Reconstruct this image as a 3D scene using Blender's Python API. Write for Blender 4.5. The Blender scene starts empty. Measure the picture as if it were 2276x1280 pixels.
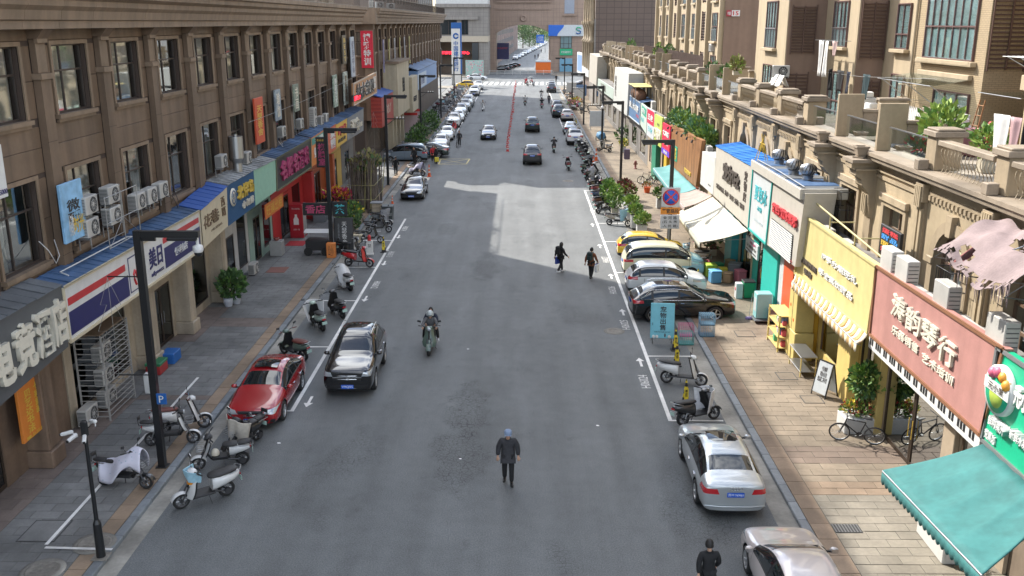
import bpy,bmesh,math,random
from mathutils import Vector,Matrix,Euler
R=math.radians
random.seed(7)
SC=bpy.context.scene
COL=SC.collection
# ------------------------------------------------------------------ camera
cam_d=bpy.data.cameras.new('camera');cam=bpy.data.objects.new('camera',cam_d);COL.objects.link(cam)
cam_d.sensor_width=36.0;cam_d.lens=36.0*2100/2276
cam_d.clip_start=0.5;cam_d.clip_end=3000
cam.location=(0,0,13.1)
cam.rotation_euler=(R(90-15.74),0,R(0.58))
SC.camera=cam
# ------------------------------------------------------------------ light
SUN_EL,SUN_DIR=42.5,Vector((0.7285,-0.685,0))     # where the sunlight travels, over the ground
world=bpy.data.worlds.new('World');SC.world=world;world.use_nodes=True
wn,wl=world.node_tree.nodes,world.node_tree.links
wn.clear()
w_out=wn.new('ShaderNodeOutputWorld');w_bg=wn.new('ShaderNodeBackground');w_sky=wn.new('ShaderNodeTexSky')
w_sky.sky_type='NISHITA';w_sky.sun_disc=False;w_sky.sun_elevation=R(SUN_EL)
w_sky.sun_rotation=math.atan2(-SUN_DIR.x,-SUN_DIR.y)
w_sky.air_density=1.0;w_sky.dust_density=1.6;w_sky.ozone_density=1.0
w_bg.inputs['Strength'].default_value=0.128
# broken white cloud all over the sky: the cars mirror it
w_tc=wn.new('ShaderNodeTexCoord');w_map=wn.new('ShaderNodeMapping');w_map.inputs['Scale'].default_value=(1,1,2.2)
w_no=wn.new('ShaderNodeTexNoise');w_no.inputs['Scale'].default_value=2.1;w_no.inputs['Detail'].default_value=8;w_no.inputs['Roughness'].default_value=0.58
w_rmp=wn.new('ShaderNodeMapRange');w_rmp.inputs['From Min'].default_value=0.49;w_rmp.inputs['From Max'].default_value=0.585
w_mix=wn.new('ShaderNodeMix');w_mix.data_type='RGBA';w_mix.inputs[7].default_value=(12.5,12.8,13.2,1)
wl.new(w_tc.outputs['Generated'],w_map.inputs['Vector']);wl.new(w_map.outputs[0],w_no.inputs['Vector'])
wl.new(w_no.outputs['Fac'],w_rmp.inputs['Value']);wl.new(w_rmp.outputs[0],w_mix.inputs[0])
wl.new(w_sky.outputs[0],w_mix.inputs[6]);wl.new(w_mix.outputs[2],w_bg.inputs['Color']);wl.new(w_bg.outputs[0],w_out.inputs['Surface'])
sun_d=bpy.data.lights.new('sun','SUN');sun=bpy.data.objects.new('sun',sun_d);COL.objects.link(sun)
sun_d.energy=3.3;sun_d.angle=R(0.53);sun_d.color=(1.0,0.945,0.86)
sd=SUN_DIR.normalized()*math.cos(R(SUN_EL));sd.z=-math.sin(R(SUN_EL))
sun.rotation_euler=sd.to_track_quat('-Z','Y').to_euler()
sun.location=(-60,60,90)
SC.view_settings.view_transform='Standard';SC.view_settings.look='None'
SC.view_settings.exposure=1.40;SC.view_settings.gamma=1.0;SC.view_settings.use_curve_mapping=False
SC.cycles.max_bounces=6;SC.cycles.diffuse_bounces=4;SC.cycles.glossy_bounces=3;SC.cycles.transparent_max_bounces=8
SC.cycles.caustics_reflective=False;SC.cycles.caustics_refractive=False
try:SC.cycles.use_denoising=True
except Exception:pass
# ------------------------------------------------------------------ materials
MATS={}
TMP=bpy.data.scenes.new('workbench')          # shapes are evaluated here, then kept as plain meshes
def bake(o):
    TMP.view_layers[0].update();dg=TMP.view_layers[0].depsgraph;return bpy.data.meshes.new_from_object(o.evaluated_get(dg))
def M(name,rgb=(.5,.5,.5),rough=.6,metal=0.,var=0.,vs=1.,bump=0.,bs=30.,coat=0.,rnd=0.,streak=0.,emit=0.,spec=.5,glass=0.,grime=0.):
    """A procedural material: colour with two sizes of noise, optional per-object tone, vertical streaks and fine relief."""
    if name in MATS:return MATS[name]
    m=bpy.data.materials.new(name);m.use_nodes=True;MATS[name]=m
    m.diffuse_color=(*rgb,1)
    n,l=m.node_tree.nodes,m.node_tree.links
    b=n['Principled BSDF'];b.inputs['Roughness'].default_value=rough;b.inputs['Metallic'].default_value=metal
    b.inputs['Specular IOR Level'].default_value=spec
    b.inputs['Base Color'].default_value=(*rgb,1)
    if coat:b.inputs['Coat Weight'].default_value=coat;b.inputs['Coat Roughness'].default_value=.03
    if emit:b.inputs['Emission Color'].default_value=(*rgb,1);b.inputs['Emission Strength'].default_value=emit
    col=None;geo=None
    def pos():
        nonlocal geo
        if geo is None:geo=n.new('ShaderNodeNewGeometry')
        return geo.outputs['Position']
    def noise(scale,detail=4,vec=None,stretch=None):
        t=n.new('ShaderNodeTexNoise');t.inputs['Scale'].default_value=scale;t.inputs['Detail'].default_value=detail
        v=vec or pos()
        if stretch:
            mp=n.new('ShaderNodeMapping');mp.inputs['Scale'].default_value=stretch;l.new(v,mp.inputs['Vector']);v=mp.outputs[0]
        l.new(v,t.inputs['Vector']);return t.outputs['Fac']
    def mul(fac,lo,hi,a=.3,z=.7):
        nonlocal col
        mr=n.new('ShaderNodeMapRange');mr.inputs['From Min'].default_value=a;mr.inputs['From Max'].default_value=z
        mr.inputs['To Min'].default_value=lo;mr.inputs['To Max'].default_value=hi;l.new(fac,mr.inputs['Value'])
        vm=n.new('ShaderNodeVectorMath');vm.operation='SCALE'
        if col is None:vm.inputs[0].default_value=rgb
        else:l.new(col,vm.inputs[0])
        l.new(mr.outputs[0],vm.inputs['Scale']);col=vm.outputs[0]
    if var:mul(noise(vs),1-var,1+var);mul(noise(vs*7.3,3),1-var*.6,1+var*.6)
    if streak:mul(noise(1.0,5,stretch=(2.2,2.2,.16)),1-streak,1+streak*.35,.35,.62)
    if grime:mul(noise(.35,8),1-grime,1.,.38,.55)
    if rnd:
        oi=n.new('ShaderNodeObjectInfo');mul(oi.outputs['Random'],1-rnd,1+rnd,0,1)
    if col is not None:l.new(col,b.inputs['Base Color'])
    if bump:
        bp=n.new('ShaderNodeBump');bp.inputs['Strength'].default_value=bump;bp.inputs['Distance'].default_value=.02
        l.new(noise(bs,3),bp.inputs['Height']);l.new(bp.outputs[0],b.inputs['Normal'])
    if glass:   # thin pane: part mirror, part see-through
        tr=n.new('ShaderNodeBsdfTransparent');tr.inputs['Color'].default_value=(*rgb,1)
        gl=n.new('ShaderNodeBsdfGlossy');gl.inputs['Roughness'].default_value=rough;gl.inputs['Color'].default_value=(.9,.95,.97,1)
        mx=n.new('ShaderNodeMixShader');lw=n.new('ShaderNodeLayerWeight');lw.inputs['Blend'].default_value=.35
        mr=n.new('ShaderNodeMapRange');mr.inputs['To Min'].default_value=glass;mr.inputs['To Max'].default_value=min(1,glass+.5)
        l.new(lw.outputs['Fresnel'],mr.inputs['Value']);l.new(mr.outputs[0],mx.inputs[0])
        l.new(tr.outputs[0],mx.inputs[1]);l.new(gl.outputs[0],mx.inputs[2]);l.new(mx.outputs[0],n['Material Output'].inputs['Surface'])
    return m
def P(name,rgb,rough=.45,**k):return M(name,rgb,rough,var=k.pop('var',.06),vs=k.pop('vs',3.),**k)
# ------------------------------------------------------------------ mesh builder
class B:
    def __init__(s):s.v=[];s.f=[];s.m=[];s.s=[];s.mats=[];s.T=None
    def mi(s,m):
        if m not in s.mats:s.mats.append(m)
        return s.mats.index(m)
    def add(s,vs,fs,m,smooth=False):
        o=len(s.v);k=s.mi(m)
        s.v += [tuple(s.T @ Vector(p)) for p in vs] if s.T is not None else [tuple(p) for p in vs]
        for f in fs:s.f.append([o+i for i in f]);s.m.append(k);s.s.append(smooth)
        return s
    def quad(s,a,b,c,d,m):return s.add([a,b,c,d],[(0,1,2,3)],m)
    def box(s,x0,y0,z0,x1,y1,z1,m):
        if x0 > x1:x0,x1=x1,x0
        if y0 > y1:y0,y1=y1,y0
        if z0 > z1:z0,z1=z1,z0
        return s.add([(x0,y0,z0),(x1,y0,z0),(x1,y1,z0),(x0,y1,z0),(x0,y0,z1),(x1,y0,z1),(x1,y1,z1),(x0,y1,z1)],
                     [(3,2,1,0),(4,5,6,7),(0,1,5,4),(1,2,6,5),(2,3,7,6),(3,0,4,7)],m)
    def bev(s,x0,y0,z0,x1,y1,z1,m,c=.02):
        """box with chamfered edges"""
        if x0 > x1:x0,x1=x1,x0
        if y0 > y1:y0,y1=y1,y0
        if z0 > z1:z0,z1=z1,z0
        lv=[(z0,c),(z0+c,0),(z1-c,0),(z1,c)];vs=[];fs=[]
        for z,i in lv:
            vs += [(x0+i+c,y0+i,z),(x1-i-c,y0+i,z),(x1-i,y0+i+c,z),(x1-i,y1-i-c,z),(x1-i-c,y1-i,z),(x0+i+c,y1-i,z),(x0+i,y1-i-c,z),(x0+i,y0+i+c,z)]
        for k in range(3):
            for j in range(8):
                a,b=k*8+j,k*8+(j+1) % 8;fs.append((a,b,b+8,a+8))
        fs.append(tuple(range(7,-1,-1)));fs.append(tuple(range(24,32)))
        return s.add(vs,fs,m)
    def ob(s,c,d,m,e=(0,0,0),bv=0):
        """box of size d centred at c, turned by the Euler angles e in degrees"""
        t0=s.T;t=Matrix.Translation(c) @ Euler([R(a) for a in e]).to_matrix().to_4x4();s.T=t if t0 is None else t0 @ t
        (s.bev(-d[0]/2,-d[1]/2,-d[2]/2,d[0]/2,d[1]/2,d[2]/2,m,bv) if bv else s.box(-d[0]/2,-d[1]/2,-d[2]/2,d[0]/2,d[1]/2,d[2]/2,m))
        s.T=t0;return s
    def cyl(s,p0,p1,r0,m,n=8,r1=None,cap=True,smooth=True):
        p0,p1=Vector(p0),Vector(p1);r1=r0 if r1 is None else r1
        q=(p1-p0).to_track_quat('Z','Y');vs=[]
        for p,r in ((p0,r0),(p1,r1)):
            for k in range(n):
                a=2*math.pi*k/n;vs.append(p+q @ Vector((r*math.cos(a),r*math.sin(a),0)))
        s.add(vs,[(k,(k+1) % n,n+(k+1) % n,n+k) for k in range(n)],m,smooth)
        if cap:s.add(vs,[tuple(range(n-1,-1,-1)),tuple(range(n,2*n))],m)
        return s
    def tube(s,pts,r,m,n=6,closed=False):
        pts=[Vector(p) for p in pts];N=len(pts);vs=[];rr=r if isinstance(r,(list,tuple)) else [r]*N
        for i,p in enumerate(pts):
            a=pts[(i-1) % N] if (i or closed) else p;b=pts[(i+1) % N] if (i < N-1 or closed) else p
            q=(b-a).to_track_quat('Z','Y')
            for k in range(n):
                an=2*math.pi*k/n;vs.append(p+q @ Vector((rr[i]*math.cos(an),rr[i]*math.sin(an),0)))
        fs=[]
        for i in range(N if closed else N-1):
            j=(i+1) % N
            for k in range(n):fs.append((i*n+k,i*n+(k+1) % n,j*n+(k+1) % n,j*n+k))
        s.add(vs,fs,m,True)
        if not closed:s.add([vs[k] for k in range(n)]+[vs[(N-1)*n+k] for k in range(n)],[tuple(range(n-1,-1,-1)),tuple(range(n,2*n))],m)
        return s
    def lathe(s,prof,c,m,n=14,ax='z',smooth=True,cap=True):
        vs=[];c=Vector(c)
        for r,h in prof:
            for k in range(n):
                a=2*math.pi*k/n;u,w=r*math.cos(a),r*math.sin(a)
                vs.append(c+Vector({'z':(u,w,h),'x':(h,u,w),'y':(w,h,u)}[ax]))
        fs=[]
        for i in range(len(prof)-1):
            for k in range(n):fs.append((i*n+k,i*n+(k+1) % n,(i+1)*n+(k+1) % n,(i+1)*n+k))
        s.add(vs,fs,m,smooth)
        if cap and prof[0][0] > 1e-4:s.add(vs[:n],[tuple(range(n-1,-1,-1))],m)
        if cap and prof[-1][0] > 1e-4:s.add(vs[-n:],[tuple(range(n))],m)
        return s
    def sph(s,c,r,m,n=10,sc=(1,1,1)):
        k=max(4,n // 2);t0=s.T;t=Matrix.Translation(c) @ Matrix.Diagonal((*sc,1));s.T=t if t0 is None else t0 @ t
        s.lathe([(r*math.sin(math.pi*i/k)+1e-5,-r*math.cos(math.pi*i/k)) for i in range(k+1)],(0,0,0),m,n);s.T=t0;return s
    def prism(s,poly,ax,a,b,m,smooth=False):
        """extrude a polygon of (u,v) along axis ax from a to b; x: (y,z)  y: (x,z)  z: (x,y)"""
        f={'x':lambda u,v,w:(w,u,v),'y':lambda u,v,w:(u,w,v),'z':lambda u,v,w:(u,v,w)}[ax];n=len(poly)
        vs=[f(u,v,a) for u,v in poly]+[f(u,v,b) for u,v in poly]
        s.add(vs,[(k,(k+1) % n,n+(k+1) % n,n+k) for k in range(n)],m,smooth)
        return s.add(vs,[tuple(range(n-1,-1,-1)),tuple(range(n,2*n))],m)
    def grid(s,f,nu,nv,m,smooth=True):
        vs=[f(i/nu,j/nv) for j in range(nv+1) for i in range(nu+1)];w=nu+1
        return s.add(vs,[(j*w+i,j*w+i+1,(j+1)*w+i+1,(j+1)*w+i) for j in range(nv) for i in range(nu)],m,smooth)
    def mesh(s,name):
        me=bpy.data.meshes.new(name);me.from_pydata(s.v,[],s.f)
        for m in s.mats:me.materials.append(m)
        me.polygons.foreach_set('material_index',s.m);me.polygons.foreach_set('use_smooth',s.s)
        return me
    def fix(s,me):
        bm=bmesh.new();bm.from_mesh(me);bmesh.ops.recalc_face_normals(bm,faces=bm.faces);bm.to_mesh(me);bm.free()
    def build(s,name,parent=None,loc=(0,0,0),rz=0,fix=True):
        me=s.mesh(name)
        if fix:s.fix(me)
        return ob(name,me,parent,loc,rz)
def ob(name,data,parent=None,loc=(0,0,0),rz=0):
    o=bpy.data.objects.new(name,data);COL.objects.link(o);o.location=loc
    if rz:o.rotation_euler=(0,0,R(rz))
    if parent is not None:o.parent=parent
    return o
def tag(o,label=None,cat=None,group=None,kind=None):
    if label:o['label']=label
    if cat:o['category']=cat
    if group:o['group']=group
    if kind:o['kind']=kind
    return o
def thing(name,label,cat,loc=(0,0,0),rz=0,group=None):return tag(ob(name,None,None,loc,rz),label,cat,group)
def kids(o):return CH.get(o.name,None) or list(o.children)
CH={}
def clone(root,loc,rz=0,label=None,group=None,swap=None,skip=(),sc=None):
    """copy a thing with its parts and sub-parts; swap gives other materials to the copies"""
    def one(o,par):
        c=o.copy();COL.objects.link(c);c.parent=par
        if swap and o.type == 'MESH':
            for i,sl in enumerate(o.material_slots):
                if sl.material and sl.material.name in swap:
                    c.material_slots[i].link='OBJECT';c.material_slots[i].material=swap[sl.material.name]
        for k in kids(o):
            if k.name.split('.')[0] not in skip:one(k,c)
        return c
    r=one(root,None);r.location=loc;r.rotation_euler=(0,0,R(rz))
    if sc:r.scale=(sc,sc,sc)
    for k in ('label','group'):
        if k in r:del r[k]
    return tag(r,label,None,group)
# ------------------------------------------------------------------ lettering
TXT={}
def text_mesh(body,m,ext=.0,key=None,bold=0.):
    k=(body,m.name,ext,bold)
    if k in TXT:return TXT[k]
    c=bpy.data.curves.new('lettering','FONT');c.body=body;c.size=1;c.extrude=ext;c.resolution_u=2;c.offset=bold
    c.align_x='CENTER';c.align_y='CENTER';c.materials.append(m)
    o=bpy.data.objects.new('lettering',c);TMP.collection.objects.link(o)
    me=bake(o)
    bpy.data.objects.remove(o);bpy.data.curves.remove(c)
    vs=me.vertices
    if len(vs):
        xs=[v.co.x for v in vs];ys=[v.co.y for v in vs];cx,cy=(max(xs)+min(xs))/2,(max(ys)+min(ys))/2
        w,h=max(xs)-min(xs) or 1,max(ys)-min(ys) or 1
        for v in vs:v.co=((v.co.x-cx)/w,(v.co.y-cy)/h,v.co.z)
    me.name='lettering';TXT[k]=me
    return me
FACE={'+x':((0,1,0),(0,0,1),(1,0,0)),'-x':((0,-1,0),(0,0,1),(-1,0,0)),'-y':((1,0,0),(0,0,1),(0,-1,0)),'+y':((-1,0,0),(0,0,1),(0,1,0)),'+z':((1,0,0),(0,1,0),(0,0,1))}
def letter(body,m,c,w,h,face,parent=None,ext=.0,name='lettering',bold=0.,rot=None):
    """writing that fills w x h, centred at c on a plane that faces the given way; body with newlines runs down the sign"""
    o=ob(name,text_mesh(body,m,ext/max(h,.01) if False else ext,bold=bold),parent)
    a,b,d=[Vector(q) for q in FACE[face]] if isinstance(face,str) else [Vector(q) for q in face]
    mt=Matrix((a*w,b*h,d)).transposed().to_4x4();mt.translation=Vector(c)
    if rot is not None:mt=mt @ Matrix.Rotation(R(rot),4,'Z')
    o.matrix_local=mt
    return o
def down(t):return '\n'.join(t)
# ------------------------------------------------------------------ foliage
def leaves(b,c,rad,n,size,mats,seed=0,shell=.35,up=.4):
    """n leaf-sized folded faces scattered through an ellipsoid"""
    rn=random.Random(seed);c=Vector(c)
    for i in range(n):
        while True:
            p=Vector((rn.uniform(-1,1),rn.uniform(-1,1),rn.uniform(-1,1)))
            if shell < p.length < 1:break
        q=c+Vector((p.x*rad[0],p.y*rad[1],p.z*rad[2]))
        d=(p+Vector((rn.uniform(-.6,.6),rn.uniform(-.6,.6),rn.uniform(-.2,.6)+up))).normalized()
        sd_=d.cross(Vector((rn.uniform(-1,1),rn.uniform(-1,1),rn.uniform(-1,1)))).normalized();nn=d.cross(sd_)
        L=size*rn.uniform(.6,1.3);w=L*rn.uniform(.28,.42)
        b.add([q,q+d*L*.5+sd_*w+nn*L*.08,q+d*L,q+d*L*.5-sd_*w+nn*L*.08],[(0,1,2),(0,2,3)],mats[rn.randrange(len(mats))])
    return b
# ------------------------------------------------------------------ cars
def PT(name,rgb,rough=.22,metal=.0,coat=1.):return M(name,rgb,rough,metal,var=.02,vs=2,coat=coat)
CB=M('car_black_trim',(.012,.012,.013),.45);CG=M('car_glass',(.010,.014,.016),.02,spec=.7,coat=.2);TY=M('tyre',(.018,.018,.018),.85,var=.1,vs=20)
RIMM=M('alloy',(.50,.51,.52),.28,.85);CHR=M('chrome',(.72,.73,.74),.12,1.);LAMP=M('headlamp',(.42,.45,.47),.06,.35,coat=1.);TAIL=M('tail_lamp',(.42,.012,.018),.12,coat=1.);TAILD=M('tail_lamp_dark',(.11,.008,.012),.12,coat=1.)
PLB=M('plate_blue',(.015,.10,.52),.4);PLG=M('plate_green',(.16,.50,.30),.4);PLW=M('plate_letters',(.85,.87,.9),.4);ARCH=M('arch_black',(.006,.006,.006),.9)
# profile rows, nose to tail: (y, z underside, half width, z belt, half width at belt, half width of top edge, z top edge)
BODY={
 'sedan':dict(L=4.70,W=1.81,rw=.335,fa=1.38,ra=-1.36,rows=[(2.37,.28,.74,.52,.72,.64,.62),(2.30,.20,.84,.62,.81,.71,.71),(2.02,.18,.89,.73,.85,.75,.82),(1.45,.18,.905,.83,.87,.75,.92),(.98,.18,.905,.90,.875,.75,.99),(.20,.18,.905,.93,.88,.58,1.42),(-.45,.18,.905,.95,.88,.60,1.48),(-1.08,.18,.905,.97,.87,.57,1.42),(-1.76,.19,.90,.99,.85,.69,1.10),(-2.22,.22,.86,.97,.82,.72,1.07),(-2.35,.27,.80,.88,.77,.69,.99)],cowl=4,rf=5,rr=7,dk=8,bp=-.30),
 'suv':dict(L=4.64,W=1.84,rw=.37,fa=1.38,ra=-1.38,rows=[(2.34,.34,.78,.76,.76,.70,.90),(2.28,.26,.87,.86,.84,.75,.99),(2.0,.23,.915,.94,.88,.79,1.06),(1.45,.23,.92,1.0,.89,.80,1.12),(.98,.23,.92,1.05,.90,.78,1.16),(.30,.23,.92,1.07,.90,.64,1.62),(-.45,.23,.92,1.08,.90,.66,1.70),(-1.55,.24,.92,1.09,.89,.64,1.65),(-2.08,.26,.90,1.10,.87,.74,1.20),(-2.28,.28,.88,1.0,.85,.76,1.08),(-2.34,.36,.82,.86,.79,.72,.96)],cowl=4,rf=5,rr=7,dk=8,bp=-.25),
 'mini':dict(L=3.9,W=1.72,rw=.31,fa=1.2,ra=-1.2,rows=[(1.97,.30,.70,.66,.68,.62,.80),(1.90,.22,.80,.76,.77,.69,.90),(1.65,.20,.85,.87,.82,.74,.99),(1.30,.20,.86,.95,.83,.73,1.05),(1.02,.20,.86,.99,.84,.72,1.11),(.45,.20,.86,1.02,.84,.60,1.56),(-.40,.20,.86,1.03,.84,.63,1.64),(-1.48,.21,.86,1.04,.83,.62,1.60),(-1.78,.23,.85,1.04,.82,.70,1.14),(-1.92,.27,.83,.92,.80,.72,1.0),(-1.97,.34,.77,.80,.74,.67,.88)],cowl=4,rf=5,rr=7,dk=8,bp=-.2),
 'van':dict(L=4.25,W=1.68,rw=.30,fa=1.42,ra=-1.30,rows=[(2.15,.30,.70,.72,.68,.60,.84),(2.08,.22,.79,.84,.76,.66,.97),(1.85,.20,.83,.97,.80,.69,1.08),(1.60,.20,.84,1.02,.81,.70,1.14),(1.42,.20,.84,1.05,.82,.70,1.19),(.82,.20,.84,1.07,.82,.67,1.75),(-.3,.20,.84,1.08,.82,.70,1.83),(-1.85,.21,.84,1.08,.82,.69,1.79),(-2.05,.22,.835,1.07,.815,.74,1.16),(-2.12,.26,.82,.94,.80,.74,1.02),(-2.15,.34,.78,.82,.76,.70,.90)],cowl=4,rf=5,rr=7,dk=8,bp=.05),
}
def car_shell(sp,m):
    """closed, smooth body with real wheel arches; returns a bmesh whose faces carry an index into the list of materials"""
    rows=sp['rows'];vs=[];fs=[];mi=[]
    def ring(r):
        y,zb,w,zt,wb,wt,zz=r
        h=[(0,zb),(w*.80,zb),(w*.965,zb+.11),(w,(zb+zt)*.52),(wb,zt),(wt,zz),(wt*.55,zz+.022),(0,zz+.03)]
        return [(x,y,z) for x,z in h]+[(-x,y,z) for x,z in h[-2:0:-1]]
    N=14
    for r in rows:vs += ring(r)
    for i in range(len(rows)-1):
        for k in range(N):
            a,b_=i*N+k,i*N+(k+1) % N;fs.append((a,b_,b_+N,a+N))
            seg=k if k < 7 else 13-k;g=0
            if sp['cowl'] <= i < sp['dk']:
                if seg == 4:g=1
                elif seg in (5,6):g=2 if i < sp['rf'] else (3 if i >= sp['rr'] else 0)
            mi.append(g)
    for e in (0,len(rows)-1):
        o=e*N;c=[(o+k) for k in range(N)]
        # end cap as a strip of quads
        for k in range(6):q=(c[k],c[k+1],c[(13-k) % N],c[(14-k) % N]);(fs.append(q if k else (c[0],c[1],c[13])),mi.append(0))
        fs.append((c[6],c[7],c[8])) if False else None
    me=bpy.data.meshes.new('shell');me.from_pydata(vs,[],fs);me.polygons.foreach_set('material_index',mi)
    for k in m:me.materials.append(k)
    bm=bmesh.new();bm.from_mesh(me)
    # the two caps still miss the top triangle of their strip
    for e in (0,len(rows)-1):
        bm.verts.ensure_lookup_table();t=[bm.verts[e*N+k] for k in (6,7,8)]
        try:bm.faces.new(t)
        except ValueError:pass
    bmesh.ops.recalc_face_normals(bm,faces=bm.faces);bm.to_mesh(me);bm.free()
    o=bpy.data.objects.new('shell',me);TMP.collection.objects.link(o)
    s=o.modifiers.new('s','SUBSURF');s.levels=s.render_levels=2
    q=B();rc=sp['rw']+.055
    for y in (sp['fa'],sp['ra']):
        for sg in (-1,1):q.cyl((sg*(sp['W']/2-.27),y,sp['rw']+.01),(sg*(sp['W']/2+.2),y,sp['rw']+.01),rc,m[0],28,smooth=True)
    cm=bpy.data.meshes.new('cut');cm.from_pydata(q.v,[],q.f)
    for k in m:cm.materials.append(k)
    cm.polygons.foreach_set('material_index',[4]*len(cm.polygons))
    bmc=bmesh.new();bmc.from_mesh(cm);bmesh.ops.remove_doubles(bmc,verts=bmc.verts,dist=1e-5);bmesh.ops.recalc_face_normals(bmc,faces=bmc.faces);bmc.to_mesh(cm);bmc.free()
    co=bpy.data.objects.new('cut',cm);TMP.collection.objects.link(co)
    bo=o.modifiers.new('b','BOOLEAN');bo.operation='DIFFERENCE';bo.object=co;bo.solver='EXACT'
    r=bake(o)
    bpy.data.objects.remove(o);bpy.data.objects.remove(co)
    bm=bmesh.new();bm.from_mesh(r);bpy.data.meshes.remove(r)
    for f in bm.faces:f.smooth=f.material_index != 4
    return bm
def carve(bm,planes,frm,to,near=None):
    """cut the faces whose index is in frm along the planes; those inside them all take the index to"""
    cand=[f for f in bm.faces if f.material_index in frm and (near is None or near(f.calc_center_median()))]
    for co,no in planes:
        no=Vector(no);co=Vector(co);fset=set(cand)
        geom=list({v for f in cand for v in f.verts})+list({e for f in cand for e in f.edges})+cand
        r=bmesh.ops.bisect_plane(bm,geom=geom,plane_co=co,plane_no=no,dist=1e-5)
        cand=[g for g in r['geom'] if isinstance(g,bmesh.types.BMFace) and g.is_valid]
        cand=[f for f in cand if (f.calc_center_median()-co).dot(no) <= 1e-5]
    for f in cand:f.material_index=to
    return cand
def poly_planes(poly,ax):
    """inward convex polygon (counter-clockwise or not) in (x,z) for ax y, (y,z) for ax x, (x,y) for ax z"""
    n=len(poly);area=sum(poly[i][0]*poly[(i+1) % n][1]-poly[(i+1) % n][0]*poly[i][1] for i in range(n));s=1 if area > 0 else -1
    out=[]
    for i in range(n):
        (u0,v0),(u1,v1)=poly[i],poly[(i+1) % n];nu,nv=(v1-v0)*s,-(u1-u0)*s
        f={'y':lambda u,v:(u,0,v),'x':lambda u,v:(0,u,v),'z':lambda u,v:(u,v,0)}[ax]
        out.append((f(u0,v0),f(nu,nv)))
    return out
def wheel_meshes(rw,style=5):
    t=B();w=.105
    t.lathe([(rw*.66,-w),(rw*.93,-w),(rw,-w*.72),(rw,w*.72),(rw*.93,w),(rw*.66,w),(rw*.6,w*.2),(rw*.6,-w),(rw*.66,-w)],(0,0,0),TY,26,'x',cap=False)
    r=B();r.lathe([(rw*.68,w*.98),(rw*.66,w*1.02),(rw*.60,w*.86),(rw*.60,w*.2),(.01,w*.2)],(0,0,0),RIMM,26,'x',cap=False);r.lathe([(rw*.585,w*.215),(.01,w*.215)],(0,0,0),CB,20,'x')
    for k in range(style):
        a=2*math.pi*k/style;d=Vector((0,math.cos(a),math.sin(a)));p=Vector((0,-math.sin(a),math.cos(a)));x=Vector((1,0,0))
        i0,o0=d*rw*.10+x*w*.92,d*rw*.64+x*w*.9;wi,wo=rw*.085,rw*.075
        vs=[i0-p*wi,o0-p*wo,o0+p*wo,i0+p*wi];vs += [v-x*w*.3 for v in vs]
        r.add(vs,[(0,1,2,3),(0,4,5,1),(3,2,6,7),(1,5,6,2)],RIMM)
    r.cyl((w*.7,0,0),(w*.98,0,0),rw*.14,RIMM,12)
    return t,r
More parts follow.
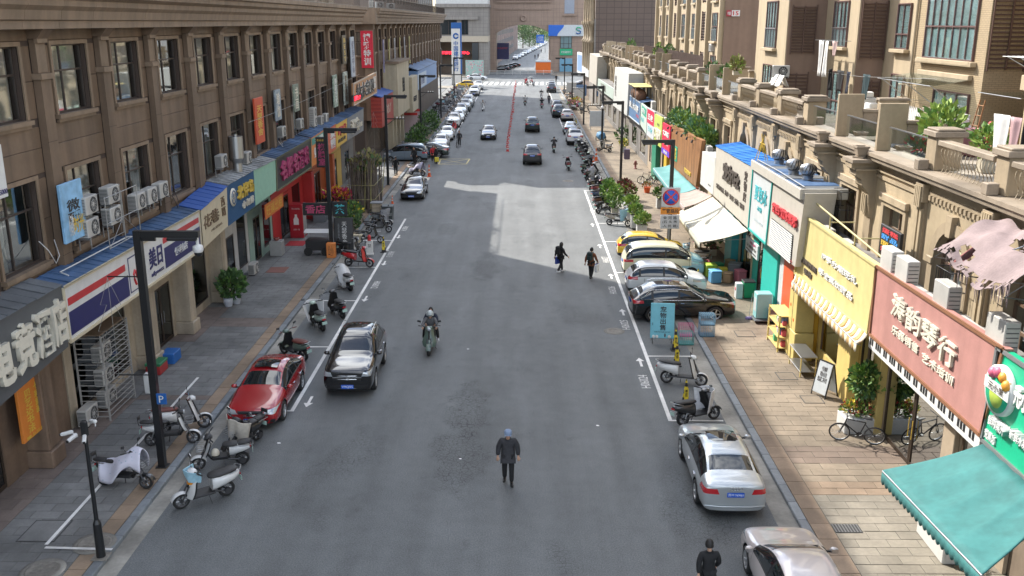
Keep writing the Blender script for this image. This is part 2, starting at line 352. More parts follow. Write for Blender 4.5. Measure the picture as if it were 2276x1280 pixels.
def car_proto(kind,name,label,cat,paint,plate='',details=None,rimstyle=5,roof=None,two=None,plate_m=None,rear_plate='',rails=False,sunroof=False,tailm=None):
    sp=BODY[kind];mats=[paint,CG,CG,CG,ARCH,CB,LAMP,tailm or TAIL,CHR,two or paint,roof or paint]
    # 0 body 1 side glass 2 windscreen 3 rear glass 4 arch 5 black 6 headlamp 7 tail lamp 8 chrome 9 second colour 10 roof
    bm=car_shell(sp,mats);W=sp['W']/2;yf=sp['rows'][0][0];yr=sp['rows'][-1][0]
    # panes: a border of bodywork is left round each
    for idx,th in ((1,.035),(2,.045),(3,.06)):
        for side in ((-1,1) if idx == 1 else (0,)):
            fs=[f for f in bm.faces if f.material_index == idx and (side == 0 or f.calc_center_median().x*side > 0)]
            if not fs:continue
            r=bmesh.ops.inset_region(bm,faces=fs,thickness=th,depth=-.012,use_even_offset=True,use_boundary=True)
            for f in r['faces']:f.material_index=0 if idx != 1 else 5
    by=sp['bp']
    for a,w in ((by,.045),(sp['rows'][sp['rr']][0]+.1,.05)):carve(bm,[((0,a-w,0),(0,-1,0)),((0,a+w,0),(0,1,0))],{1},5)
    d=details or {}
    front=lambda c:c.y > yf-1.3;rear=lambda c:c.y < yr+.9
    for tgt,polys in d.items():
        end,idx=tgt
        for p in polys:
            if end in 'fr':
                nr=front if end == 'f' else rear
                for sg in (1,-1):
                    q=[(x*sg,z) for x,z in p]
                    carve(bm,poly_planes(q,'y')+([((0,yf-.75,0),(0,-1,0))] if end == 'f' else [((0,yr+.5,0),(0,1,0))]),{0,5,9} if idx != 5 else {0,9},idx,nr)
                    if min(x for x,z in p) < 0:break
            elif end == 's':
                for sg in (1,-1):carve(bm,poly_planes(p,'x')+[((sg*W*.72,0,0),(-sg,0,0))],{0},idx,lambda c:c.x*sg > W*.6)
            elif end == 't':carve(bm,poly_planes(p,'z')+[((0,0,sp['rows'][sp['rf']][6]*.9),(0,0,-1))],{0},idx,lambda c:c.z > .9)
    # shut lines
    z1=sp['rows'][4][3]
    for y in (sp['rows'][4][0]-.12,by,by-.95 if kind != 'van' else by-1.0):
        carve(bm,[((0,y-.008,0),(0,-1,0)),((0,y+.008,0),(0,1,0)),((0,0,z1-.02),(0,0,1)),((0,0,.32),(0,0,-1)),],{0,9},5,lambda c:abs(c.x) > W*.75)
    carve(bm,[((0,0,sp['rows'][3][1]+.10),(0,0,1))],{0},5,lambda c:c.z < .5)
    if roof:carve(bm,[((0,0,sp['rows'][5][6]-.06),(0,0,-1))],{0},10,lambda c:c.z > 1.1)
    root=thing(name,label,cat)
    names={(0,4):'body',1:'side_window',2:'windscreen',3:'rear_window',5:'trim',6:'headlight',7:'tail_light',8:'chrome_trim',9:'lower_body',10:'roof_panel'}
    def part(idx,sel,nm):
        ids=idx if isinstance(idx,tuple) else (idx,)
        fs=[f for f in bm.faces if f.material_index in ids and sel(f.calc_center_median())]
        if not fs:return
        me=bpy.data.meshes.new(nm);vm={};vs=[];pf=[]
        for f in fs:
            l=[]
            for v in f.verts:
                if v not in vm:vm[v]=len(vs);vs.append(v.co[:])
                l.append(vm[v])
            pf.append(l)
        me.from_pydata(vs,[],pf)
        for i in ids:me.materials.append(mats[i])
        me.polygons.foreach_set('material_index',[ids.index(f.material_index) for f in fs]);me.polygons.foreach_set('use_smooth',[f.material_index != 4 for f in fs])
        return ob(nm,me,root)
    for idx,nm in names.items():
        if idx in (1,6,7):
            for sg in (1,-1):part(idx,lambda c:c.x*sg >= 0,nm)
        else:part(idx,lambda c:True,nm)
    bm.free()
    t,r=wheel_meshes(sp['rw'],rimstyle);tm,rm=t.mesh('wheel'),r.mesh('rim');r.fix(rm);t.fix(tm)
    for y in (sp['fa'],sp['ra']):
        for sg in (1,-1):
            w=ob('wheel',tm,root,(sg*(W-.115),y,sp['rw']),0 if sg > 0 else 180);ob('rim',rm,w)
    yc=sp['rows'][4][0]-.18;zc=sp['rows'][4][3]+.09
    q=B()
    q.sph((.10,0,0),.1,paint,10,(1.05,.75,.72));q.box(-.06,-.02,-.06,.06,.03,-.02,CB);q.ob((.10,-.078,0),(.15,.012,.10),CHR);me=q.mesh('wing_mirror');q.fix(me)
    m1=ob('wing_mirror',me,root,(W-.04,yc,zc));m2=ob('wing_mirror',me,root,(-W+.04,yc,zc));m2.scale=(-1,1,1)
    h=B();h.bev(-.012,-.09,-.014,.02,.09,.014,CHR if kind != 'van' else paint,.008);hm=h.mesh('door_handle');h.fix(hm)
    for y in (by+.14,by-.78):
        for sg in (1,-1):ob('door_handle',hm,root,(sg*(W-.002),y,z1-.13))
    for txt,y,z,f in ((plate,yf+.012,sp['rows'][0][1]+.10,'+y'),(rear_plate or plate,yr-.012,sp['rows'][-1][3]-.10 if kind == 'sedan' else sp['rows'][-1][3]+.02,'-y')):
        q=B();q.bev(-.225,-.008,-.07,.225,.008,.07,plate_m or PLB,.006);p=q.build('number_plate',root,(0,y,z))
        if txt:letter(txt,PLW,(0,.010 if f == '+y' else -.010,0),.40,.095,f,p)
    if rails:
        q=B()
        zt=sp['rows'][6][6]
        for sg in (1,-1):q.tube([(sg*.60,sp['rows'][5][0]-.12,zt-.06),(sg*.63,sp['rows'][5][0]-.35,zt+.02),(sg*.63,-1.2,zt+.015),(sg*.60,-1.5,zt-.06)],.018,CHR,6)
        q.build('roof_rail',root)
    if sunroof:
        zt=sp['rows'][6][6]+.024;q=B();q.grid(lambda u,v:((u-.5)*.82,-.42+v*.72-.1,zt+.012-.035*(abs(u-.5)*2) ** 2-.045*(abs(v-.42)*1.5) ** 2),8,6,CG);q.build('sunroof',root)
    return root
# lamps, grilles and intakes as outlines on the end views (x, z), y being along the car
D_SEDAN={('f',6):[[(.40,.60),(.80,.60),(.86,.76),(.52,.72)]],('f',5):[[(-.40,.60),(.40,.60),(.44,.70),(-.44,.70)],[(-.55,.30),(.55,.30),(.62,.40),(-.62,.40)],[(.62,.30),(.80,.30),(.80,.44),(.66,.42)]],('r',7):[[(.42,.78),(.86,.78),(.88,.93),(.48,.93)]],('r',5):[[(-.5,.24),(.5,.24),(.6,.36),(-.6,.36)]]}
D_SUV={('f',6):[[(.52,.80),(.84,.80),(.90,.96),(.58,.94)]],('f',5):[[(-.50,.64),(.50,.64),(.54,.90),(-.54,.90)],[(-.70,.34),(.70,.34),(.74,.50),(-.74,.50)]],('f',8):[[(-.52,.75),(.52,.75),(.52,.785),(-.52,.785)]],('r',7):[[(.46,.92),(.88,.92),(.90,1.06),(.50,1.06)]],('r',5):[[(-.8,.28),(.8,.28),(.86,.50),(-.86,.50)]]}
# ------------------------------------------------------------------ scooters and bicycles (they head towards +y)
BLK=M('scooter_black',(.016,.016,.017),.5,var=.1,vs=8);SEATM=M('seat_vinyl',(.022,.021,.021),.55,var=.1,vs=8);STEEL=M('steel',(.42,.43,.44),.35,.9);DSTEEL=M('dark_steel',(.09,.09,.095),.45,.7)
SPW=M('scooter_paint',(.58,.58,.57),.3,coat=.6,var=.03);PBLU=M('plate_pale',(.45,.62,.55),.45)
def loft(b,secs,m,n=12,pw=2.6):
    """a closed skin through rounded sections (y, zc, rx, rz)"""
    vs=[]
    for y,zc,rx,rz in secs:
        for k in range(n):
            a=2*math.pi*k/n;c,s=math.cos(a),math.sin(a)
            vs.append((rx*math.copysign(abs(c) ** (2/pw),c),y,zc+rz*math.copysign(abs(s) ** (2/pw),s)))
    N=len(secs);b.add(vs,[(i*n+k,i*n+(k+1) % n,(i+1)*n+(k+1) % n,(i+1)*n+k) for i in range(N-1) for k in range(n)],m,True)
    b.add(vs[:n],[tuple(range(n))],m);b.add(vs[-n:],[tuple(range(n))],m);return b
def wheel(parent,name,c,r,w=.05,spokes=0):
    i=.90 if spokes else .72
    b=B();b.lathe([(r*i,-w*.7),(r*(.6+.4*i+.02),-w),(r,-w*.45),(r,w*.45),(r*(.6+.4*i+.02),w),(r*i,w*.7),(r*(i-.05),0),(r*i,-w*.7)],(0,0,0),TY,20,'x',cap=False);o=b.build(name,parent,c)
    q=B();q.lathe([(r*(i+.02),-w*.6),(r*(i-.06),-w*.55),(r*(i-.06),w*.55),(r*(i+.02),w*.6)],(0,0,0),DSTEEL if not spokes else STEEL,18,'x',cap=False);q.cyl((-w*.9,0,0),(w*.9,0,0),r*(.24 if not spokes else .1),DSTEEL,10)
    for k in range(spokes or 6):
        a=2*math.pi*k/(spokes or 6);q.cyl((0,r*.1*math.cos(a),r*.1*math.sin(a)),(0,r*(i-.04)*math.cos(a),r*(i-.04)*math.sin(a)),.004 if spokes else r*.075,STEEL,5,cap=False)
    q.build('rim',o);return o
def scooter_proto(name,label,style='moped'):
    o=thing(name,label,'scooter')
    r=.225 if style != 'ebike' else .20;yf,yr=.64,-.56
    wheel(o,'front_wheel',(0,yf,r),r,.05);wheel(o,'rear_wheel',(0,yr,r),r,.06)
    hx,hy,hz=0,.30,1.02
    b=B()
    for s in (-1,1):b.cyl((s*.075,yf,r),(s*.06,.44,.62),.02,DSTEEL,7)
    b.cyl((0,.46,.58),(0,hy,hz),.028,BLK,8);b.build('fork',o)
    b=B()
    def fend(u,v):a=math.pi*(.08+.80*u);w=(v-.5)*.15;return (w,yf+(r+.045)*math.cos(a)*-1*-1,r+(r+.045)*math.sin(a)-abs(w)*.35)
    b.grid(fend,12,4,SPW);b.build('front_fender',o,fix=False)
    if style == 'moped':
        b=B()
        secs=[(.62,.60,.05,.06),(.54,.62,.15,.15),(.46,.66,.21,.24),(.40,.70,.22,.28),(.36,.72,.19,.28)]
        def shield(u,v):
            x=(u-.5)*2;z=.30+.66*v;w=.235*(1-.25*v ** 3)*(0.72+.28*math.sin(math.pi*min(1,v*1.4+.12)))
            return (x*w,.50-.20*v-.10*x*x+.02,z)
        b.grid(shield,8,8,SPW);b.grid(lambda u,v:tuple(p-q for p,q in zip(shield(1-u,v),(0,.045,0))),8,8,BLK)
        b.build('leg_shield',o,fix=False)
        b=B();b.bev(-.17,-.22,.27,.17,.44,.33,BLK,.02);b.build('floorboard',o)
        b=B();loft(b,[(-.16,.50,.13,.20),(-.25,.54,.17,.20),(-.45,.57,.185,.17),(-.70,.60,.16,.13),(-.86,.63,.10,.09),(-.92,.64,.04,.05)],SPW,14);b.build('body_panel',o)
        b=B();loft(b,[(-.08,.73,.06,.03),(-.14,.745,.12,.05),(-.35,.75,.155,.055),(-.6,.775,.15,.05),(-.80,.79,.12,.045),(-.86,.79,.05,.03)],SEATM,12);b.build('seat',o)
        b=B();b.tube([(.12,-.62,.70),(.13,-.90,.80),(0,-.98,.82),(-.13,-.90,.80),(-.12,-.62,.70)],.012,STEEL,6);b.build('grab_rail',o)
    else:
        b=B()
        def sh(u,v):x=(u-.5)*2;return (x*.15*(.6+.4*math.sin(math.pi*v)),.50-.17*v-.06*x*x,.42+.42*v)
        b.grid(sh,6,6,SPW);b.grid(lambda u,v:tuple(p-q for p,q in zip(sh(1-u,v),(0,.035,0))),6,6,BLK);b.build('leg_shield',o,fix=False)
        b=B();b.tube([(0,.42,.52),(0,.28,.30),(0,-.20,.28),(0,-.30,.48)],.035,BLK,8);b.bev(-.12,-.18,.29,.12,.26,.40,BLK,.02);b.build('floorboard',o)
        b=B();loft(b,[(-.22,.50,.09,.15),(-.35,.52,.11,.15),(-.60,.54,.10,.10),(-.78,.56,.05,.06)],SPW,12);b.build('body_panel',o)
        b=B();loft(b,[(-.04,.70,.05,.03),(-.10,.71,.11,.05),(-.32,.72,.13,.05),(-.45,.715,.11,.04)],SEATM,12);loft(b,[(-.47,.72,.10,.04),(-.55,.73,.115,.05),(-.78,.74,.11,.045),(-.84,.74,.07,.03)],SEATM,12);b.build('seat',o)
        b=B();b.tube([(.10,-.50,.66),(.11,-.88,.68),(-.11,-.88,.68),(-.10,-.50,.66)],.012,STEEL,6);b.tube([(.10,-.86,.68),(.10,-.88,.92),(-.10,-.88,.92),(-.10,-.86,.68)],.014,BLK,6);b.ob((0,-.87,.87),(.19,.04,.10),SEATM,bv=.015);b.build('rear_rack',o)
        b=B()
        for z in (.66,.73,.80):b.tube([(-.13,.44,z),(.13,.44,z),(.15,.66,z),(-.15,.66,z)],.006,STEEL,4,closed=True)
        for x in (-.13,-.06,0,.06,.13):b.cyl((x,.66,.66),(x*1.1,.66,.80),.004,STEEL,4);b.cyl((x,.44,.66),(x,.66,.66),.004,STEEL,4);b.cyl((x,.44,.66),(x,.44,.80),.004,STEEL,4)
        b.build('basket',o)
    b=B();b.tube([(-.34,.20,1.06),(-.20,.27,1.05),(0,.30,1.02),(.20,.27,1.05),(.34,.20,1.06)],.015,BLK,7)
    for s in (-1,1):b.cyl((s*.22,.255,1.052),(s*.355,.19,1.06),.02,SEATM,8);b.cyl((s*.20,.29,1.05),(s*.32,.25,1.05),.007,STEEL,5)
    loft(b,[(.20,1.0,.05,.03),(.26,1.02,.11,.06),(.36,1.01,.12,.075),(.43,.98,.08,.06)],SPW if style == 'moped' else BLK,12);b.build('handlebar',o)
    b=B();b.sph((0,.425,.985),.075,LAMP,12,(1,.5,1));b.build('headlight',o)
    for s in (-1,1):
        b=B();b.cyl((0,0,0),(s*.09,-.02,.15),.006,BLK,5);b.ob((s*.12,-.02,.19),(.12,.025,.075),BLK,(0,s*-12,0),.012);b.ob((s*.12,-.035,.19),(.10,.006,.06),CHR,(0,s*-12,0));b.build('mirror',o,(s*.21,.26,1.06))
    b=B();b.ob((0,-.93 if style == 'moped' else -.80,.60),(.14,.03,.06),TAIL,bv=.01);b.build('tail_light',o)
    b=B();b.ob((0,0,0),(.18,.008,.12),PBLU);b.build('number_plate',o,(0,-.96 if style == 'moped' else -.86,.46))
    b=B()
    b.grid(lambda u,v:((v-.5)*.14,yr+(r+.04)*math.cos(math.pi*(.25+.55*u)),r+(r+.04)*math.sin(math.pi*(.25+.55*u))),8,2,BLK);b.cyl((.07,yr,r),(.07,-.10,.30),.025,DSTEEL,7);b.cyl((-.07,yr,r),(-.07,-.10,.30),.025,DSTEEL,7)
    b.cyl((.09,yr+.02,r+.02),(.09,-.40,.56),.022,STEEL,7);b.cyl((-.10,-.05,.26),(-.19,-.10,.02),.012,DSTEEL,6);b.cyl((-.08,yr,r),(-.14,yr,r),.09,DSTEEL,12);b.build('swing_arm',o)
    return o
def quilt(o,m,seed=0,kind='front'):
    """wind quilt hung on the handlebars, or a cape thrown over the whole machine"""
    rn=random.Random(seed);ph=[rn.uniform(0,6) for _ in range(6)]
    b=B()
    if kind == 'front':
        def f(u,v):
            x=(u-.5)*2;w=.40-.12*v;fold=.03*math.sin(7*u+ph[0]+2*v)*(.4+v)+.02*math.sin(15*u+ph[1])
            return (x*w,.40+.16*(1-x*x)*(1-.5*v)+fold-.20*(abs(x) ** 2),1.12-.72*v-.10*abs(x)+.02*math.sin(9*u+ph[2]))
    else:
        def f(u,v):
            y=.62-1.25*v;x=(u-.5)*2;t=1.10-.32*min(1,max(0,(.3-y)/.5));drop=(abs(x) ** 1.6)*(.52+.10*math.sin(6*v+ph[0]))
            return (math.copysign(min(abs(x)*1.3,1),x)*.27*(.7+.3*math.sin(3.1*v+.3))+.02*math.sin(12*v+ph[1]),y+.03*math.sin(9*u+ph[2]),t-drop+.025*math.sin(11*v+7*u+ph[3])+.025*math.sin(5*v+ph[4]))
    b.grid(f,22,22,m);q=b.build('wind_quilt',o,fix=False)
    s=q.modifiers.new('t','SOLIDIFY');s.thickness=.014
    return q
def bicycle_proto(name,label):
    o=thing(name,label,'bicycle');r=.33
    wheel(o,'front_wheel',(0,.54,r),r,.022,18);wheel(o,'rear_wheel',(0,-.52,r),r,.022,18)
    fr=BLK;b=B()
    bb,st,hd,hb=(0,-.06,.29),(0,-.22,.78),(0,.36,.84),(0,.40,.66)
    for p,q in ((bb,st),(st,hd),(bb,hb),(hd,hb)):b.cyl(p,q,.02,fr,7)
    for s in (-.06,.06):b.cyl((s,-.52,r),(0,-.06,.29),.011,fr,5);b.cyl((s,-.52,r),(0,-.20,.72),.011,fr,5)
    b.build('frame',o);b=B()
    for s in (-.05,.05):b.cyl((s,.54,r),(s*.8,.41,.66),.014,DSTEEL,6)
    b.build('fork',o);b=B();b.cyl(hd,(0,.34,.96),.014,DSTEEL,6);b.tube([(-.31,.32,1.0),(-.12,.36,.97),(.12,.36,.97),(.31,.32,1.0)],.013,BLK,6);b.build('handlebar',o)
    b=B();b.cyl(st,(0,-.25,.92),.013,STEEL,6);loft(b,[(-.40,.94,.07,.025),(-.30,.95,.075,.03),(-.12,.94,.025,.02)],SEATM,8);b.build('seat',o)
    b=B();b.cyl((.045,-.06,.29),(.052,-.06,.29),.09,DSTEEL,14);b.cyl((.06,-.06,.29),(.07,.06,.18),.01,STEEL,5);b.cyl((-.06,-.06,.29),(-.07,-.18,.40),.01,STEEL,5);b.ob((.12,.06,.18),(.09,.08,.02),BLK);b.ob((-.12,-.18,.40),(.09,.08,.02),BLK);b.build('crank',o)
    return o
# ------------------------------------------------------------------ people
SKIN=M('skin',(.46,.27,.18),.55,var=.05,vs=9);HAIRM=M('hair_black',(.012,.010,.009),.55,var=.2,vs=40);EYE=M('eye_dark',(.01,.008,.008),.3);LIP=M('lip',(.30,.12,.10),.5)
def skin_mesh(verts,edges,radii,root,m,sub=1):
    me=bpy.data.meshes.new('b');me.from_pydata(verts,edges,[]);o=bpy.data.objects.new('b',me);TMP.collection.objects.link(o)
    s=o.modifiers.new('s','SKIN');s.use_smooth_shade=True;s.branch_smoothing=.6
    for i,r in enumerate(radii):me.skin_vertices[0].data[i].radius=r if isinstance(r,tuple) else (r,r)
    for i in range(len(verts)):me.skin_vertices[0].data[i].use_root=(i == root)
    u=o.modifiers.new('u','SUBSURF');u.levels=u.render_levels=sub
    r=bake(o);bpy.data.objects.remove(o);bpy.data.meshes.remove(me)
    r.materials.clear();r.materials.append(m);return r
STAND=dict(pelvis=(0,0,.93),spine=(0,-.01,1.10),chest=(0,0,1.28),neck=(0,-.01,1.45),head=(0,.02,1.575),
    sl=(-.18,0,1.39),el=(-.24,-.02,1.12),wl=(-.26,.06,.87),sr=(.18,0,1.39),er=(.24,-.02,1.12),wr=(.26,.06,.87),
    hl=(-.09,0,.90),kl=(-.10,.03,.50),al=(-.10,0,.09),hr=(.09,0,.90),kr=(.10,.03,.50),ar=(.10,0,.09))
RIDE=dict(pelvis=(0,-.30,.84),spine=(0,-.28,1.02),chest=(0,-.22,1.20),neck=(0,-.19,1.37),head=(0,-.15,1.50),
    sl=(-.18,-.21,1.32),el=(-.29,.0,1.12),wl=(-.28,.20,1.07),sr=(.18,-.21,1.32),er=(.29,.0,1.12),wr=(.28,.20,1.07),
    hl=(-.10,-.28,.83),kl=(-.17,.12,.80),al=(-.14,.14,.40),hr=(.10,-.28,.83),kr=(.17,.12,.80),ar=(.14,.14,.40))
def walk(st=.28,arm=.15,lean=.0):
    d=dict(STAND);d.update(kl=(-.10,st*.55,.51),al=(-.10,st*.75,.10),kr=(.10,-st*.2,.50),ar=(.10,-st*1.1,.16),el=(-.25,-arm*.6,1.13),wl=(-.25,-arm,.90),er=(.25,arm*.3,1.12),wr=(.24,arm+.1,.92),head=(0,.04+lean,1.575),neck=(0,lean*.7,1.45));return d
def person(label,loc,rz,pose,top,trousers,shoes,hair='short',cap=None,helmet=None,group=None,slim=1.,coat=0.,sc=1.,mask=False):
    """one continuous body with face and fingers; jacket, trousers, shoes and hair are parts over it"""
    J={**STAND,**pose};o=thing('person',label,'person',(*loc[:2],loc[2] if len(loc) > 2 else 0),rz,group)
    if sc != 1:o.scale=(sc,sc,sc)
    n=list(J);ix={k:i for i,k in enumerate(n)}
    E=[('pelvis','spine'),('spine','chest'),('chest','neck'),('neck','head'),('chest','sl'),('sl','el'),('el','wl'),('chest','sr'),('sr','er'),('er','wr'),('pelvis','hl'),('hl','kl'),('kl','al'),('pelvis','hr'),('hr','kr'),('kr','ar')]
    rad=dict(pelvis=(.12,.09),spine=(.11,.08),chest=(.10,.08),neck=.050,head=.07,sl=.045,el=.043,wl=.028,sr=.045,er=.043,wr=.028,hl=.085,kl=.057,al=.038,hr=.085,kr=.057,ar=.038)
    body=skin_mesh([J[k] for k in n],[(ix[a],ix[b]) for a,b in E],[rad[k] for k in n],ix['pelvis'],SKIN)
    x=B();hd,nk=Vector(J['head']),Vector(J['neck'])
    x.sph(hd+Vector((0,0,.015)),.1,SKIN,14,(.82,.98,1.18));x.sph(hd+Vector((0,.045,-.065)),.055,SKIN,10,(.95,.8,.8))
    x.sph(hd+Vector((0,.103,-.012)),.018,SKIN,6,(.8,1.1,1.4))
    for s in (-1,1):x.sph(hd+Vector((s*.033,.086,.018)),.013,EYE,6,(1.2,.6,.7));x.sph(hd+Vector((s*.082,-.005,.0)),.024,SKIN,6,(.4,.8,1.3));x.ob(hd+Vector((s*.033,.090,.042)),(.03,.01,.007),HAIRM)
    x.ob(hd+Vector((0,.090,-.058)),(.04,.014,.010),LIP)
    for w,e in (('wl','el'),('wr','er')):
        p=Vector(J[w]);d=(p-Vector(J[e])).normalized();sd=d.cross(Vector((0,0,1)) if abs(d.z) < .9 else Vector((0,1,0))).normalized();up=sd.cross(d);sg=1 if w == 'wl' else -1
        x.tube([p-d*.02,p+d*.03,p+d*.07,p+d*.09],[.024,.034,.036,.028],SKIN,8)
        for i,L in enumerate((.060,.072,.066,.050)):
            f0=p+d*.08+sd*(i-1.5)*.018;c=-up*.35 if up.z > 0 else up*.35
            x.tube([f0,f0+d*L*.45,f0+(d+c).normalized()*L*.8,f0+(d+c*2.2).normalized()*L],[.0088,.0085,.0078,.006],SKIN,5)
        t0=p+d*.03-sd*.028;x.tube([t0,t0-sd*.022+d*.025,t0-sd*.022+d*.055],[.011,.010,.008],SKIN,5)
    bm=bmesh.new();bm.from_mesh(body);xm=x.mesh('x');x.fix(xm);off=len(body.materials)
    for m in xm.materials:
        if m.name not in [q.name for q in body.materials]:body.materials.append(m)
    idx=[[q.name for q in body.materials].index(m.name) for m in xm.materials]
    for pl in xm.polygons:pl.material_index=idx[pl.material_index]
    bm.from_mesh(xm);bm.to_mesh(body);bm.free();body.polygons.foreach_set('use_smooth',[True]*len(body.polygons));body.name='body'
    ob('body',body,o)
    # jacket
    k=['pelvis','spine','chest','neck','sl','el','wl','sr','er','wr'];pos={q:Vector(J[q]) for q in k}
    pos['hem']=pos['pelvis']+(pos['pelvis']-pos['spine']).normalized()*(.07+coat);pos['neck']=pos['neck']-(pos['neck']-pos['chest'])*.30
    for w in 'lr':pos['w'+w]=pos['w'+w]-(pos['w'+w]-pos['e'+w])*.06
    jr=dict(hem=(.175*slim,.145*slim),pelvis=(.178*slim,.142*slim),spine=(.165*slim,.132*slim),chest=(.175*slim,.138*slim),neck=.085,sl=.092*slim,el=.068*slim,wl=.052*slim,sr=.092*slim,er=.068*slim,wr=.052*slim)
    k.append('hem');je=[(a,b) for a,b in E if a in k and b in k]+[('pelvis','hem')];i2={q:i for i,q in enumerate(k)}
    jm=skin_mesh([pos[q][:] for q in k],[(i2[a],i2[b]) for a,b in je],[jr[q] for q in k],0,top);jm.name='jacket';ob('jacket',jm,o)
    nb_=Vector(J['neck']);ch=Vector(J['chest']);ax=(nb_-ch).normalized();b=B();q0=nb_-ax*.03;b.tube([q0+Vector((.075*math.cos(t*.628),.07*math.sin(t*.628),.012*math.cos(t*.628*2)-.02*math.sin(t*.628))) for t in range(10)],.022,top,6,closed=True);b.build('collar',o)
    k=['pelvis','hl','kl','al','hr','kr','ar'];i2={q:i for i,q in enumerate(k)};tr=dict(pelvis=(.15,.12),hl=.108,kl=.080,al=.066,hr=.108,kr=.080,ar=.066)
    tm=skin_mesh([J[q] for q in k],[(i2[a],i2[b]) for a,b in E if a in k and b in k],[tr[q] for q in k],0,trousers);tm.name='trousers';ob('trousers',tm,o)
    for q in 'lr':
        a=Vector(J['a'+q]);b=B();s=-1 if q == 'l' else 1
        loft(b,[(-.09,-.035,.03,.035),(-.06,-.025,.042,.05),(.04,-.035,.046,.045),(.13,-.05,.05,.030),(.175,-.055,.035,.022)],shoes,10);so=b.build('shoe',o,a);so.rotation_euler=(0,0,R(-s*6))
    c=hd+Vector((0,0,.02))
    if helmet:
        b=B();b.lathe([(.150,-.055),(.153,.0),(.140,.07),(.10,.13),(.05,.155),(.001,.16)],c,helmet,16);b.T=None;b.ob(c+Vector((0,.14,-.02)),(.19,.06,.02),CB,(12,0,0));b.build('helmet',o)
    elif cap:
        b=B();b.lathe([(.107,.0),(.112,.04),(.105,.09),(.07,.125),(.001,.135)],c,cap,16,cap=False);b.grid(lambda u,v:tuple(c+Vector(((u-.5)*.19,.075+.06*v*(1-((u-.5)*1.5) ** 2),.012-.02*v-.03*abs(u-.5)))),8,4,cap);b.build('cap',o,fix=False)
    if not helmet:
        b=B()
        def hf(u,v):
            a=2*math.pi*u;f=max(0,math.sin(a));zl=(-.055 if hair == 'short' else -.16)*(1-f)+.075*f;z=zl+(.135-zl)*math.sin(v*math.pi/2)
            rr=math.sqrt(max(0,1-(max(z,0)/.1345) ** 2));j=1+.05*math.sin(9*a)*(1-v)
            return tuple(c+Vector((.094*rr*math.cos(a)*j,.108*rr*math.sin(a)*j-.008,z)))
        if not cap:b.grid(hf,22,7,HAIRM)
        else:b.lathe([(.094,-.05),(.102,.0),(.103,.03)],c+Vector((0,-.012,0)),HAIRM,14,cap=False)
        b.build('hair',o,fix=False)
    if mask:b=B();b.sph(hd+Vector((0,.052,-.045)),.058,M('mask_white',(.7,.74,.78),.8),10,(1.1,.9,.9));b.build('face_mask',o)
    return o
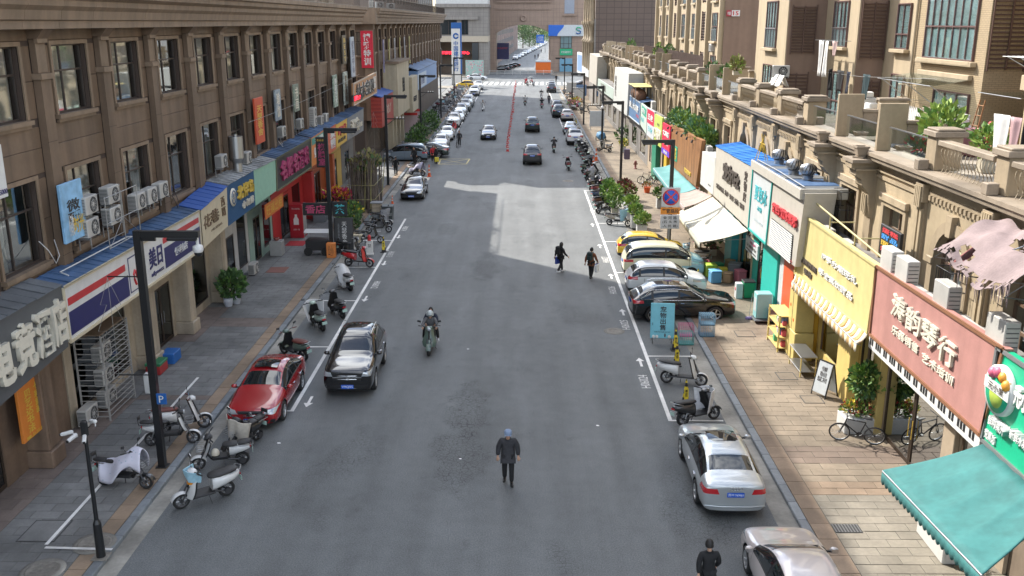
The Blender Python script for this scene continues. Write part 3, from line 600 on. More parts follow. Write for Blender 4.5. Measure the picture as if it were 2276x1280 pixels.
# ------------------------------------------------------------------ ground, road, pavements
ASPH=M('asphalt',(.118,.125,.126),.70,var=.12,vs=.30,bump=.5,bs=160,streak=0)
def asphalt_wear():
    n,l=ASPH.node_tree.nodes,ASPH.node_tree.links;b=n['Principled BSDF'];src=b.inputs['Base Color'].links[0].from_socket
    geo=n.new('ShaderNodeNewGeometry')
    def nz(scale,sc,d=6):
        mp=n.new('ShaderNodeMapping');mp.inputs['Scale'].default_value=sc;l.new(geo.outputs['Position'],mp.inputs['Vector'])
        t=n.new('ShaderNodeTexNoise');t.inputs['Scale'].default_value=scale;t.inputs['Detail'].default_value=d;l.new(mp.outputs[0],t.inputs['Vector']);return t.outputs['Fac']
    def rng(v,a,z,lo,hi):
        mr=n.new('ShaderNodeMapRange');mr.inputs['From Min'].default_value=a;mr.inputs['From Max'].default_value=z;mr.inputs['To Min'].default_value=lo;mr.inputs['To Max'].default_value=hi;l.new(v,mr.inputs['Value']);return mr.outputs[0]
    def sc(col,fac):
        vm=n.new('ShaderNodeVectorMath');vm.operation='SCALE';l.new(col,vm.inputs[0]);l.new(fac,vm.inputs['Scale']);return vm.outputs[0]
    c=sc(src,rng(nz(1,(.9,.05,1)),.35,.65,.86,1.12))          # wheel-polished lanes along the street
    c=sc(c,rng(nz(26,(1,1,1),2),.3,.7,.72,1.28))            # coarse stone
    c=sc(c,rng(nz(90,(1,1,1),1),.3,.7,.55,1.45))
    v=n.new('ShaderNodeTexVoronoi');v.feature='DISTANCE_TO_EDGE';v.inputs['Scale'].default_value=7.0;l.new(geo.outputs['Position'],v.inputs['Vector'])
    crack=rng(v.outputs['Distance'],.0,.06,1,0);patch=rng(nz(.30,(1,.45,1),3),.57,.63,0,1)
    mm=n.new('ShaderNodeMath');mm.operation='MULTIPLY';l.new(crack,mm.inputs[0]);l.new(patch,mm.inputs[1])
    c=sc(c,rng(mm.outputs[0],0,1,1,.42));c=sc(c,rng(patch,0,1,1,.9))
    c=sc(c,rng(nz(1.6,(1,.7,1),4),.64,.74,1,.80));c=sc(c,rng(nz(.55,(1,.35,1),5),.54,.70,1,1.17))     # oil spots, dust
    v2=n.new('ShaderNodeTexVoronoi');v2.feature='DISTANCE_TO_EDGE';v2.inputs['Scale'].default_value=6.5;l.new(geo.outputs['Position'],v2.inputs['Vector']);net=rng(v2.outputs['Distance'],0,.07,1,0)
    for (cx_,cy_),rx,ry in (((-1.87,30.94),.75,2.6),((-2.01,27.16),.85,2.4),((-1.97,51.08),.7,3.4)):      # crazed strips where the surface has failed
        vs_=n.new('ShaderNodeVectorMath');vs_.operation='SUBTRACT';l.new(geo.outputs['Position'],vs_.inputs[0]);vs_.inputs[1].default_value=(cx_,cy_,0)
        vd=n.new('ShaderNodeVectorMath');vd.operation='DIVIDE';l.new(vs_.outputs[0],vd.inputs[0]);vd.inputs[1].default_value=(rx,ry,1);vl=n.new('ShaderNodeVectorMath');vl.operation='LENGTH';l.new(vd.outputs[0],vl.inputs[0])
        ad=n.new('ShaderNodeMath');ad.operation='ADD';l.new(vl.outputs['Value'],ad.inputs[0]);l.new(rng(nz(1.3,(1,1,1),4),.3,.7,-.35,.35),ad.inputs[1]);mk=rng(ad.outputs[0],.75,1.1,1,0)
        m2=n.new('ShaderNodeMath');m2.operation='MULTIPLY';l.new(net,m2.inputs[0]);l.new(mk,m2.inputs[1]);c=sc(c,rng(m2.outputs[0],0,1,1,.35));c=sc(c,rng(mk,0,1,1,.90))
    l.new(c,b.inputs['Base Color'])
asphalt_wear()
CONC=M('gutter_concrete',(.30,.285,.25),.9,var=.16,vs=1.2,bump=.3,bs=40,grime=.45)
KERB=M('kerb_granite',(.17,.185,.195),.7,var=.12,vs=6,bump=.2,bs=60,rnd=.18)
KERBR=M('kerb_granite_pale',(.20,.215,.225),.7,var=.12,vs=6,bump=.2,bs=60,rnd=.18)
SLABL=M('slab_grey',(.176,.176,.170),.85,var=.12,vs=2.5,bump=.25,bs=50,rnd=.16,grime=.35)
SLABW=M('slab_reddish',(.19,.150,.128),.85,var=.12,vs=2.5,bump=.25,bs=50,rnd=.16,grime=.3)
SLABO=M('slab_tan',(.26,.19,.13),.85,var=.1,vs=2.5,bump=.25,bs=50,rnd=.13,grime=.3)
SLABR=M('slab_beige',(.212,.170,.122),.85,var=.12,vs=1.6,bump=.25,bs=50,rnd=.08,grime=.3)
SLABB=M('slab_brown_shadow',(.17,.128,.098),.85,var=.1,vs=2.5,bump=.25,bs=50,rnd=.13,grime=.25)
SLABP=M('slab_pale',(.215,.192,.152),.85,var=.14,vs=1.2,bump=.25,bs=50,rnd=.10,grime=.35)
JOINT=M('joint_dirt',(.085,.08,.072),.95,var=.2,vs=3)
PAINT=M('road_paint',(.74,.73,.70),.7,var=.1,vs=3,grime=.30)
PAINTY=M('road_paint_yellow',(.60,.50,.22),.7,var=.12,vs=3,grime=.4)
IRON=M('iron_cover',(.20,.185,.16),.7,.3,var=.2,vs=9,bump=.5,bs=60)
EARTH=M('earth',(.17,.16,.145),.95,var=.15,vs=.05)
def sheet(name,x0,x1,y0,y1,z,m,kind='structure',parent=None):
    b=B();b.quad((x0,y0,z),(x1,y0,z),(x1,y1,z),(x0,y1,z),m);o=b.build(name,parent,fix=False);return tag(o,kind=kind) if kind else o
sheet('ground',-900,900,-150,1600,-.06,EARTH)
XL0,XL1,XR0,XR1=-10.42,-10.67,7.50,7.75           # road edges and kerb backs
road=sheet('road',-80,80,-60,900,0,ASPH)
b=B()
b.quad((XL0,-20,.004),(XL0+.5,-20,.004),(XL0+.5,196,.004),(XL0,196,.004),CONC)
b.quad((XR0-.55,-20,.004),(XR0,-20,.004),(XR0,196,.004),(XR0-.55,196,.004),CONC)
gut=tag(b.build('gutter_strip',fix=False),kind='structure')
def kerbs(name,x0,x1,y0,y1,m):
    base=B();base.box(x0+.012,y0,-.05,x1-.012,y1,.110,JOINT);root=tag(base.build(name),kind='structure')
    me={}
    y=y0;i=0
    while y < y1:
        L=1.0
        if i % 3 == 0 and i < 3 or not me:
            k=B();k.bev(0,.006,-.04,x1-x0,L-.006,.13,m,.018);me[0]=k.mesh('kerb_stone');k.fix(me[0])
        ob('kerb_stone',me[0],root,(x0,y,random.uniform(-.006,.006)));y += L;i += 1
    return root
kerbs('kerb',XL1,XL0,14,196,KERB)
kerbs('kerb',XR0,XR1,14,196,KERBR)
# pavements: a bed with single slabs laid on it, the nearest 300 as objects, the rest joined
def pavement(bed,rows):
    root=bed;n=0;rest=B();cache={}
    todo=[]
    for (x0,x1,y0,y1,w,d,m,stag) in rows:
        y=y0;r=0
        while y < y1-.05:
            dd=min(d,y1-y);x=x0-(w*stag if r % 2 else 0)
            while x < x1-.02:
                a,z=max(x,x0),min(x+w,x1)
                if z-a > .06:todo.append((a,z,y,y+dd,m(y) if callable(m) else m))
                x += w
            y += d;r += 1
    todo.sort(key=lambda t:(t[2] < 19.5,t[2]+abs(t[0])*.4))
    for (a,z,y0,y1,m) in todo:
        g=.007;h=random.uniform(-.004,.004)
        if n < 298 and y0 > 19:
            k=(round(z-a,2),round(y1-y0,2),m.name)
            if k not in cache:
                q=B();q.bev(g,g,-.03,z-a-g,y1-y0-g,0,m,.005);cache[k]=q.mesh('paving_slab');q.fix(cache[k])
            o=ob('paving_slab',cache[k],root,(a,y0,.13+h));n += 1
            o.rotation_euler=(random.uniform(-.006,.006),random.uniform(-.006,.006),0)
        else:
            s=[random.uniform(-.005,.005) for _ in range(4)];zz=.13+h
            rest.add([(a+g,y0+g,zz+s[0]),(z-g,y0+g,zz+s[1]),(z-g,y1-g,zz+s[2]),(a+g,y1-g,zz+s[3])],[(0,1,2,3)],m)
    tag(rest.build('far_paving',root,fix=False),kind='stuff')
BEDL=sheet('pavement',-15.2,XL1,-20,196,.115,JOINT);BEDR=sheet('pavement',XR1,13.2,-20,196,.115,JOINT)
def ml(y):return SLABW if (39.5 < y < 40.6 or 59 < y < 60 or 30.9 < y < 31.5) else SLABL
pavement(BEDL,[(-11.15,XL1-.004,14,196,.48,.8,SLABO,0),(-13.75,-11.155,14,196,.8,.42,ml,.5),(-15.0,-13.755,14,196,.62,.62,lambda y:SLABW if y < 31 or 37 < y < 42 else SLABL,.5)])
def mr(y):return SLABB if 26.0 < y < 27.3 or 63 < y < 65 else (SLABP if y < 24.2 else (SLABO if 24.2 <= y < 24.8 else SLABR))  # nearer brown band is a roof shadow put into the slab colour
pavement(BEDR,[(XR1+.004,8.30,14,196,.55,.8,SLABO,0),(8.305,12.6,14,196,.8,.40,mr,.5)])
# markings
b=B()
def stripe(b,p0,p1,w,m,z=.008):
    p0,p1=Vector((*p0,z)),Vector((*p1,z));d=(p1-p0).normalized();s=Vector((-d.y,d.x,0))*w/2
    n=max(1,int((p1-p0).length/3))
    for i in range(n):
        a,c=p0.lerp(p1,i/n),p0.lerp(p1,(i+1)/n);b.quad(a-s,c-s,c+s,a+s,m)
stripe(b,(-8.0,30.5),(-8.0,64.0),.14,PAINT);stripe(b,(-8.0,118),(-8.0,190),.14,PAINT)
stripe(b,(5.1,29.8),(5.1,75.5),.14,PAINT);stripe(b,(5.3,113),(5.3,190),.14,PAINT)
for y in (30.55,37.3,44.1,50.6,57.3):stripe(b,(-9.85,y),(-8.07,y),.11,PAINT)
for y in (29.85,36.3,42.9,49.6,57.1,62.6,75.4):stripe(b,(5.17,y),(6.9,y),.11,PAINT)
def arrow(b,x,y,d,L=1.0):
    s=1 if d > 0 else -1
    b.quad((x-.05,y-s*L/2,.008),(x+.05,y-s*L/2,.008),(x+.05,y+s*L*.12,.008),(x-.05,y+s*L*.12,.008),PAINT)
    b.add([(x-.17,y+s*L*.12,.008),(x+.17,y+s*L*.12,.008),(x,y+s*L/2,.008)],[(0,1,2)],PAINT)
for p in ((-7.58,31.38),(-7.65,44.44),(-7.72,51.53),(-7.76,58.36)):arrow(b,p[0],p[1],-1)
for p in ((4.77,35.59),(4.76,42.33),(4.80,48.82),(4.76,55.87),(4.76,62.06)):arrow(b,p[0],p[1],1)
yb=[(-7.91,89.91),(-5.29,89.94),(-5.14,93.62),(-7.99,93.60)]
for i in range(4):stripe(b,yb[i],yb[(i+1) % 4],.14,PAINTY)
stripe(b,yb[0],yb[2],.1,PAINTY,.012);stripe(b,yb[1],yb[3],.1,PAINTY,.0165)
cx=-13.5
while cx < 15:b.quad((cx,208,.008),(cx+.65,208,.008),(cx+.95,217.5,.008),(cx+.3,217.5,.008),PAINT);cx += 1.25
stripe(b,(-12.0,205),(7.5,205),.3,PAINT)
tag(b.build('road_markings',fix=False),kind='structure')
marks=[o for o in COL.objects if o.name == 'road_markings'][0]
for t,p,rz in (('H06024',(4.66,33.48),90),('H06025',(4.66,40.42),90),('H06026',(4.62,46.10),90),('H06027',(4.80,52.49),90),('H06029',(5.13,66.73),90),('H06012',(-7.52,47.00),-90),('H06013',(-7.65,53.67),-90),('H06014',(-7.66,60.79),-90)):
    o=ob('lettering',text_mesh(t,PAINT),marks,(p[0],p[1],.009));o.scale=(1.35,.36,1);o.rotation_euler=(0,0,R(rz))
# covers and patches let into the ground
def round_cover(label,x,y,r,z):
    b=B();b.lathe([(r*1.28,0),(r*1.28,.006),(r*1.04,.007)],(0,0,0),CONC,28);o=thing('manhole_cover',label,'manhole',(x,y,z));b.build('surround',o)
    b=B();b.lathe([(r,0),(r,.009),(r*.9,.012),(r*.88,.008),(0.01,.008)],(0,0,0),IRON,28)
    for i in range(5):b.box(-r*.6,(i-2)*r*.3-.015,.008,r*.6,(i-2)*r*.3+.015,.012,IRON)
    b.build('lid',o);return o
round_cover('round iron manhole cover under the foot of the slim camera pole',*(-11.00,21.58),.42,.135)
round_cover('round iron manhole cover at the near bottom edge of the grey pavement',*(-11.73,20.33),.42,.135)
round_cover('round manhole cover in a patched ring by the blue pet board',*(4.09,39.51),.36,.004)
round_cover('round dark manhole cover in the road beside the parked scooters',*(3.96,80.24),.38,.004)
def square_cover(label,c,w,d,z=.136):
    o=thing('access_cover',label,'cover',(*c,z),0);b=B()
    for x0,x1,y0,y1 in ((-w,w,-d,-d+.03),(-w,w,d-.03,d),(-w,-w+.03,-d+.03,d-.03),(w-.03,w,-d+.03,d-.03)):b.box(x0,y0,0,x1,y1,.010,M('dark_frame',(.05,.05,.05),.7))
    b.build('frame',o);b=B();b.box(-w+.03,-d+.03,0,w-.03,d-.03,.005,SLABL if c[0] < 0 else SLABR);b.build('lid',o)
square_cover('rectangular paved access cover beside the round manhole cover on grey pavement',(-12.58,22.19),.5,.55)
square_cover('square access cover set in beige paving before the yellow shop',(10.09,33.76),.35,.4)
square_cover('square access cover set in beige paving nearer the leafy planter',(10.38,31.45),.36,.35)
square_cover('square access cover in the paving behind the dark estate car',(9.65,38.81),.4,.4)
o=thing('drain_grate','dark slotted drain grate in the pale paving by the silver saloon','drain',(*(8.67,22.52),.137));b=B();b.box(-.36,-.22,0,.36,.22,.006,M('grate_pit',(.03,.03,.03),.9));b.build('pit',o)
b=B()
for i in range(9):b.box(-.35+i*.08,-.21,.006,-.31+i*.08,.21,.016,M('grate_iron',(.13,.13,.13),.6,.4))
b.build('grating',o)
# parking corner painted on the near pavement
b=B();stripe(b,(-12.17,21.35),(-10.41,21.28),.1,PAINT,.152);stripe(b,(-12.20,21.48),(-12.21,33.35),.1,PAINT,.1555);tag(b.build('pavement_markings',fix=False),kind='structure')
b=B()
for k,(p,s) in enumerate((((2.58,29.40),.07),((-1.88,26.84),.05),((-7.90,54.57),.05),((-7.81,27.92),.06),((-2.21,37.08),.05))):
    b.add([(p[0]+s*math.cos(a)*random.uniform(.6,1.4),p[1]+s*.8*math.sin(a),.012) for a in (0,1.1,2.3,3.4,4.6,5.6)],[(0,1,2,3,4,5)],M('litter_white',(.8,.8,.78),.7))
tag(b.build('litter',fix=False),kind='stuff',label='white scraps of paper on the road',cat='litter')
# ------------------------------------------------------------------ the brown stone building along the near pavement
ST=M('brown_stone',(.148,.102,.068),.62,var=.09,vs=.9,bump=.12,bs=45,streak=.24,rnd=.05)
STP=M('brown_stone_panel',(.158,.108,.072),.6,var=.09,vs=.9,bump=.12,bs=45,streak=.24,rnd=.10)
STL=M('pale_stone_trim',(.215,.155,.105),.62,var=.09,vs=.9,bump=.12,bs=45,streak=.2,rnd=.05)
STD=M('stone_joint',(.07,.05,.04),.9)
ALU=M('bronze_frame',(.065,.05,.043),.4,.3)
GLS=M('window_glass',(.72,.76,.76),.03,glass=.30)
ROOM=M('dark_room',(.020,.020,.020),.9)
CURT=M('curtain_pale',(.60,.60,.54),.9,var=.15,vs=3,rnd=.25)
CURT2=M('curtain_grey',(.38,.385,.36),.9,var=.15,vs=3,rnd=.25)
BLIND=M('blind_cream',(.55,.50,.38),.9,var=.1,vs=3,rnd=.2)
def curtain_mesh(y0,y1,z0,z1,x,m,amp=.04,n=14):
    b=B();b.grid(lambda u,v:(x+amp*math.sin(u*n*2.2)+.01*math.sin(u*31),y0+(y1-y0)*u,z0+(z1-z0)*v),n*3,1,m);return b
def window_mesh_set(w,h,dep,mull,trans,sill=True,trim=True,tm=None):
    """frame, pane, interior and trim of a window that faces +x; its centre bottom at the origin, the wall face at x = 0"""
    tm=tm or STL
    f=B();t=.055
    f.box(-dep,-w/2,0,-dep+.07,-w/2+t,h,ALU);f.box(-dep,w/2-t,0,-dep+.07,w/2,h,ALU)
    f.box(-dep,-w/2+t,0,-dep+.07,w/2-t,t,ALU);f.box(-dep,-w/2+t,h-t,-dep+.07,w/2-t,h,ALU)
    zt=h*trans;f.box(-dep+.002,-w/2+t,zt-t/2,-dep+.068,w/2-t,zt+t/2,ALU)
    for q in mull:f.box(-dep+.004,q*w-t/2,t,-dep+.066,q*w+t/2,zt-t/2,ALU);f.box(-dep+.004,q*w-t/2,zt+t/2,-dep+.066,q*w+t/2,h-t,ALU)
    p=B();p.quad((-dep+.03,-w/2+t,t),(-dep+.03,w/2-t,t),(-dep+.03,w/2-t,h-t),(-dep+.03,-w/2+t,h-t),GLS)
    r=B();d2=dep+.9
    r.quad((-d2,-w/2,0),(-d2,w/2,0),(-d2,w/2,h),(-d2,-w/2,h),ROOM);r.quad((-d2,-w/2,0),(-dep,-w/2,0),(-dep,-w/2,h),(-d2,-w/2,h),ROOM);r.quad((-d2,w/2,0),(-dep,w/2,0),(-dep,w/2,h),(-d2,w/2,h),ROOM)
    r.quad((-d2,-w/2,0),(-d2,w/2,0),(-dep,w/2,0),(-dep,-w/2,0),ROOM);r.quad((-d2,-w/2,h),(-d2,w/2,h),(-dep,w/2,h),(-dep,-w/2,h),ROOM)
    s=B(); 
    if sill:s.box(-dep+.072,-w/2-.16,-.13,.16,w/2+.16,-.002,tm);s.box(.002,-w/2-.12,-.24,.08,w/2+.12,-.132,tm)
    k=B()
    if trim:
        c=.13
        for y0,y1,z0,z1 in ((-w/2-c,-w/2,0,h),(w/2,w/2+c,0,h),(-w/2-c,w/2+c,h+.002,h+c)):k.box(.002,y0,z0,.05,y1,z1,tm)
    out=[]
    for nm,q in (('window',f),('pane',p),('interior',r),('sill',s),('surround',k)):
        if q.v:me=q.mesh(nm);q.fix(me) if nm not in ('pane',) else None;out.append((nm,me))
    return out
CM={}
def put_window(parent,ms,loc,rz=0,cur=0,w=2,h=2,dep=.3,rn=random):
    o=ob('window',ms[0][1],parent,loc,rz)
    for nm,me in ms[1:]:ob(nm,me,o)
    if cur:
        k=(cur,round(w,2),round(h,2))
        if k not in CM:
            x=-dep-.12
            if cur == 1:q=curtain_mesh(-w/2+.05,-w*.12,.03,h-.05,x,CURT)
            elif cur == 2:q=curtain_mesh(w*.05,w/2-.05,.03,h-.05,x,CURT2)
            elif cur == 3:q=curtain_mesh(-w/2+.05,w/2-.05,h*.55,h-.05,x,BLIND,.004)
            else:q=curtain_mesh(-w/2+.05,w/2-.05,.03,h-.05,x,CURT if cur == 4 else CURT2)
            CM[k]=q.mesh('curtain')
        ob('curtain',CM[k],o)
    return o
LX=-14.45      # wall face
PER=4.34;PY0=28.7
def podium(name,label,ks,y0,y1,xw,zt=14.3,per=PER,p0=PY0,end=None):
    """three-storey front: each bay a window over a window, pilasters between, a heavy cornice above"""
    root=thing(name,label,'building',(xw,0,0));wv,depw=2.38,.22
    W3=window_mesh_set(wv,2.1,depw,(-.12,),.62);W2=window_mesh_set(wv,2.45,depw,(-.12,),.66)
    zf=[(5.0,6.12),(8.57,10.32),(12.42,12.9)]
    pm={}
    def panel(y,z,w,h,m=STP):
        k=(round(w,2),round(h,2),m.name)
        if k not in pm:q=B();q.bev(-.10,.008,.008,0,w-.008,h-.008,m,.008);pm[k]=q.mesh('stone_panel');q.fix(pm[k])
        return ob('stone_panel',pm[k],root,(0,y,z))
    core=B();core.box(-12,y0 if y0 < 50 else 98,0,-1.6,y1,zt-.5,STD);  # far core held back, shaped to let sun through the alley
    for k in ks:                                   # behind the panels a dark joint layer with the window holes left open
        a,c=p0+k*per,p0+(k+1)*per;m=(a+c)/2
        if a < y0:a=y0
        if c > y1:c=y1
        for z0,z1 in zf:core.box(-1.6,a,z0,-.03,c,z1,STD)
        for z0,z1 in ((6.12,8.57),(10.32,12.42)):core.box(-1.6,a,z0,-.03,m-wv/2,z1,STD);core.box(-1.6,m+wv/2,z0,-.03,c,z1,STD)
    core.build('wall',root)
    fl=B()
    rv=B()
    for sgn in (-1,1):pass
    pil=B();pw=.58
    pil.box(.002,-pw/2,4.2,.23,pw/2,11.45,ST);pil.box(.002,-pw/2-.06,11.45,.30,pw/2+.06,11.62,STL)
    pil.box(.002,-pw/2+.02,11.62,.18,pw/2-.02,12.6,ST)
    for i in range(8):pil.cyl((.185,-.25+i*.0714,11.64),(.185,-.25+i*.0714,12.52),.028,STL,6)
    pil.box(.18,-pw/2-.02,12.5,.29,pw/2+.02,12.62,STL);pil.prism([(.002,12.62),(.29,12.62),(.52,12.9),(.002,12.9)],'y',-pw/2-.05,pw/2+.05,ST)
    for z in (6.1,8.0,9.6):pil.box(.2,-pw/2-.004,z,.235,pw/2+.004,z+.012,STD)
    pme=pil.mesh('pilaster');pil.fix(pme)
    for k in ks:
        a,c=p0+k*per,p0+(k+1)*per;m=(a+c)/2
        if y0 <= a <= y1:ob('pilaster',pme,root,(0,a,0))
        ia,ic=max(a+.31,y0),min(c-.31,y1)
        if m-wv/2 < y0 or m+wv/2 > y1:continue
        rn=random.Random(k*7+int(xw*10))
        put_window(root,W3,(0,m,10.32),0,rn.choice((4,5,3,4,1,5)),wv,2.1,depw);put_window(root,W2,(0,m,6.12),0,rn.choice((4,2,5,1,5,3)),wv,2.45,depw)
        e=.13
        for z0,z1 in ((6.12,7.35),(7.35,8.57),(10.32,11.4),(11.4,12.42)):
            panel(ia,z0,m-wv/2-e-ia,z1-z0);panel(m+wv/2+e,z0,ic-(m+wv/2+e),z1-z0)
        for z0,z1 in ((5.0,5.88),(8.71,9.45),(9.45,10.08),(12.56,12.9)):panel(ia,z0,(ic-ia),z1-z0)
        rvl=depw
    # cornice in long stones
    prof=[(-.4,12.9),(.62,12.9),(.62,13.12),(.70,13.16),(.74,13.42),(.86,13.55),(.86,13.72),(1.05,13.84),(1.05,14.02),(1.18,14.08),(1.18,14.3),(-.4,14.3)]
    y=y0
    while y < y1-.1:
        y2=min(y+2.17,y1);q=B();q.prism([(u,v) for u,v in prof],'y',y+.006,y2-.006,STL);q.build('cornice_stone',root);y=y2
    return root,panel
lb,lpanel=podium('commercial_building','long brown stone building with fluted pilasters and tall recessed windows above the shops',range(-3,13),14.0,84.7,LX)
b=B();b.box(-.6,14,0,-.45,84.6,5.0,M('shop_wall_dark',(.10,.078,.06),.7,var=.12,vs=1,streak=.2));b.build('ground_floor_wall',lb)
b=B();b.box(-12,14,14.3,1.1,84.7,14.34,CONC);b.build('roof',lb)
# second building, a step nearer the street, beyond the alley
lb2,lp2=podium('commercial_building','far brown stone building beyond the alley with close-set pilasters and an iron roof railing',range(0,20),89.6,168.5,-14.1,per=4.15,p0=90.2)
b=B();b.box(-.7,89.7,0,-.5,168.4,5.0,MATS['shop_wall_dark']);b.build('ground_floor_wall',lb2)
b=B();b.box(-1.55,89.6,14.3,1.0,98,14.34,CONC);b.box(-12,98,14.3,1.0,168.5,14.34,CONC);b.build('roof',lb2)
ra=B()
for i in range(200):ra.box(.86,89.7+i*.394,14.42,.89,89.73+i*.394,15.3,ALU)
ra.box(.84,89.7,14.36,.91,168.5,14.42,ALU);ra.box(.84,89.7,15.3,.91,168.5,15.36,ALU);ra.build('railing',lb2)
# end wall of the far building, facing the alley: two windows and a fluted corner pilaster
b=B()
for x0,x1,z0,z1 in ((-1.6,-1.5,4.2,12.9),(-.45,.55,4.2,12.9),(-1.5,-.45,4.2,6.0),(-1.5,-.45,8.3,10.1),(-1.5,-.45,12.2,12.9)):b.box(x0,89.25,z0,x1,89.59,z1,ST)
b.box(-.35,89.1,4.2,.5,89.248,12.4,STL);b.box(-1.6,88.6,12.9,.9,89.59,14.3,STL)
b.build('end_wall',lb2)
Wa=window_mesh_set(1.1,2.1,.25,(0,),.6)
put_window(lb2,Wa,(-1.0,89.25,10.1),-90,3,1.1,2.1,.25);put_window(lb2,Wa,(-1.0,89.25,6.05),-90,0)
# towers that stand back on the podiums and throw the long shadows over the street
TW=M('tower_render',(.24,.185,.145),.8,var=.06,vs=.4,streak=.1)
def tower(label,x0,x1,y0,y1,z0,z1):
    o=thing('residential_tower',label,'tower',(x1,y0,z0));L=y1-y0;D=x1-x0
    b=B();b.box(-D,0,0,0,L,z1-z0,TW);b.box(-D,-.002,z1-z0,.3,L+.3,z1-z0+.5,STL);b.build('wall',o)
    q=B();q.box(0.003,-.8,0,.05,.8,1.6,ALU);q.box(.05,-.72,.08,.06,-.04,1.52,GLS);q.box(.05,.04,.08,.06,.72,1.52,GLS);me=q.mesh('window');q.fix(me)
    z=1.1
    while z < z1-z0-1.6:
        y=2.2
        while y < L-1:ob('window',me,o,(0,y,z));y += 3.4
        z += 3.0
    return o
tower('tall residential block standing back on the near podium roof',-30,-17.2,-30,68.5,14.35,31.4)
tower('tall residential block standing back on the far podium roof',-24,-17.2,100.6,190,14.35,31.4)
# ------------------------------------------------------------------ shop signs and shop fronts
WHT=P('sign_white',(.62,.62,.60),.5);LETW=P('letters_cream',(.62,.58,.48),.5);BLUS=M('blue_roof_sheet',(.062,.125,.245),.55,var=.18,vs=1.5,grime=.45,streak=.2);GRYS=M('grey_roof_sheet',(.13,.14,.15),.6,var=.15,vs=2,grime=.3)
BLKP=P('black_paint',(.018,.018,.02),.45);FRAME=P('sign_frame',(.30,.30,.29),.4)
def sign(label,X,q,m,face='+x',dep=.14,texts=(),cat='shop sign',roof=None,roofw=.9,group=None,name='shop_sign',edge=None,ribs=0,capm=None):
    """a board whose four corners (y, z) are top-left, top-right, bottom-right, bottom-left as one stands before it"""
    sx=1 if face == '+x' else -1;TL,TR,BR,BL=[Vector((a,z)) for a,z in q]
    c=(TL+TR+BR+BL)/4;o=thing(name,label,cat,(X,c.x,min(BL.y,BR.y)),0,group);zo=o.location.z;yo=c.x
    L=lambda v:(v.x-yo,v.y-zo)
    b=B();b.prism([L(BL),L(BR),L(TR),L(TL)],'x',-sx*dep,0,m)
    if ribs:
        for i in range(ribs):
            t=(i+.5)/ribs;p,r=BL.lerp(BR,t),TL.lerp(TR,t);b.cyl((sx*.0,*L(p)),(sx*.0,*L(r)),.028,m,5,cap=False)
    b.build('board',o)
    if edge:
        b=B()
        for p,r in ((TL,TR),(TR,BR),(BR,BL),(BL,TL)):
            d=(r-p).normalized();n_=Vector((-d.y,d.x))*.045;b.prism([L(p-n_),L(r-n_),L(r+n_),L(p+n_)],'x',.002*sx,.05*sx,edge)
        b.build('frame',o)
    if roof:
        b=B();n_=max(3,int((TR-TL).length/.5));h=.22
        for i in range(n_):
            p,r=TL.lerp(TR,i/n_),TL.lerp(TR,(i+1)/n_);d=random.uniform(-.012,.012)
            a0,a1=L(p),L(r)
            vs=[(-sx*(-.05),a0[0],a0[1]+.02+d),(-sx*(-.05),a1[0],a1[1]+.02+d),(-sx*roofw,a1[0],a1[1]+h+d),(-sx*roofw,a0[0],a0[1]+h+d)]
            vs += [(x,y,z-.02) for x,y,z in vs];b.add(vs,[(0,1,2,3),(7,6,5,4),(0,4,5,1),(1,5,6,2),(2,6,7,3),(3,7,4,0)],roof)
            b.cyl((sx*.05,a0[0],a0[1]+.035),(-sx*roofw,a0[0],a0[1]+h+.012),.016,roof,5)
        b.build('roof_sheet',o)
    for t in texts:
        body,tm,u,v,w,h=t[:6];ext=t[6] if len(t) > 6 else .004;tp,bt=TL.lerp(TR,u),BL.lerp(BR,u);p=tp.lerp(bt,v)
        ax=((TR+BR)-(TL+BL)).normalized();W=((TR+BR)-(TL+BL)).length/2*w;H=((TL+TR)-(BL+BR)).length/2*h
        pos=Vector((sx*(.004+ext),*L(p)))
        if tm is None:continue
        if body == '#':
            bb=B();e=ax;nu=Vector((0,1));cpt=p
            k=[cpt-e*W/2-nu*H/2,cpt+e*W/2-nu*H/2,cpt+e*W/2+nu*H/2,cpt-e*W/2+nu*H/2]
            bb.prism([L(x) for x in k],'x',sx*.001,sx*max(.008,ext*2),tm);bb.build('panel',o)
        else:
            right=Vector((0,ax.x,ax.y));up=Vector((0,0,1));n3=Vector((sx,0,0))
            letter(body,tm,pos,W,H,(right,up,n3),o,ext,bold=t[7] if len(t) > 7 else .012)
    return o
SX=-13.45
NAVY=P('sign_navy',(.020,.020,.11),.35);REDS=P('sign_red',(.48,.03,.035),.35);CREAM=P('sign_cream',(.56,.49,.35),.5);GOLD=P('letters_gold',(.62,.42,.06),.45);MAG=P('letters_magenta',(.36,.045,.13),.5);ORNG=P('sign_orange',(.60,.20,.05),.45);YELS=P('sign_yellow',(.62,.40,.05),.45);MINT=P('sign_mint',(.26,.47,.36),.55);DBLU=P('sign_deep_blue',(.022,.085,.19),.5);DGRY=P('sign_dark_grey',(.085,.09,.095),.5);MGRY=P('sign_mid_grey',(.17,.18,.19),.5);BRNL=P('letters_brown',(.14,.09,.05),.5)
DARKS=P('sign_black_green',(.022,.026,.022),.35)
sign('dark grey hotel sign with big cream raised characters under dark roof sheets',SX,((21.87,5.69),(26.48,5.69),(26.42,3.81),(21.25,3.46)),DGRY,texts=[('电',LETW,.245,.50,.22,.62,.06,.03),('竞',LETW,.49,.50,.21,.64,.06,.03),('酒',LETW,.705,.50,.18,.64,.06,.03),('店',LETW,.895,.50,.17,.66,.06,.03)],roof=GRYS)
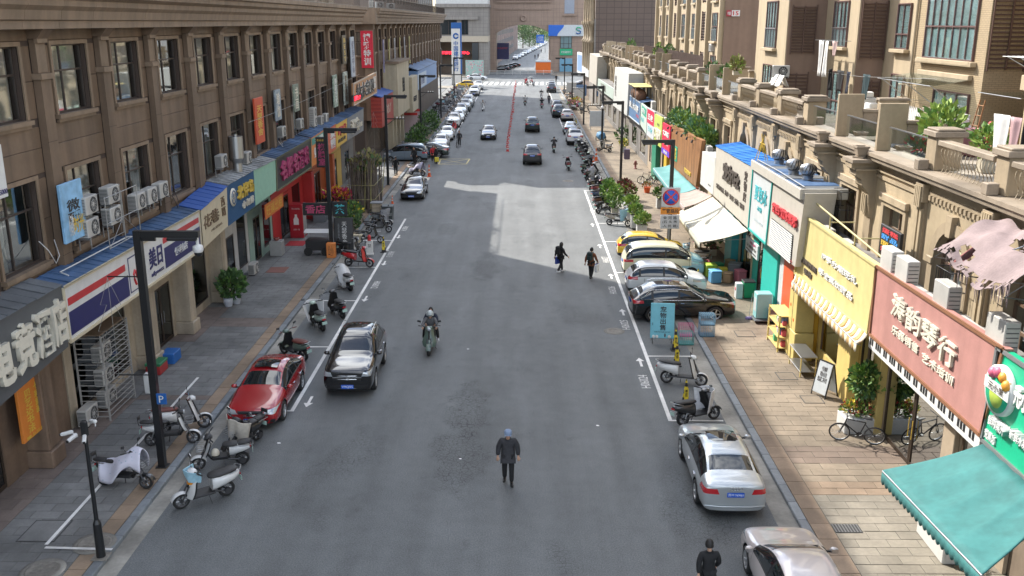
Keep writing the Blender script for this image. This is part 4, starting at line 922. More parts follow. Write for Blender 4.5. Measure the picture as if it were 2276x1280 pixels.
o=sign('white convenience store sign with red stripe, navy panels and a heart emblem',SX,((26.51,5.59),(38.67,5.51),(38.63,3.91),(26.53,3.91)),WHT,texts=[('#',REDS,.19,.30,.345,.14),('#',NAVY,.195,.70,.36,.44),('#',NAVY,.435,.52,.105,.76),('#',WHT,.435,.52,.095,.70,.008),('美日',NAVY,.585,.45,.105,.46,.012,.02),('ailyness',NAVY,.59,.82,.10,.13,.008),('#',REDS,.82,.22,.335,.13),('#',NAVY,.825,.64,.335,.48),('便利店',WHT,.80,.64,.12,.2,.012)],roof=BLUS,edge=CREAM)
# red apple-heart emblem on its white square
def heart(o,c,s,m,sx=1):
    b=B()
    for g in (-1,1):b.tube([(0,g*.02*s,-.1*s),(0,g*.12*s,.28*s),(0,g*.30*s,.38*s),(0,g*.44*s,.20*s),(0,g*.40*s,-.12*s),(0,g*.22*s,-.44*s)],.075*s,m,6)
    b.tube([(0,0,.30*s),(0,.08*s,.52*s)],.04*s,m,5);b.build('emblem',o,c)
p=(31.77,4.56);heart(o,(.03,p[0]-o.location.y,p[1]-o.location.z),.62,REDS)
sign('cream board with brown characters above the beige stone pillars',SX+.05,((38.63,5.52),(42.47,5.89),(42.19,4.12),(38.47,3.87)),CREAM,texts=[('花巷',BRNL,.35,.42,.52,.33,.02,.02),('西\n町',BRNL,.82,.40,.12,.5,.02),('HUAXIANG XITING',BRNL,.42,.74,.6,.06)],roof=P('roof_bright_blue',(.035,.10,.35),.5))
o=sign('corrugated blue sign with yellow characters and a round white emblem',SX,((42.58,5.92),(47.08,5.93),(46.93,4.15),(42.42,4.07)),DBLU,texts=[('北伴岛',GOLD,.62,.36,.60,.36,.05,.03),('小海鲜',LETW,.70,.74,.42,.2,.04,.02)],roof=M('rag_roof',(.32,.33,.33),.8,var=.3,vs=3,grime=.5),ribs=26)
p=(43.21,5.26);b=B();b.lathe([(.42,0),(.42,.05),(.01,.05)],(0,0,0),LETW,20,'x');b.tube([(.055,.3*math.cos(t*.42),.3*math.sin(t*.42)) for t in range(16)],.025,DBLU,5,closed=True);b.build('emblem',o,(.05,p[0]-o.location.y,p[1]-o.location.z));letter('伴',DBLU,(.105,p[0]-o.location.y,p[1]-o.location.z),.32,.34,'+x',o,.004)
sign('blank mint green board between the blue sign and the dark sign',SX,((47.16,5.92),(51.46,5.86),(51.20,4.17),(47.01,4.14)),MINT,roof=MATS['rag_roof'])
sign('dark wine shop sign with raised magenta characters',SX,((51.56,5.87),(60.38,5.93),(60.03,4.14),(51.29,4.15)),DARKS,texts=[(c,MAG,.17+i*.165,.48,.135,.62,.05,.03) for i,c in enumerate('名烟名酒城')],roof=BLUS,edge=P('frame_olive',(.12,.12,.07),.5))
sign('orange and teal shop sign behind the chess room light box',SX,((60.53,5.97),(65.92,6.08),(65.73,4.17),(60.16,4.12)),ORNG,texts=[('#',P('sign_teal',(.04,.25,.20),.45),.45,.18,.8,.22),('水果',WHT,.45,.18,.5,.16,.01),('鲜果',WHT,.5,.6,.7,.35,.02)],roof=BLUS)
sign('red orange fruit shop sign with white characters',SX,((66.04,5.94),(68.87,6.02),(68.56,4.24),(65.73,4.17)),P('sign_coral',(.55,.11,.05),.45),texts=[('果\n园',WHT,.55,.5,.62,.7,.02,.03)],roof=BLUS)
sign('yellow shop sign with red and white characters under the blue roof',SX,((69.02,5.94),(73.41,5.97),(72.97,4.30),(68.74,4.25)),YELS,texts=[('呷哺',REDS,.5,.38,.72,.42,.03,.03),('麻辣烫',BLKP,.5,.78,.72,.16,.01)],roof=BLUS)
sign('grey shop sign with raised cream characters at the end of the stone building',SX,((73.60,5.95),(81.37,6.03),(80.88,4.18),(73.16,4.27)),MGRY,texts=[('湘食',LETW,.42,.5,.5,.6,.06,.04),('小馆',LETW,.78,.62,.2,.2,.03)],roof=BLUS)
# signs round the alley and on the far building
sign('orange photo studio sign with black and white characters over the alley',-13.3,((76.01,8.38),(88.27,8.67),(88.08,6.87),(75.77,6.72)),P('sign_ochre',(.42,.22,.10),.5),texts=[('纳木宝贝',WHT,.46,.5,.72,.74,.03,.06),('纳木宝贝',BLKP,.46,.5,.72,.74,.05,.02),('摄\n影',WHT,.90,.45,.12,.6,.02)],edge=P('frame_pale',(.45,.40,.34),.5))
LED=M('led_red',(.9,.02,.04),.5,emit=1.6)
sign('small black sign with red lit characters under the photo studio sign',-13.25,((75.48,7.52),(80.03,7.40),(79.89,6.86),(75.36,7.04)),BLKP,texts=[('烫饺',LED,.5,.5,.86,.7,.01,.03)])
def banner_y(label,x0,x1,y,z0,z1,m,txt,tm,cat='banner',th=.84,tw=.62,bold=.02,post=None,dep=.12,extra=()):
    """an upright board that faces the camera end of the street"""
    o=thing('vertical_sign',label,cat,((x0+x1)/2,y,z0));w=x1-x0;b=B();b.bev(-w/2,0,0,w/2,dep,z1-z0,m,.02);b.build('board',o)
    if txt:letter(down(txt) if len(txt) > 1 and (z1-z0) > w else txt,tm,(0,-.012,(z1-z0)/2),w*tw,(z1-z0)*th,'-y',o,.004,bold=bold)
    for t,m2,u,v,ww,hh in extra:letter(t,m2,((u-.5)*w,-.014,(1-v)*(z1-z0)),w*ww,(z1-z0)*hh,'-y',o,.004,bold=bold)
    return o
banner_y('tall red training school sign with four white characters on the far building',-14.7,-13.6,88.9,9.0,12.3,P('sign_bright_red',(.55,.02,.045),.4),'博雅特训',WHT,'vertical sign',.86,.62)
def banner_x(label,y0,y1,x,z0,z1,m,txt,tm,cat='banner',th=.84,tw=.6,bold=.015,extra=(),face='+x',dep=.1,name='vertical_sign'):
    o=thing(name,label,cat,(x,(y0+y1)/2,z0));w=y1-y0;s=1 if face == '+x' else -1;b=B();b.bev(-dep*s,-w/2,0,0,w/2,z1-z0,m,.015);b.build('board',o)
    if txt:letter(down(txt),tm,(s*.010,0,(z1-z0)/2),w*tw,(z1-z0)*th,face,o,.003,bold=bold)
    for t,m2,u,v,ww,hh in extra:letter(t,m2,(s*.012,(u-.5)*w*s,(1-v)*(z1-z0)),w*ww,(z1-z0)*hh,face,o,.003,bold=bold)
    return o
SKYB=M('banner_sky_violet',(.22,.42,.62),.5,var=.3,vs=.5)
banner_x('pale blue and violet vertical sign with black characters beside the near window',(28.03,7.43)[0],(29.48,7.13)[0],-13.9,(28.54,6.54)[1],(29.04,8.36)[1],SKYB,"微醺",BLKP,'vertical sign',.42,.6,extra=[('时光',GOLD,.66,.74,.5,.3),('小酒馆',WHT,.3,.72,.22,.36)])
banner_x('orange red incense house banner with yellow characters on the stone pilaster',(49.94,8.17)[0],(51.42,8.03)[0]+.15,-13.95,(50.28,6.84)[1],(50.93,9.23)[1],P('banner_red',(.52,.075,.03),.55),'天瑟香舍',GOLD,'banner',.66,.62)
for ya_,yb_,za_,zb_,mm,tx,tm,lb_ in (((54.26,8.51)[0],(55.38,8.41)[0],(54.03,7.64)[1],(54.50,9.37)[1],P('banner_photo',(.25,.30,.34),.6,var=.35,vs=2),'瑜伽',LETW,'narrow dull photo banner with pale characters on the stone pilaster'),((58.79,8.56)[0],(59.98,8.47)[0],(58.57,7.73)[1],(59.01,9.38)[1],P('banner_green',(.20,.24,.19),.6,var=.35,vs=2),'书画',LETW,'narrow greenish banner on a pilaster above the air conditioners'),((71.35,8.12)[0],(72.75,8.02)[0],(71.03,6.92)[1],(71.66,9.27)[1],P('banner_floral',(.26,.33,.27),.6,var=.5,vs=6),'舞蹈艺术',WHT,'tall narrow floral banner nearer the grey sign'),((75.57,8.03)[0],(77.14,7.92)[0],(75.23,6.74)[1],(75.91,9.29)[1],P('banner_floral_pale',(.34,.38,.34),.6,var=.5,vs=6),'音乐教室',BRNL,'tall narrow pale floral banner beside the photo studio sign'),((75.78,11.01)[0],(77.14,10.97)[0],(75.49,9.89)[1],(76.07,12.09)[1],P('banner_dark',(.10,.08,.05),.5),'BEST',GOLD,'dark narrow sign with gold letters near the roof cornice'),((79.43,10.30)[0],(80.93,10.25)[0],(79.01,8.70)[1],(79.86,11.90)[1],P('banner_white_blue',(.40,.45,.52),.5),'健身中心',NAVY,'white and blue narrow vertical sign at the building corner')):
    banner_x(lb_,ya_,yb_+.1,-13.95,za_,zb_,mm,tx,tm,'vertical sign',.8,.6)
banner_x('orange banner with yellow characters for a painting class on the brown wall',(24.86,2.59)[0],(26.18,2.03)[0],-14.3,(25.24,1.37)[1],(25.71,3.05)[1],P('banner_orange',(.60,.19,.03),.5),'贝艺达书法',GOLD,'banner',.78,.30,extra=[('七\n彩\n童\n画',GOLD,.76,.36,.26,.56),('楼上三楼',GOLD,.5,.95,.8,.06)])
bs=[o for o in COL.objects if o.get('label','').startswith('orange banner with yellow characters for')][0]
for ch in bs.children:
    if ch.name.startswith('lettering') and abs(ch.location.y) < .01 and ch.location.z > .6 and ch.matrix_local.to_scale().z == 1:ch.location.y=-.17;break
banner_x('white advertising board with dark digits at the near end of the brown wall',(24.01,9.41)[0],(25.19,8.99)[0],-13.9,(24.97,8.54)[1],(25.37,9.96)[1],WHT,'',NAVY,'vertical sign',extra=[('5000',NAVY,.80,.88,.34,.10)])
PURW=P('banner_purple',(.30,.28,.42),.5)
for i,ya_ in enumerate(((96.65,10.87)[0],(100.93,10.77)[0],(105.24,10.67)[0],(109.92,10.56)[0],(114.16,10.46)[0],(119.21,10.34)[0])):
    banner_x(('pale lilac narrow sign beside the red training school sign','yellow narrow sign on the first thin pilaster of the far building','white narrow sign between two yellow ones on the far building','second yellow narrow sign on the far building','grey narrow sign after the second yellow one','third yellow narrow sign on the far building')[i],ya_-.25,ya_+.25,-13.7,8.2,11.4,(PURW,P('banner_yellow',(.50,.45,.20),.5),P('banner_greyw',(.42,.43,.44),.5),MATS['banner_yellow'],MATS['banner_greyw'],MATS['banner_yellow'])[i],'教育培训',NAVY,'vertical sign',.8,.6)
# red shop block, cream box sign and blue sign of the far building
o=thing('shop_box','red shop block with a bright blue roof beside the cream sign box','shop front',(-12.95,92.6,3.6));RB=P('red_cladding',(.33,.045,.03),.5)
b=B();b.bev(-1.0,-4.1,0,0,4.0,2.75,RB,.03);b.build('board',o);b=B();b.prism([(0.05,2.76),(0.05,2.84),(-1.1,3.15),(-1.1,3.05)],'y',-4.2,4.05,MATS['roof_bright_blue']);b.build('roof_sheet',o);letter('久久丫',LETW,(.012,.6,1.4),3.2,.9,'+x',o,.01)
for i in range(7):b=B();b.box(-.98,-4.13,.2+i*.36,-.02,-4.101,.42+i*.36,P('red_slat',(.26,.03,.025),.5));b.build('slat',o)
o=thing('shop_box','tall cream sign box with dark characters standing out from the far building','shop front',(-12.6,104.5,3.7));CB2=P('cream_panel',(.44,.385,.28),.6,streak=.15)
b=B();b.bev(-1.5,-6.7,0,0,3.3,5.3,CB2,.02);b.build('board',o);b=B();b.box(-1.6,-6.9,5.31,.2,3.5,5.55,STL);b.build('roof_edge',o);letter('妍妍',BLKP,(.012,-1.8,3.0),2.0,1.5,'+x',o,.02);letter('美容会所',BLKP,(.012,-1.8,1.75),1.7,.35,'+x',o,.01)
b=B();b.bev(-.4,3.6,-.5,0.3,9.5,3.4,CB2,.02);b.build('lower_board',o);letter('蓝岸造型',BLKP,(.32,6.2,.9),3.2,.6,'+x',o,.02)
for i,y in enumerate((-5.8,-3.2,.0,3.1)):b=B();b.box(-1.5,y-.35,-3.57,-.7,y+.35,-.01,CB2);b.build('pillar',o)
o=thing('shop_box','long pale blue and white bank sign at the far end of the brown building','shop front',(-12.7,131,5.0));PB=P('pale_blue_sign',(.14,.25,.46),.45)
b=B();b.bev(-1.2,-13,0,0,13,2.3,PB,.02);b.build('board',o);b=B();b.box(.001,-12.8,.12,.02,-2.5,1.9,P('sign_ice',(.44,.52,.60),.45));b.build('panel',o);letter('贵宾银行',NAVY,(.03,-8,1.0),7,1.1,'+x',o,.01);b=B();b.prism([(0.1,2.32),(.1,2.4),(-1.4,2.9),(-1.4,2.8)],'y',-13.1,13.1,BLUS);b.build('roof_sheet',o)
# ground-floor fronts under the signs
SFG=M('shop_glass',(.20,.23,.23),.03,glass=.12);BEIG=M('beige_stone',(.40,.335,.25),.6,var=.1,vs=1.2,bump=.1,streak=.2);DOORM=M('door_bronze',(.05,.035,.025),.4,.4)
def shop_front(label,y0,y1,top,wall,cols=(),glass=(),doors=(),colm=None,stall=0,X=-14.9,extra=None):
    o=thing('storefront',label,'shop front',(X,(y0+y1)/2,.13));c=(y0+y1)/2
    b=B();b.box(-.02,y0-c,top-.5,.06,y1-c,top,wall);b.box(-.04,y0-c,-.02,.002,y1-c,top-.5,ROOM); 
    e=sorted([(g[0],g[1]) for g in glass]+[(d[0],d[1]) for d in doors]);y=y0
    for a,z in e+[(y1,y1)]:
        if a-y > .05:b.box(.003,y-c,0,.08,a-c,top-.502,wall)
        y=z
    b.build('wall',o)
    for a,z in glass:
        q=B();q.box(.01,a-c,.45,.05,a-c+.06,top-.52,ALU);q.box(.01,z-c-.06,.45,.05,z-c,top-.52,ALU);q.box(.01,a-c,.38,.07,z-c,.449,ALU);q.box(.003,a-c,0,.06,z-c,.379,wall);w=q.build('window',o)
        q=B();q.quad((.03,a-c+.06,.45),(.03,z-c-.06,.45),(.03,z-c-.06,top-.52),(.03,a-c+.06,top-.52),SFG);q.build('pane',w,fix=False)
    for a,z in doors:
        q=B();m=(a+z)/2-c
        for s,t in ((a-c,m-.01),(m+.01,z-c)):q.box(.02,s,.03,.06,s+.08,2.5,DOORM);q.box(.02,t-.08,.03,.06,t,2.5,DOORM);q.box(.02,s+.08,.03,.06,t-.08,.16,DOORM);q.box(.02,s+.08,2.4,.06,t-.08,2.5,DOORM)
        q.box(.01,a-c,2.501,.07,z-c,top-.52,wall);d=q.build('door',o)
        q=B();q.quad((.04,a-c+.08,.16),(.04,z-c-.08,.16),(.04,z-c-.08,2.4),(.04,a-c+.08,2.4),SFG);q.build('pane',d,fix=False);q=B()
        for s in (-.14,.14):q.cyl((.10,m+s,.95),(.10,m+s,1.45),.014,CHR,6)
        q.build('handle',d)
    for y in cols:
        q=B();k=colm or BEIG;q.bev(.0,y-c-.42,0,.85,y-c+.42,.55,k,.03);q.bev(.0,y-c-.34,.551,.74,y-c+.34,top-.01,k,.02);q.box(.742,y-c-.24,.75,.75,y-c+.24,top-.3,k);q.build('pillar',o)
    if extra:extra(o,c)
    return o
BRW=M('brown_shop_wall',(.155,.105,.072),.6,var=.15,vs=1.2,bump=.12,streak=.25)
shop_front('brown stone hotel front with tall bronze door under the dark grey sign',20.0,28.6,3.5,BRW,cols=(26.2,),doors=((22.2,24.6),),colm=BRW)
shop_front('convenience store front with beige stone pillars and glass doors',28.7,39.6,3.3,BEIG,cols=(34.6,38.9),glass=((29.2,33.6),),doors=((36.0,38.2),))
shop_front('cream shop front with tall display windows beside the potted plant',39.7,44.2,3.5,BEIG,glass=((40.0,42.9),),cols=(43.7,))
shop_front('seafood shop front with dark glass doors full of stickers',44.3,50.0,3.6,P('front_white',(.42,.42,.41),.6),doors=((45.0,47.4),),glass=((48.0,49.6),))
shop_front('pale green and orange shop front with a rental banner',50.1,55.0,3.5,P('front_green',(.24,.34,.29),.6),doors=((51.0,52.4),),glass=((53.0,54.6),))
shop_front('bright red wine shop front with green door leaves',55.1,64.8,3.2,P('front_red',(.42,.03,.03),.45),doors=((57.0,59.2),),glass=((60.2,62.4),),cols=(63.6,),colm=MATS['front_red'])
shop_front('orange shop front with a dark stair beside the bamboo',64.9,72.0,3.4,P('front_orange',(.42,.10,.03),.5),doors=((67.0,69.0),),cols=(71.0,),colm=MATS['front_orange'])
shop_front('yellow fronted noodle shop with glass doors',72.1,77.4,3.5,P('front_yellow',(.45,.30,.06),.5),doors=((73.5,75.5),))
shop_front('dark grey restaurant front at the alley corner',77.5,83.2,3.6,P('front_grey',(.12,.12,.12),.6),doors=((79.0,81.0),))
o=thing('rental_banner','orange shop-to-let banner with yellow characters under the mint board','banner',(-13.9,52.2,2.75));b=B();b.box(0,-2.0,0,.03,2.0,.8,P('banner_orange2',(.58,.15,.03),.5));b.build('cloth',o);letter('旺铺出租',GOLD,(.034,0,.4),3.4,.6,'+x',o,.002)
# ------------------------------------------------------------------ the sunlit podium with its terraces
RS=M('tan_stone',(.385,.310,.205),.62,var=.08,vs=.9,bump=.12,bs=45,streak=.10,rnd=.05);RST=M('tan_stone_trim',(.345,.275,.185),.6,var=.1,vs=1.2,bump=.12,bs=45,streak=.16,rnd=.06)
RSC=M('weathered_cap_stone',(.27,.22,.165),.7,var=.14,vs=2,bump=.15,bs=40,grime=.3,rnd=.08);GLR=M('window_glass_teal',(.80,.93,.93),.03,glass=.14);CURA=M('curtain_ice',(.40,.53,.54),.9,var=.25,vs=1.2,rnd=.3);ALUB=M('tan_frame',(.19,.125,.085),.45,.2);BAR=M('baluster_pale',(.42,.35,.25),.6)
RX,U0,UP=12.6,31.5,4.45
rb=thing('podium_building','long sunlit tan stone podium with arched windows, consoles and balustraded terraces above the shops','building',(RX,0,0))
def ucen(k):return U0+k*UP
def utype(k):return 'W' if (k // 3) % 2 == 0 else 'A'
KS=range(-4,28)
def arch_pts(r,zs,n=12):return [(r*math.cos(math.pi*i/n),zs+r*math.sin(math.pi*i/n)) for i in range(n+1)]
h=UP/2
# wall pieces by type, shared by every unit
b=B();zs,r,zb=6.15,1.0,4.35
b.prism([(h,2.6),(h,8.2),(-h,8.2),(-h,2.6),(-r,2.6),(-r,zb),(-r,zs)]+arch_pts(r,zs)[::-1][1:]+[(r,zb),(-r+.0001,zb),(-r+.0001,2.6)],'x',0,.30,RS) if False else None
def ring_wall(bb,inner,m,x0=0,x1=.3):
    """a wall unit with an opening: a ring of quads between the outer rectangle and the opening"""
    n=len(inner);outer=[]
    for y,z in inner:
        cy,cz=y,z-5.9;k=max(abs(cy)/h,(cz/2.3 if cz > 0 else -cz/3.3));outer.append((cy/k,5.9+cz/k))
    for i in range(n):
        j=(i+1) % n;a,c,d,e=inner[i],inner[j],outer[j],outer[i]
        vs=[(x0,*a),(x0,*c),(x0,*d),(x0,*e)];bb.add(vs,[(0,1,2,3)],m);bb.add([(x0,*a),(x0,*c),(x1,*c),(x1,*a)],[(0,1,2,3)],m)
def dense(p,step=.25):
    o_=[]
    for i in range(len(p)):
        a,c=Vector(p[i]),Vector(p[(i+1) % len(p)]);n=max(1,int((c-a).length/step));o_ += [tuple(a.lerp(c,t/n)) for t in range(n)]
    return o_
A_open=[(-r,zb),(r,zb),(r,zs)]+arch_pts(r,zs)[1:]
W_open=[(-.86,4.35),(.86,4.35),(.86,7.0),(-.86,7.0)]
def corners(p): 
    # the outer corners are reached by rays through them
    return p
wa=B();ring_wall(wa,dense(A_open,.2),RS); 
for sg in (-1,1):
    for z0,z1 in ((8.2,8.2),):pass
b_=B()
amesh=None
def unit_mesh(opening,kind):
    bb=B()
    if kind == 'A':
        bb.box(0,-h,2.6,.3,-r,8.3,RS);bb.box(0,r,2.6,.3,h,8.3,RS);bb.box(0,-r,2.6,.3,r,zb,RS)
        n=12;pts=arch_pts(r,zs,n)
        for i in range(n):
            a,c=pts[i],pts[i+1];bb.add([(0,*a),(0,*c),(0,c[0],8.3),(0,a[0],8.3)],[(0,1,2,3)],RS);bb.add([(0,*a),(0,*c),(.3,*c),(.3,*a)],[(0,1,2,3)],RS)
        o_,i_=arch_pts(r+.34,zs,n),arch_pts(r+.002,zs,n)
        for i in range(n):bb.add([(-.09,*i_[i]),(-.09,*i_[i+1]),(-.09,*o_[i+1]),(-.09,*o_[i]),(-.001,*i_[i]),(-.001,*i_[i+1]),(-.001,*o_[i+1]),(-.001,*o_[i])],[(0,1,2,3),(3,2,6,7),(0,4,5,1)],RST)
        for sg in (-1,1):bb.box(-.09,sg*(r+.002),4.3,-.001,sg*(r+.34),zs,RST);bb.bev(-.14,sg*(r-.02),zs-.16,-.002,sg*(r+.38),zs+.06,RST,.02)
        bb.prism([(-.14,zs+r-.1),(.14,zs+r-.1),(.2,zs+r+.52),(-.2,zs+r+.52)],'x',-.2,-.001,RST)
        bb.box(-.05,-h+.36,7.98,-.001,h-.36,8.08,RST)
        for i in range(14):y=-h+.5+i*(2*h-1.0)/13;bb.box(-.09,y-.07,7.82,-.001,y+.07,7.975,RST)
    else:
        w,t=.86,7.0
        bb.box(0,-h,2.6,.3,-w,8.3,RS);bb.box(0,w,2.6,.3,h,8.3,RS);bb.box(0,-w,2.6,.3,w,4.35,RS);bb.box(0,-w,t,.3,w,8.3,RS)
        bb.bev(-.16,-w-.32,t+.16,-.001,w+.32,t+.42,RST,.02);bb.box(-.08,-w-.22,4.3,-.001,-w,t+.158,RST);bb.box(-.08,w,4.3,-.001,w+.22,t+.158,RST);bb.box(-.079,-w,t,-.001,w,t+.158,RST)
        bb.box(-.06,-h+.3,7.82,-.001,h-.3,7.94,RST);bb.box(-.10,-h+.3,8.06,-.001,h-.3,8.12,RST)
    me=bb.mesh('wall');return me
WM={'A':unit_mesh(A_open,'A'),'W':unit_mesh(W_open,'W')}
# window of each type, facing -x
def rwin(kind):
    f,p,i=B(),B(),B();w,t=(r,zs+r) if kind == 'A' else (.86,7.0);t2=zs if kind == 'A' else t
    for y in ((-w,-w+.07),(w-.07,w),(-.035,.035)):f.box(.18,y[0],4.35,.26,y[1],t2+(.0 if kind == 'W' else .0),ALUB)
    for y in (-w/2,w/2):f.box(.185,y-.025,4.35,.255,y+.025,t2-.75,ALUB)
    f.box(.182,-w+.07,4.35,.258,w-.07,4.43,ALUB);f.box(.182,-w+.07,t2-.78,.258,w-.07,t2-.70,ALUB);f.box(.181,-w+.07,t2-.07,.257,w-.07,t2,ALUB)
    if kind == 'A':
        f.tube([(.22,*q) for q in arch_pts(r-.04,zs,10)],.04,ALUB,5)
        p.add([(.22,*q) for q in arch_pts(r-.04,zs,10)],[tuple(range(11))],GLR)
    p.quad((.22,-w+.07,4.43),(.22,w-.07,4.43),(.22,w-.07,t2),(.22,-w+.07,t2),GLR)
    i.box(.95,-w-.2,4.2,.98,w+.2,t+.2,ROOM)
    c=B();c.grid(lambda u,v:(.42+.04*math.sin(u*30),-w+.1+u*(w*.9),4.4+v*(t2-4.5)),24,1,CURA);c.grid(lambda u,v:(.46+.04*math.sin(u*26),w*.15+u*(w*.75),4.4+v*(t2-4.5)),20,1,CURT2)
    return [(n,q.mesh(n)) for n,q in (('window',f),('pane',p),('interior',i),('curtain',c))]
RW={'A':rwin('A'),'W':rwin('W')}
# piers between units
def pier_mesh(kind):
    bb=B()
    if kind == 'A':
        bb.box(-.10,-.26,2.6,-.001,.26,7.7,RST);bb.box(-.16,-.20,2.6,-.101,-.06,7.5,RS);bb.box(-.16,.06,2.6,-.101,.20,7.5,RS)
        bb.bev(-.22,-.30,7.7,-.001,.30,8.28,RST,.02)
        for i in range(4):bb.box(-.27,-.22+i*.125,7.55,-.221,-.14+i*.125,8.2,RS)
    else:
        bb.box(-.10,-.30,2.6,-.001,.30,6.9,RST)
        bb.prism([(-.02,6.3),(-.14,6.35),(-.22,6.75),(-.26,7.2),(-.52,7.5),(-.56,7.72),(-.78,7.86),(-.78,8.02),(-.95,8.12),(-.95,8.32),(-.001,8.32),(-.001,6.3)],'y',-.34,.34,RST);bb.box(-1.0,-.55,8.321,-.001,.55,8.44,RSC);bb.box(-.82,-.46,8.04,-.02,.46,8.1,RST)
        for i in range(3):bb.box(-.30,-.2+i*.16,6.5,-.235,-.12+i*.16,7.15,RS)
    me=bb.mesh('pilaster');bb.fix(me);return me
PM={'A':pier_mesh('A'),'W':pier_mesh('W')}
bb=B();bb.prism([(.3,8.301),(-.12,8.301),(-.16,8.36),(-.34,8.42),(-.36,8.54),(-.42,8.58),(-.42,8.70),(.5,8.70),(.5,8.301)],'y',-h+.004,h-.004,RSC);LEDGE=bb.mesh('ledge_stone');bb.fix(LEDGE)
bb=B();bb.bev(0,-.36,8.702,.8,.36,9.72,RST,.02);bb.bev(-.10,-.47,9.722,.9,.47,9.90,RSC,.02);bb.bev(-.02,-.42,9.901,.82,.42,9.97,RSC,.02);POST=bb.mesh('balustrade_pier');bb.fix(POST)
bb=B();bb.bev(-.40,-.17,8.702,-.08,.17,9.02,RSC,.02);BLOCK=bb.mesh('ledge_block');bb.fix(BLOCK)
bb=B();bb.tube([(.12+.09*math.sin(t*1.05),.03*math.sin(t*1.05),8.70+t*.135) for t in range(7)],.016,BAR,4);BALM=bb.mesh('baluster'); 
bb=B();bb.bev(-.02,-h+.47,9.50,.34,h-.47,9.66,RSC,.02);RAILM=bb.mesh('handrail');bb.fix(RAILM)
TGL=M('terrace_glass',(.90,.95,.95),.04,glass=.10)
bb=B();bb.quad((.20,-h+.5,8.72),(.20,h-.5,8.72),(.20,h-.5,9.55),(.20,-h+.5,9.55),TGL);bb.box(.18,-h+.5,9.551,.24,h-.5,9.59,STEEL);GPAN=bb.mesh('glass_panel')
bb=B();bb.bev(-.05,-.10,8.702,.95,.10,10.35,RST,.015);bb.bev(.951,-.14,8.702,1.5,.14,9.65,RSC,.015);bb.bev(.9,-.2,9.651,1.6,.2,9.76,RSC,.015);bb.bev(1.55,-.14,8.702,2.6,.14,10.1,RST,.015);bb.bev(1.5,-.2,10.101,2.7,.2,10.2,RSC,.015);PART=bb.mesh('partition_wall');bb.fix(PART)
nb=0
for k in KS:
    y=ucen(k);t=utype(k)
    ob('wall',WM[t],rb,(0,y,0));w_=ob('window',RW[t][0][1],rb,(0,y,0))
    for nm,me in RW[t][1:]:ob(nm,me,w_)
    ob('ledge_stone',LEDGE,rb,(0,y,0))
    tb='A' if 'A' == t or utype(k-1) == 'A' else 'W'
    ob('pilaster',PM[tb],rb,(0,y-h,0))
    if tb == 'A' :ob('balustrade_pier',POST,rb,(0,y-h,0));ob('ledge_block',BLOCK,rb,(0,y-h,0))
    else:ob('partition_wall',PART,rb,(0,y-h,0))
    if t == 'A':
        ob('handrail',RAILM,rb,(0,y,0));n=15 if k < 8 else 9
        for i in range(n):
            if nb < 290:ob('baluster',BALM,rb,(0,y-h+.62+i*(UP-1.24)/(n-1),0));nb += 1
        if nb >= 290:
            q=B()
            for i in range(n):yy=-h+.62+i*(UP-1.24)/(n-1);q.box(.08,yy-.02,8.71,.12,yy+.02,9.5,BAR)
            tag(q.build('baluster_row',rb,(0,y,0)),kind='stuff')
    else:ob('glass_panel',GPAN,rb,(0,y,0))
Y0R,Y1R=ucen(-4)-h,ucen(27)+h
b=B();b.box(.98,Y0R,0,14,Y1R,8.0,ROOM);b.build('core',rb)
b=B();b.box(.51,Y0R,8.0,14,Y1R,8.55,M('terrace_tile',(.36,.32,.27),.8,var=.15,vs=1,grime=.3));b.build('terrace_floor',rb)
b=B();b.box(-.75,Y0R,0,-.5,Y1R,2.9,M('right_shop_wall',(.20,.155,.115),.7,var=.1,vs=1,streak=.2));b.box(-1.3,Y0R,5.05,-.001,Y1R,5.12,M('sign_ledge',(.20,.19,.18),.8,var=.2,vs=2,grime=.4));b.build('ground_floor_wall',rb)
# stone pots on the consoles
for i,k in enumerate((1,2,7,8,13,14)):
    o=thing('stone_pot',('square stone planter pot on the console nearest the cake sign','square stone planter pot on the console above the turbine vents','stone planter pot on the console above the wooden sign','stone planter pot on the console beyond the wooden sign','stone planter pot above the blue shop sign','stone planter pot beside the big white sign box')[i],'plant pot',(RX-.55,ucen(k)-h,8.445));b=B()
    b.prism([(-.2,0),(.2,0),(.2,.06),(-.2,.06)],'y',-.2,.2,RSC);vs=[]
    b.lathe([(.18,.06),(.21,.1),(.29,.34),(.33,.36),(.33,.42),(.27,.42),(.25,.36),(.01,.34)],(0,0,0),RSC,4,smooth=False);q=b.build('pot',o);q.rotation_euler=(0,0,R(45))
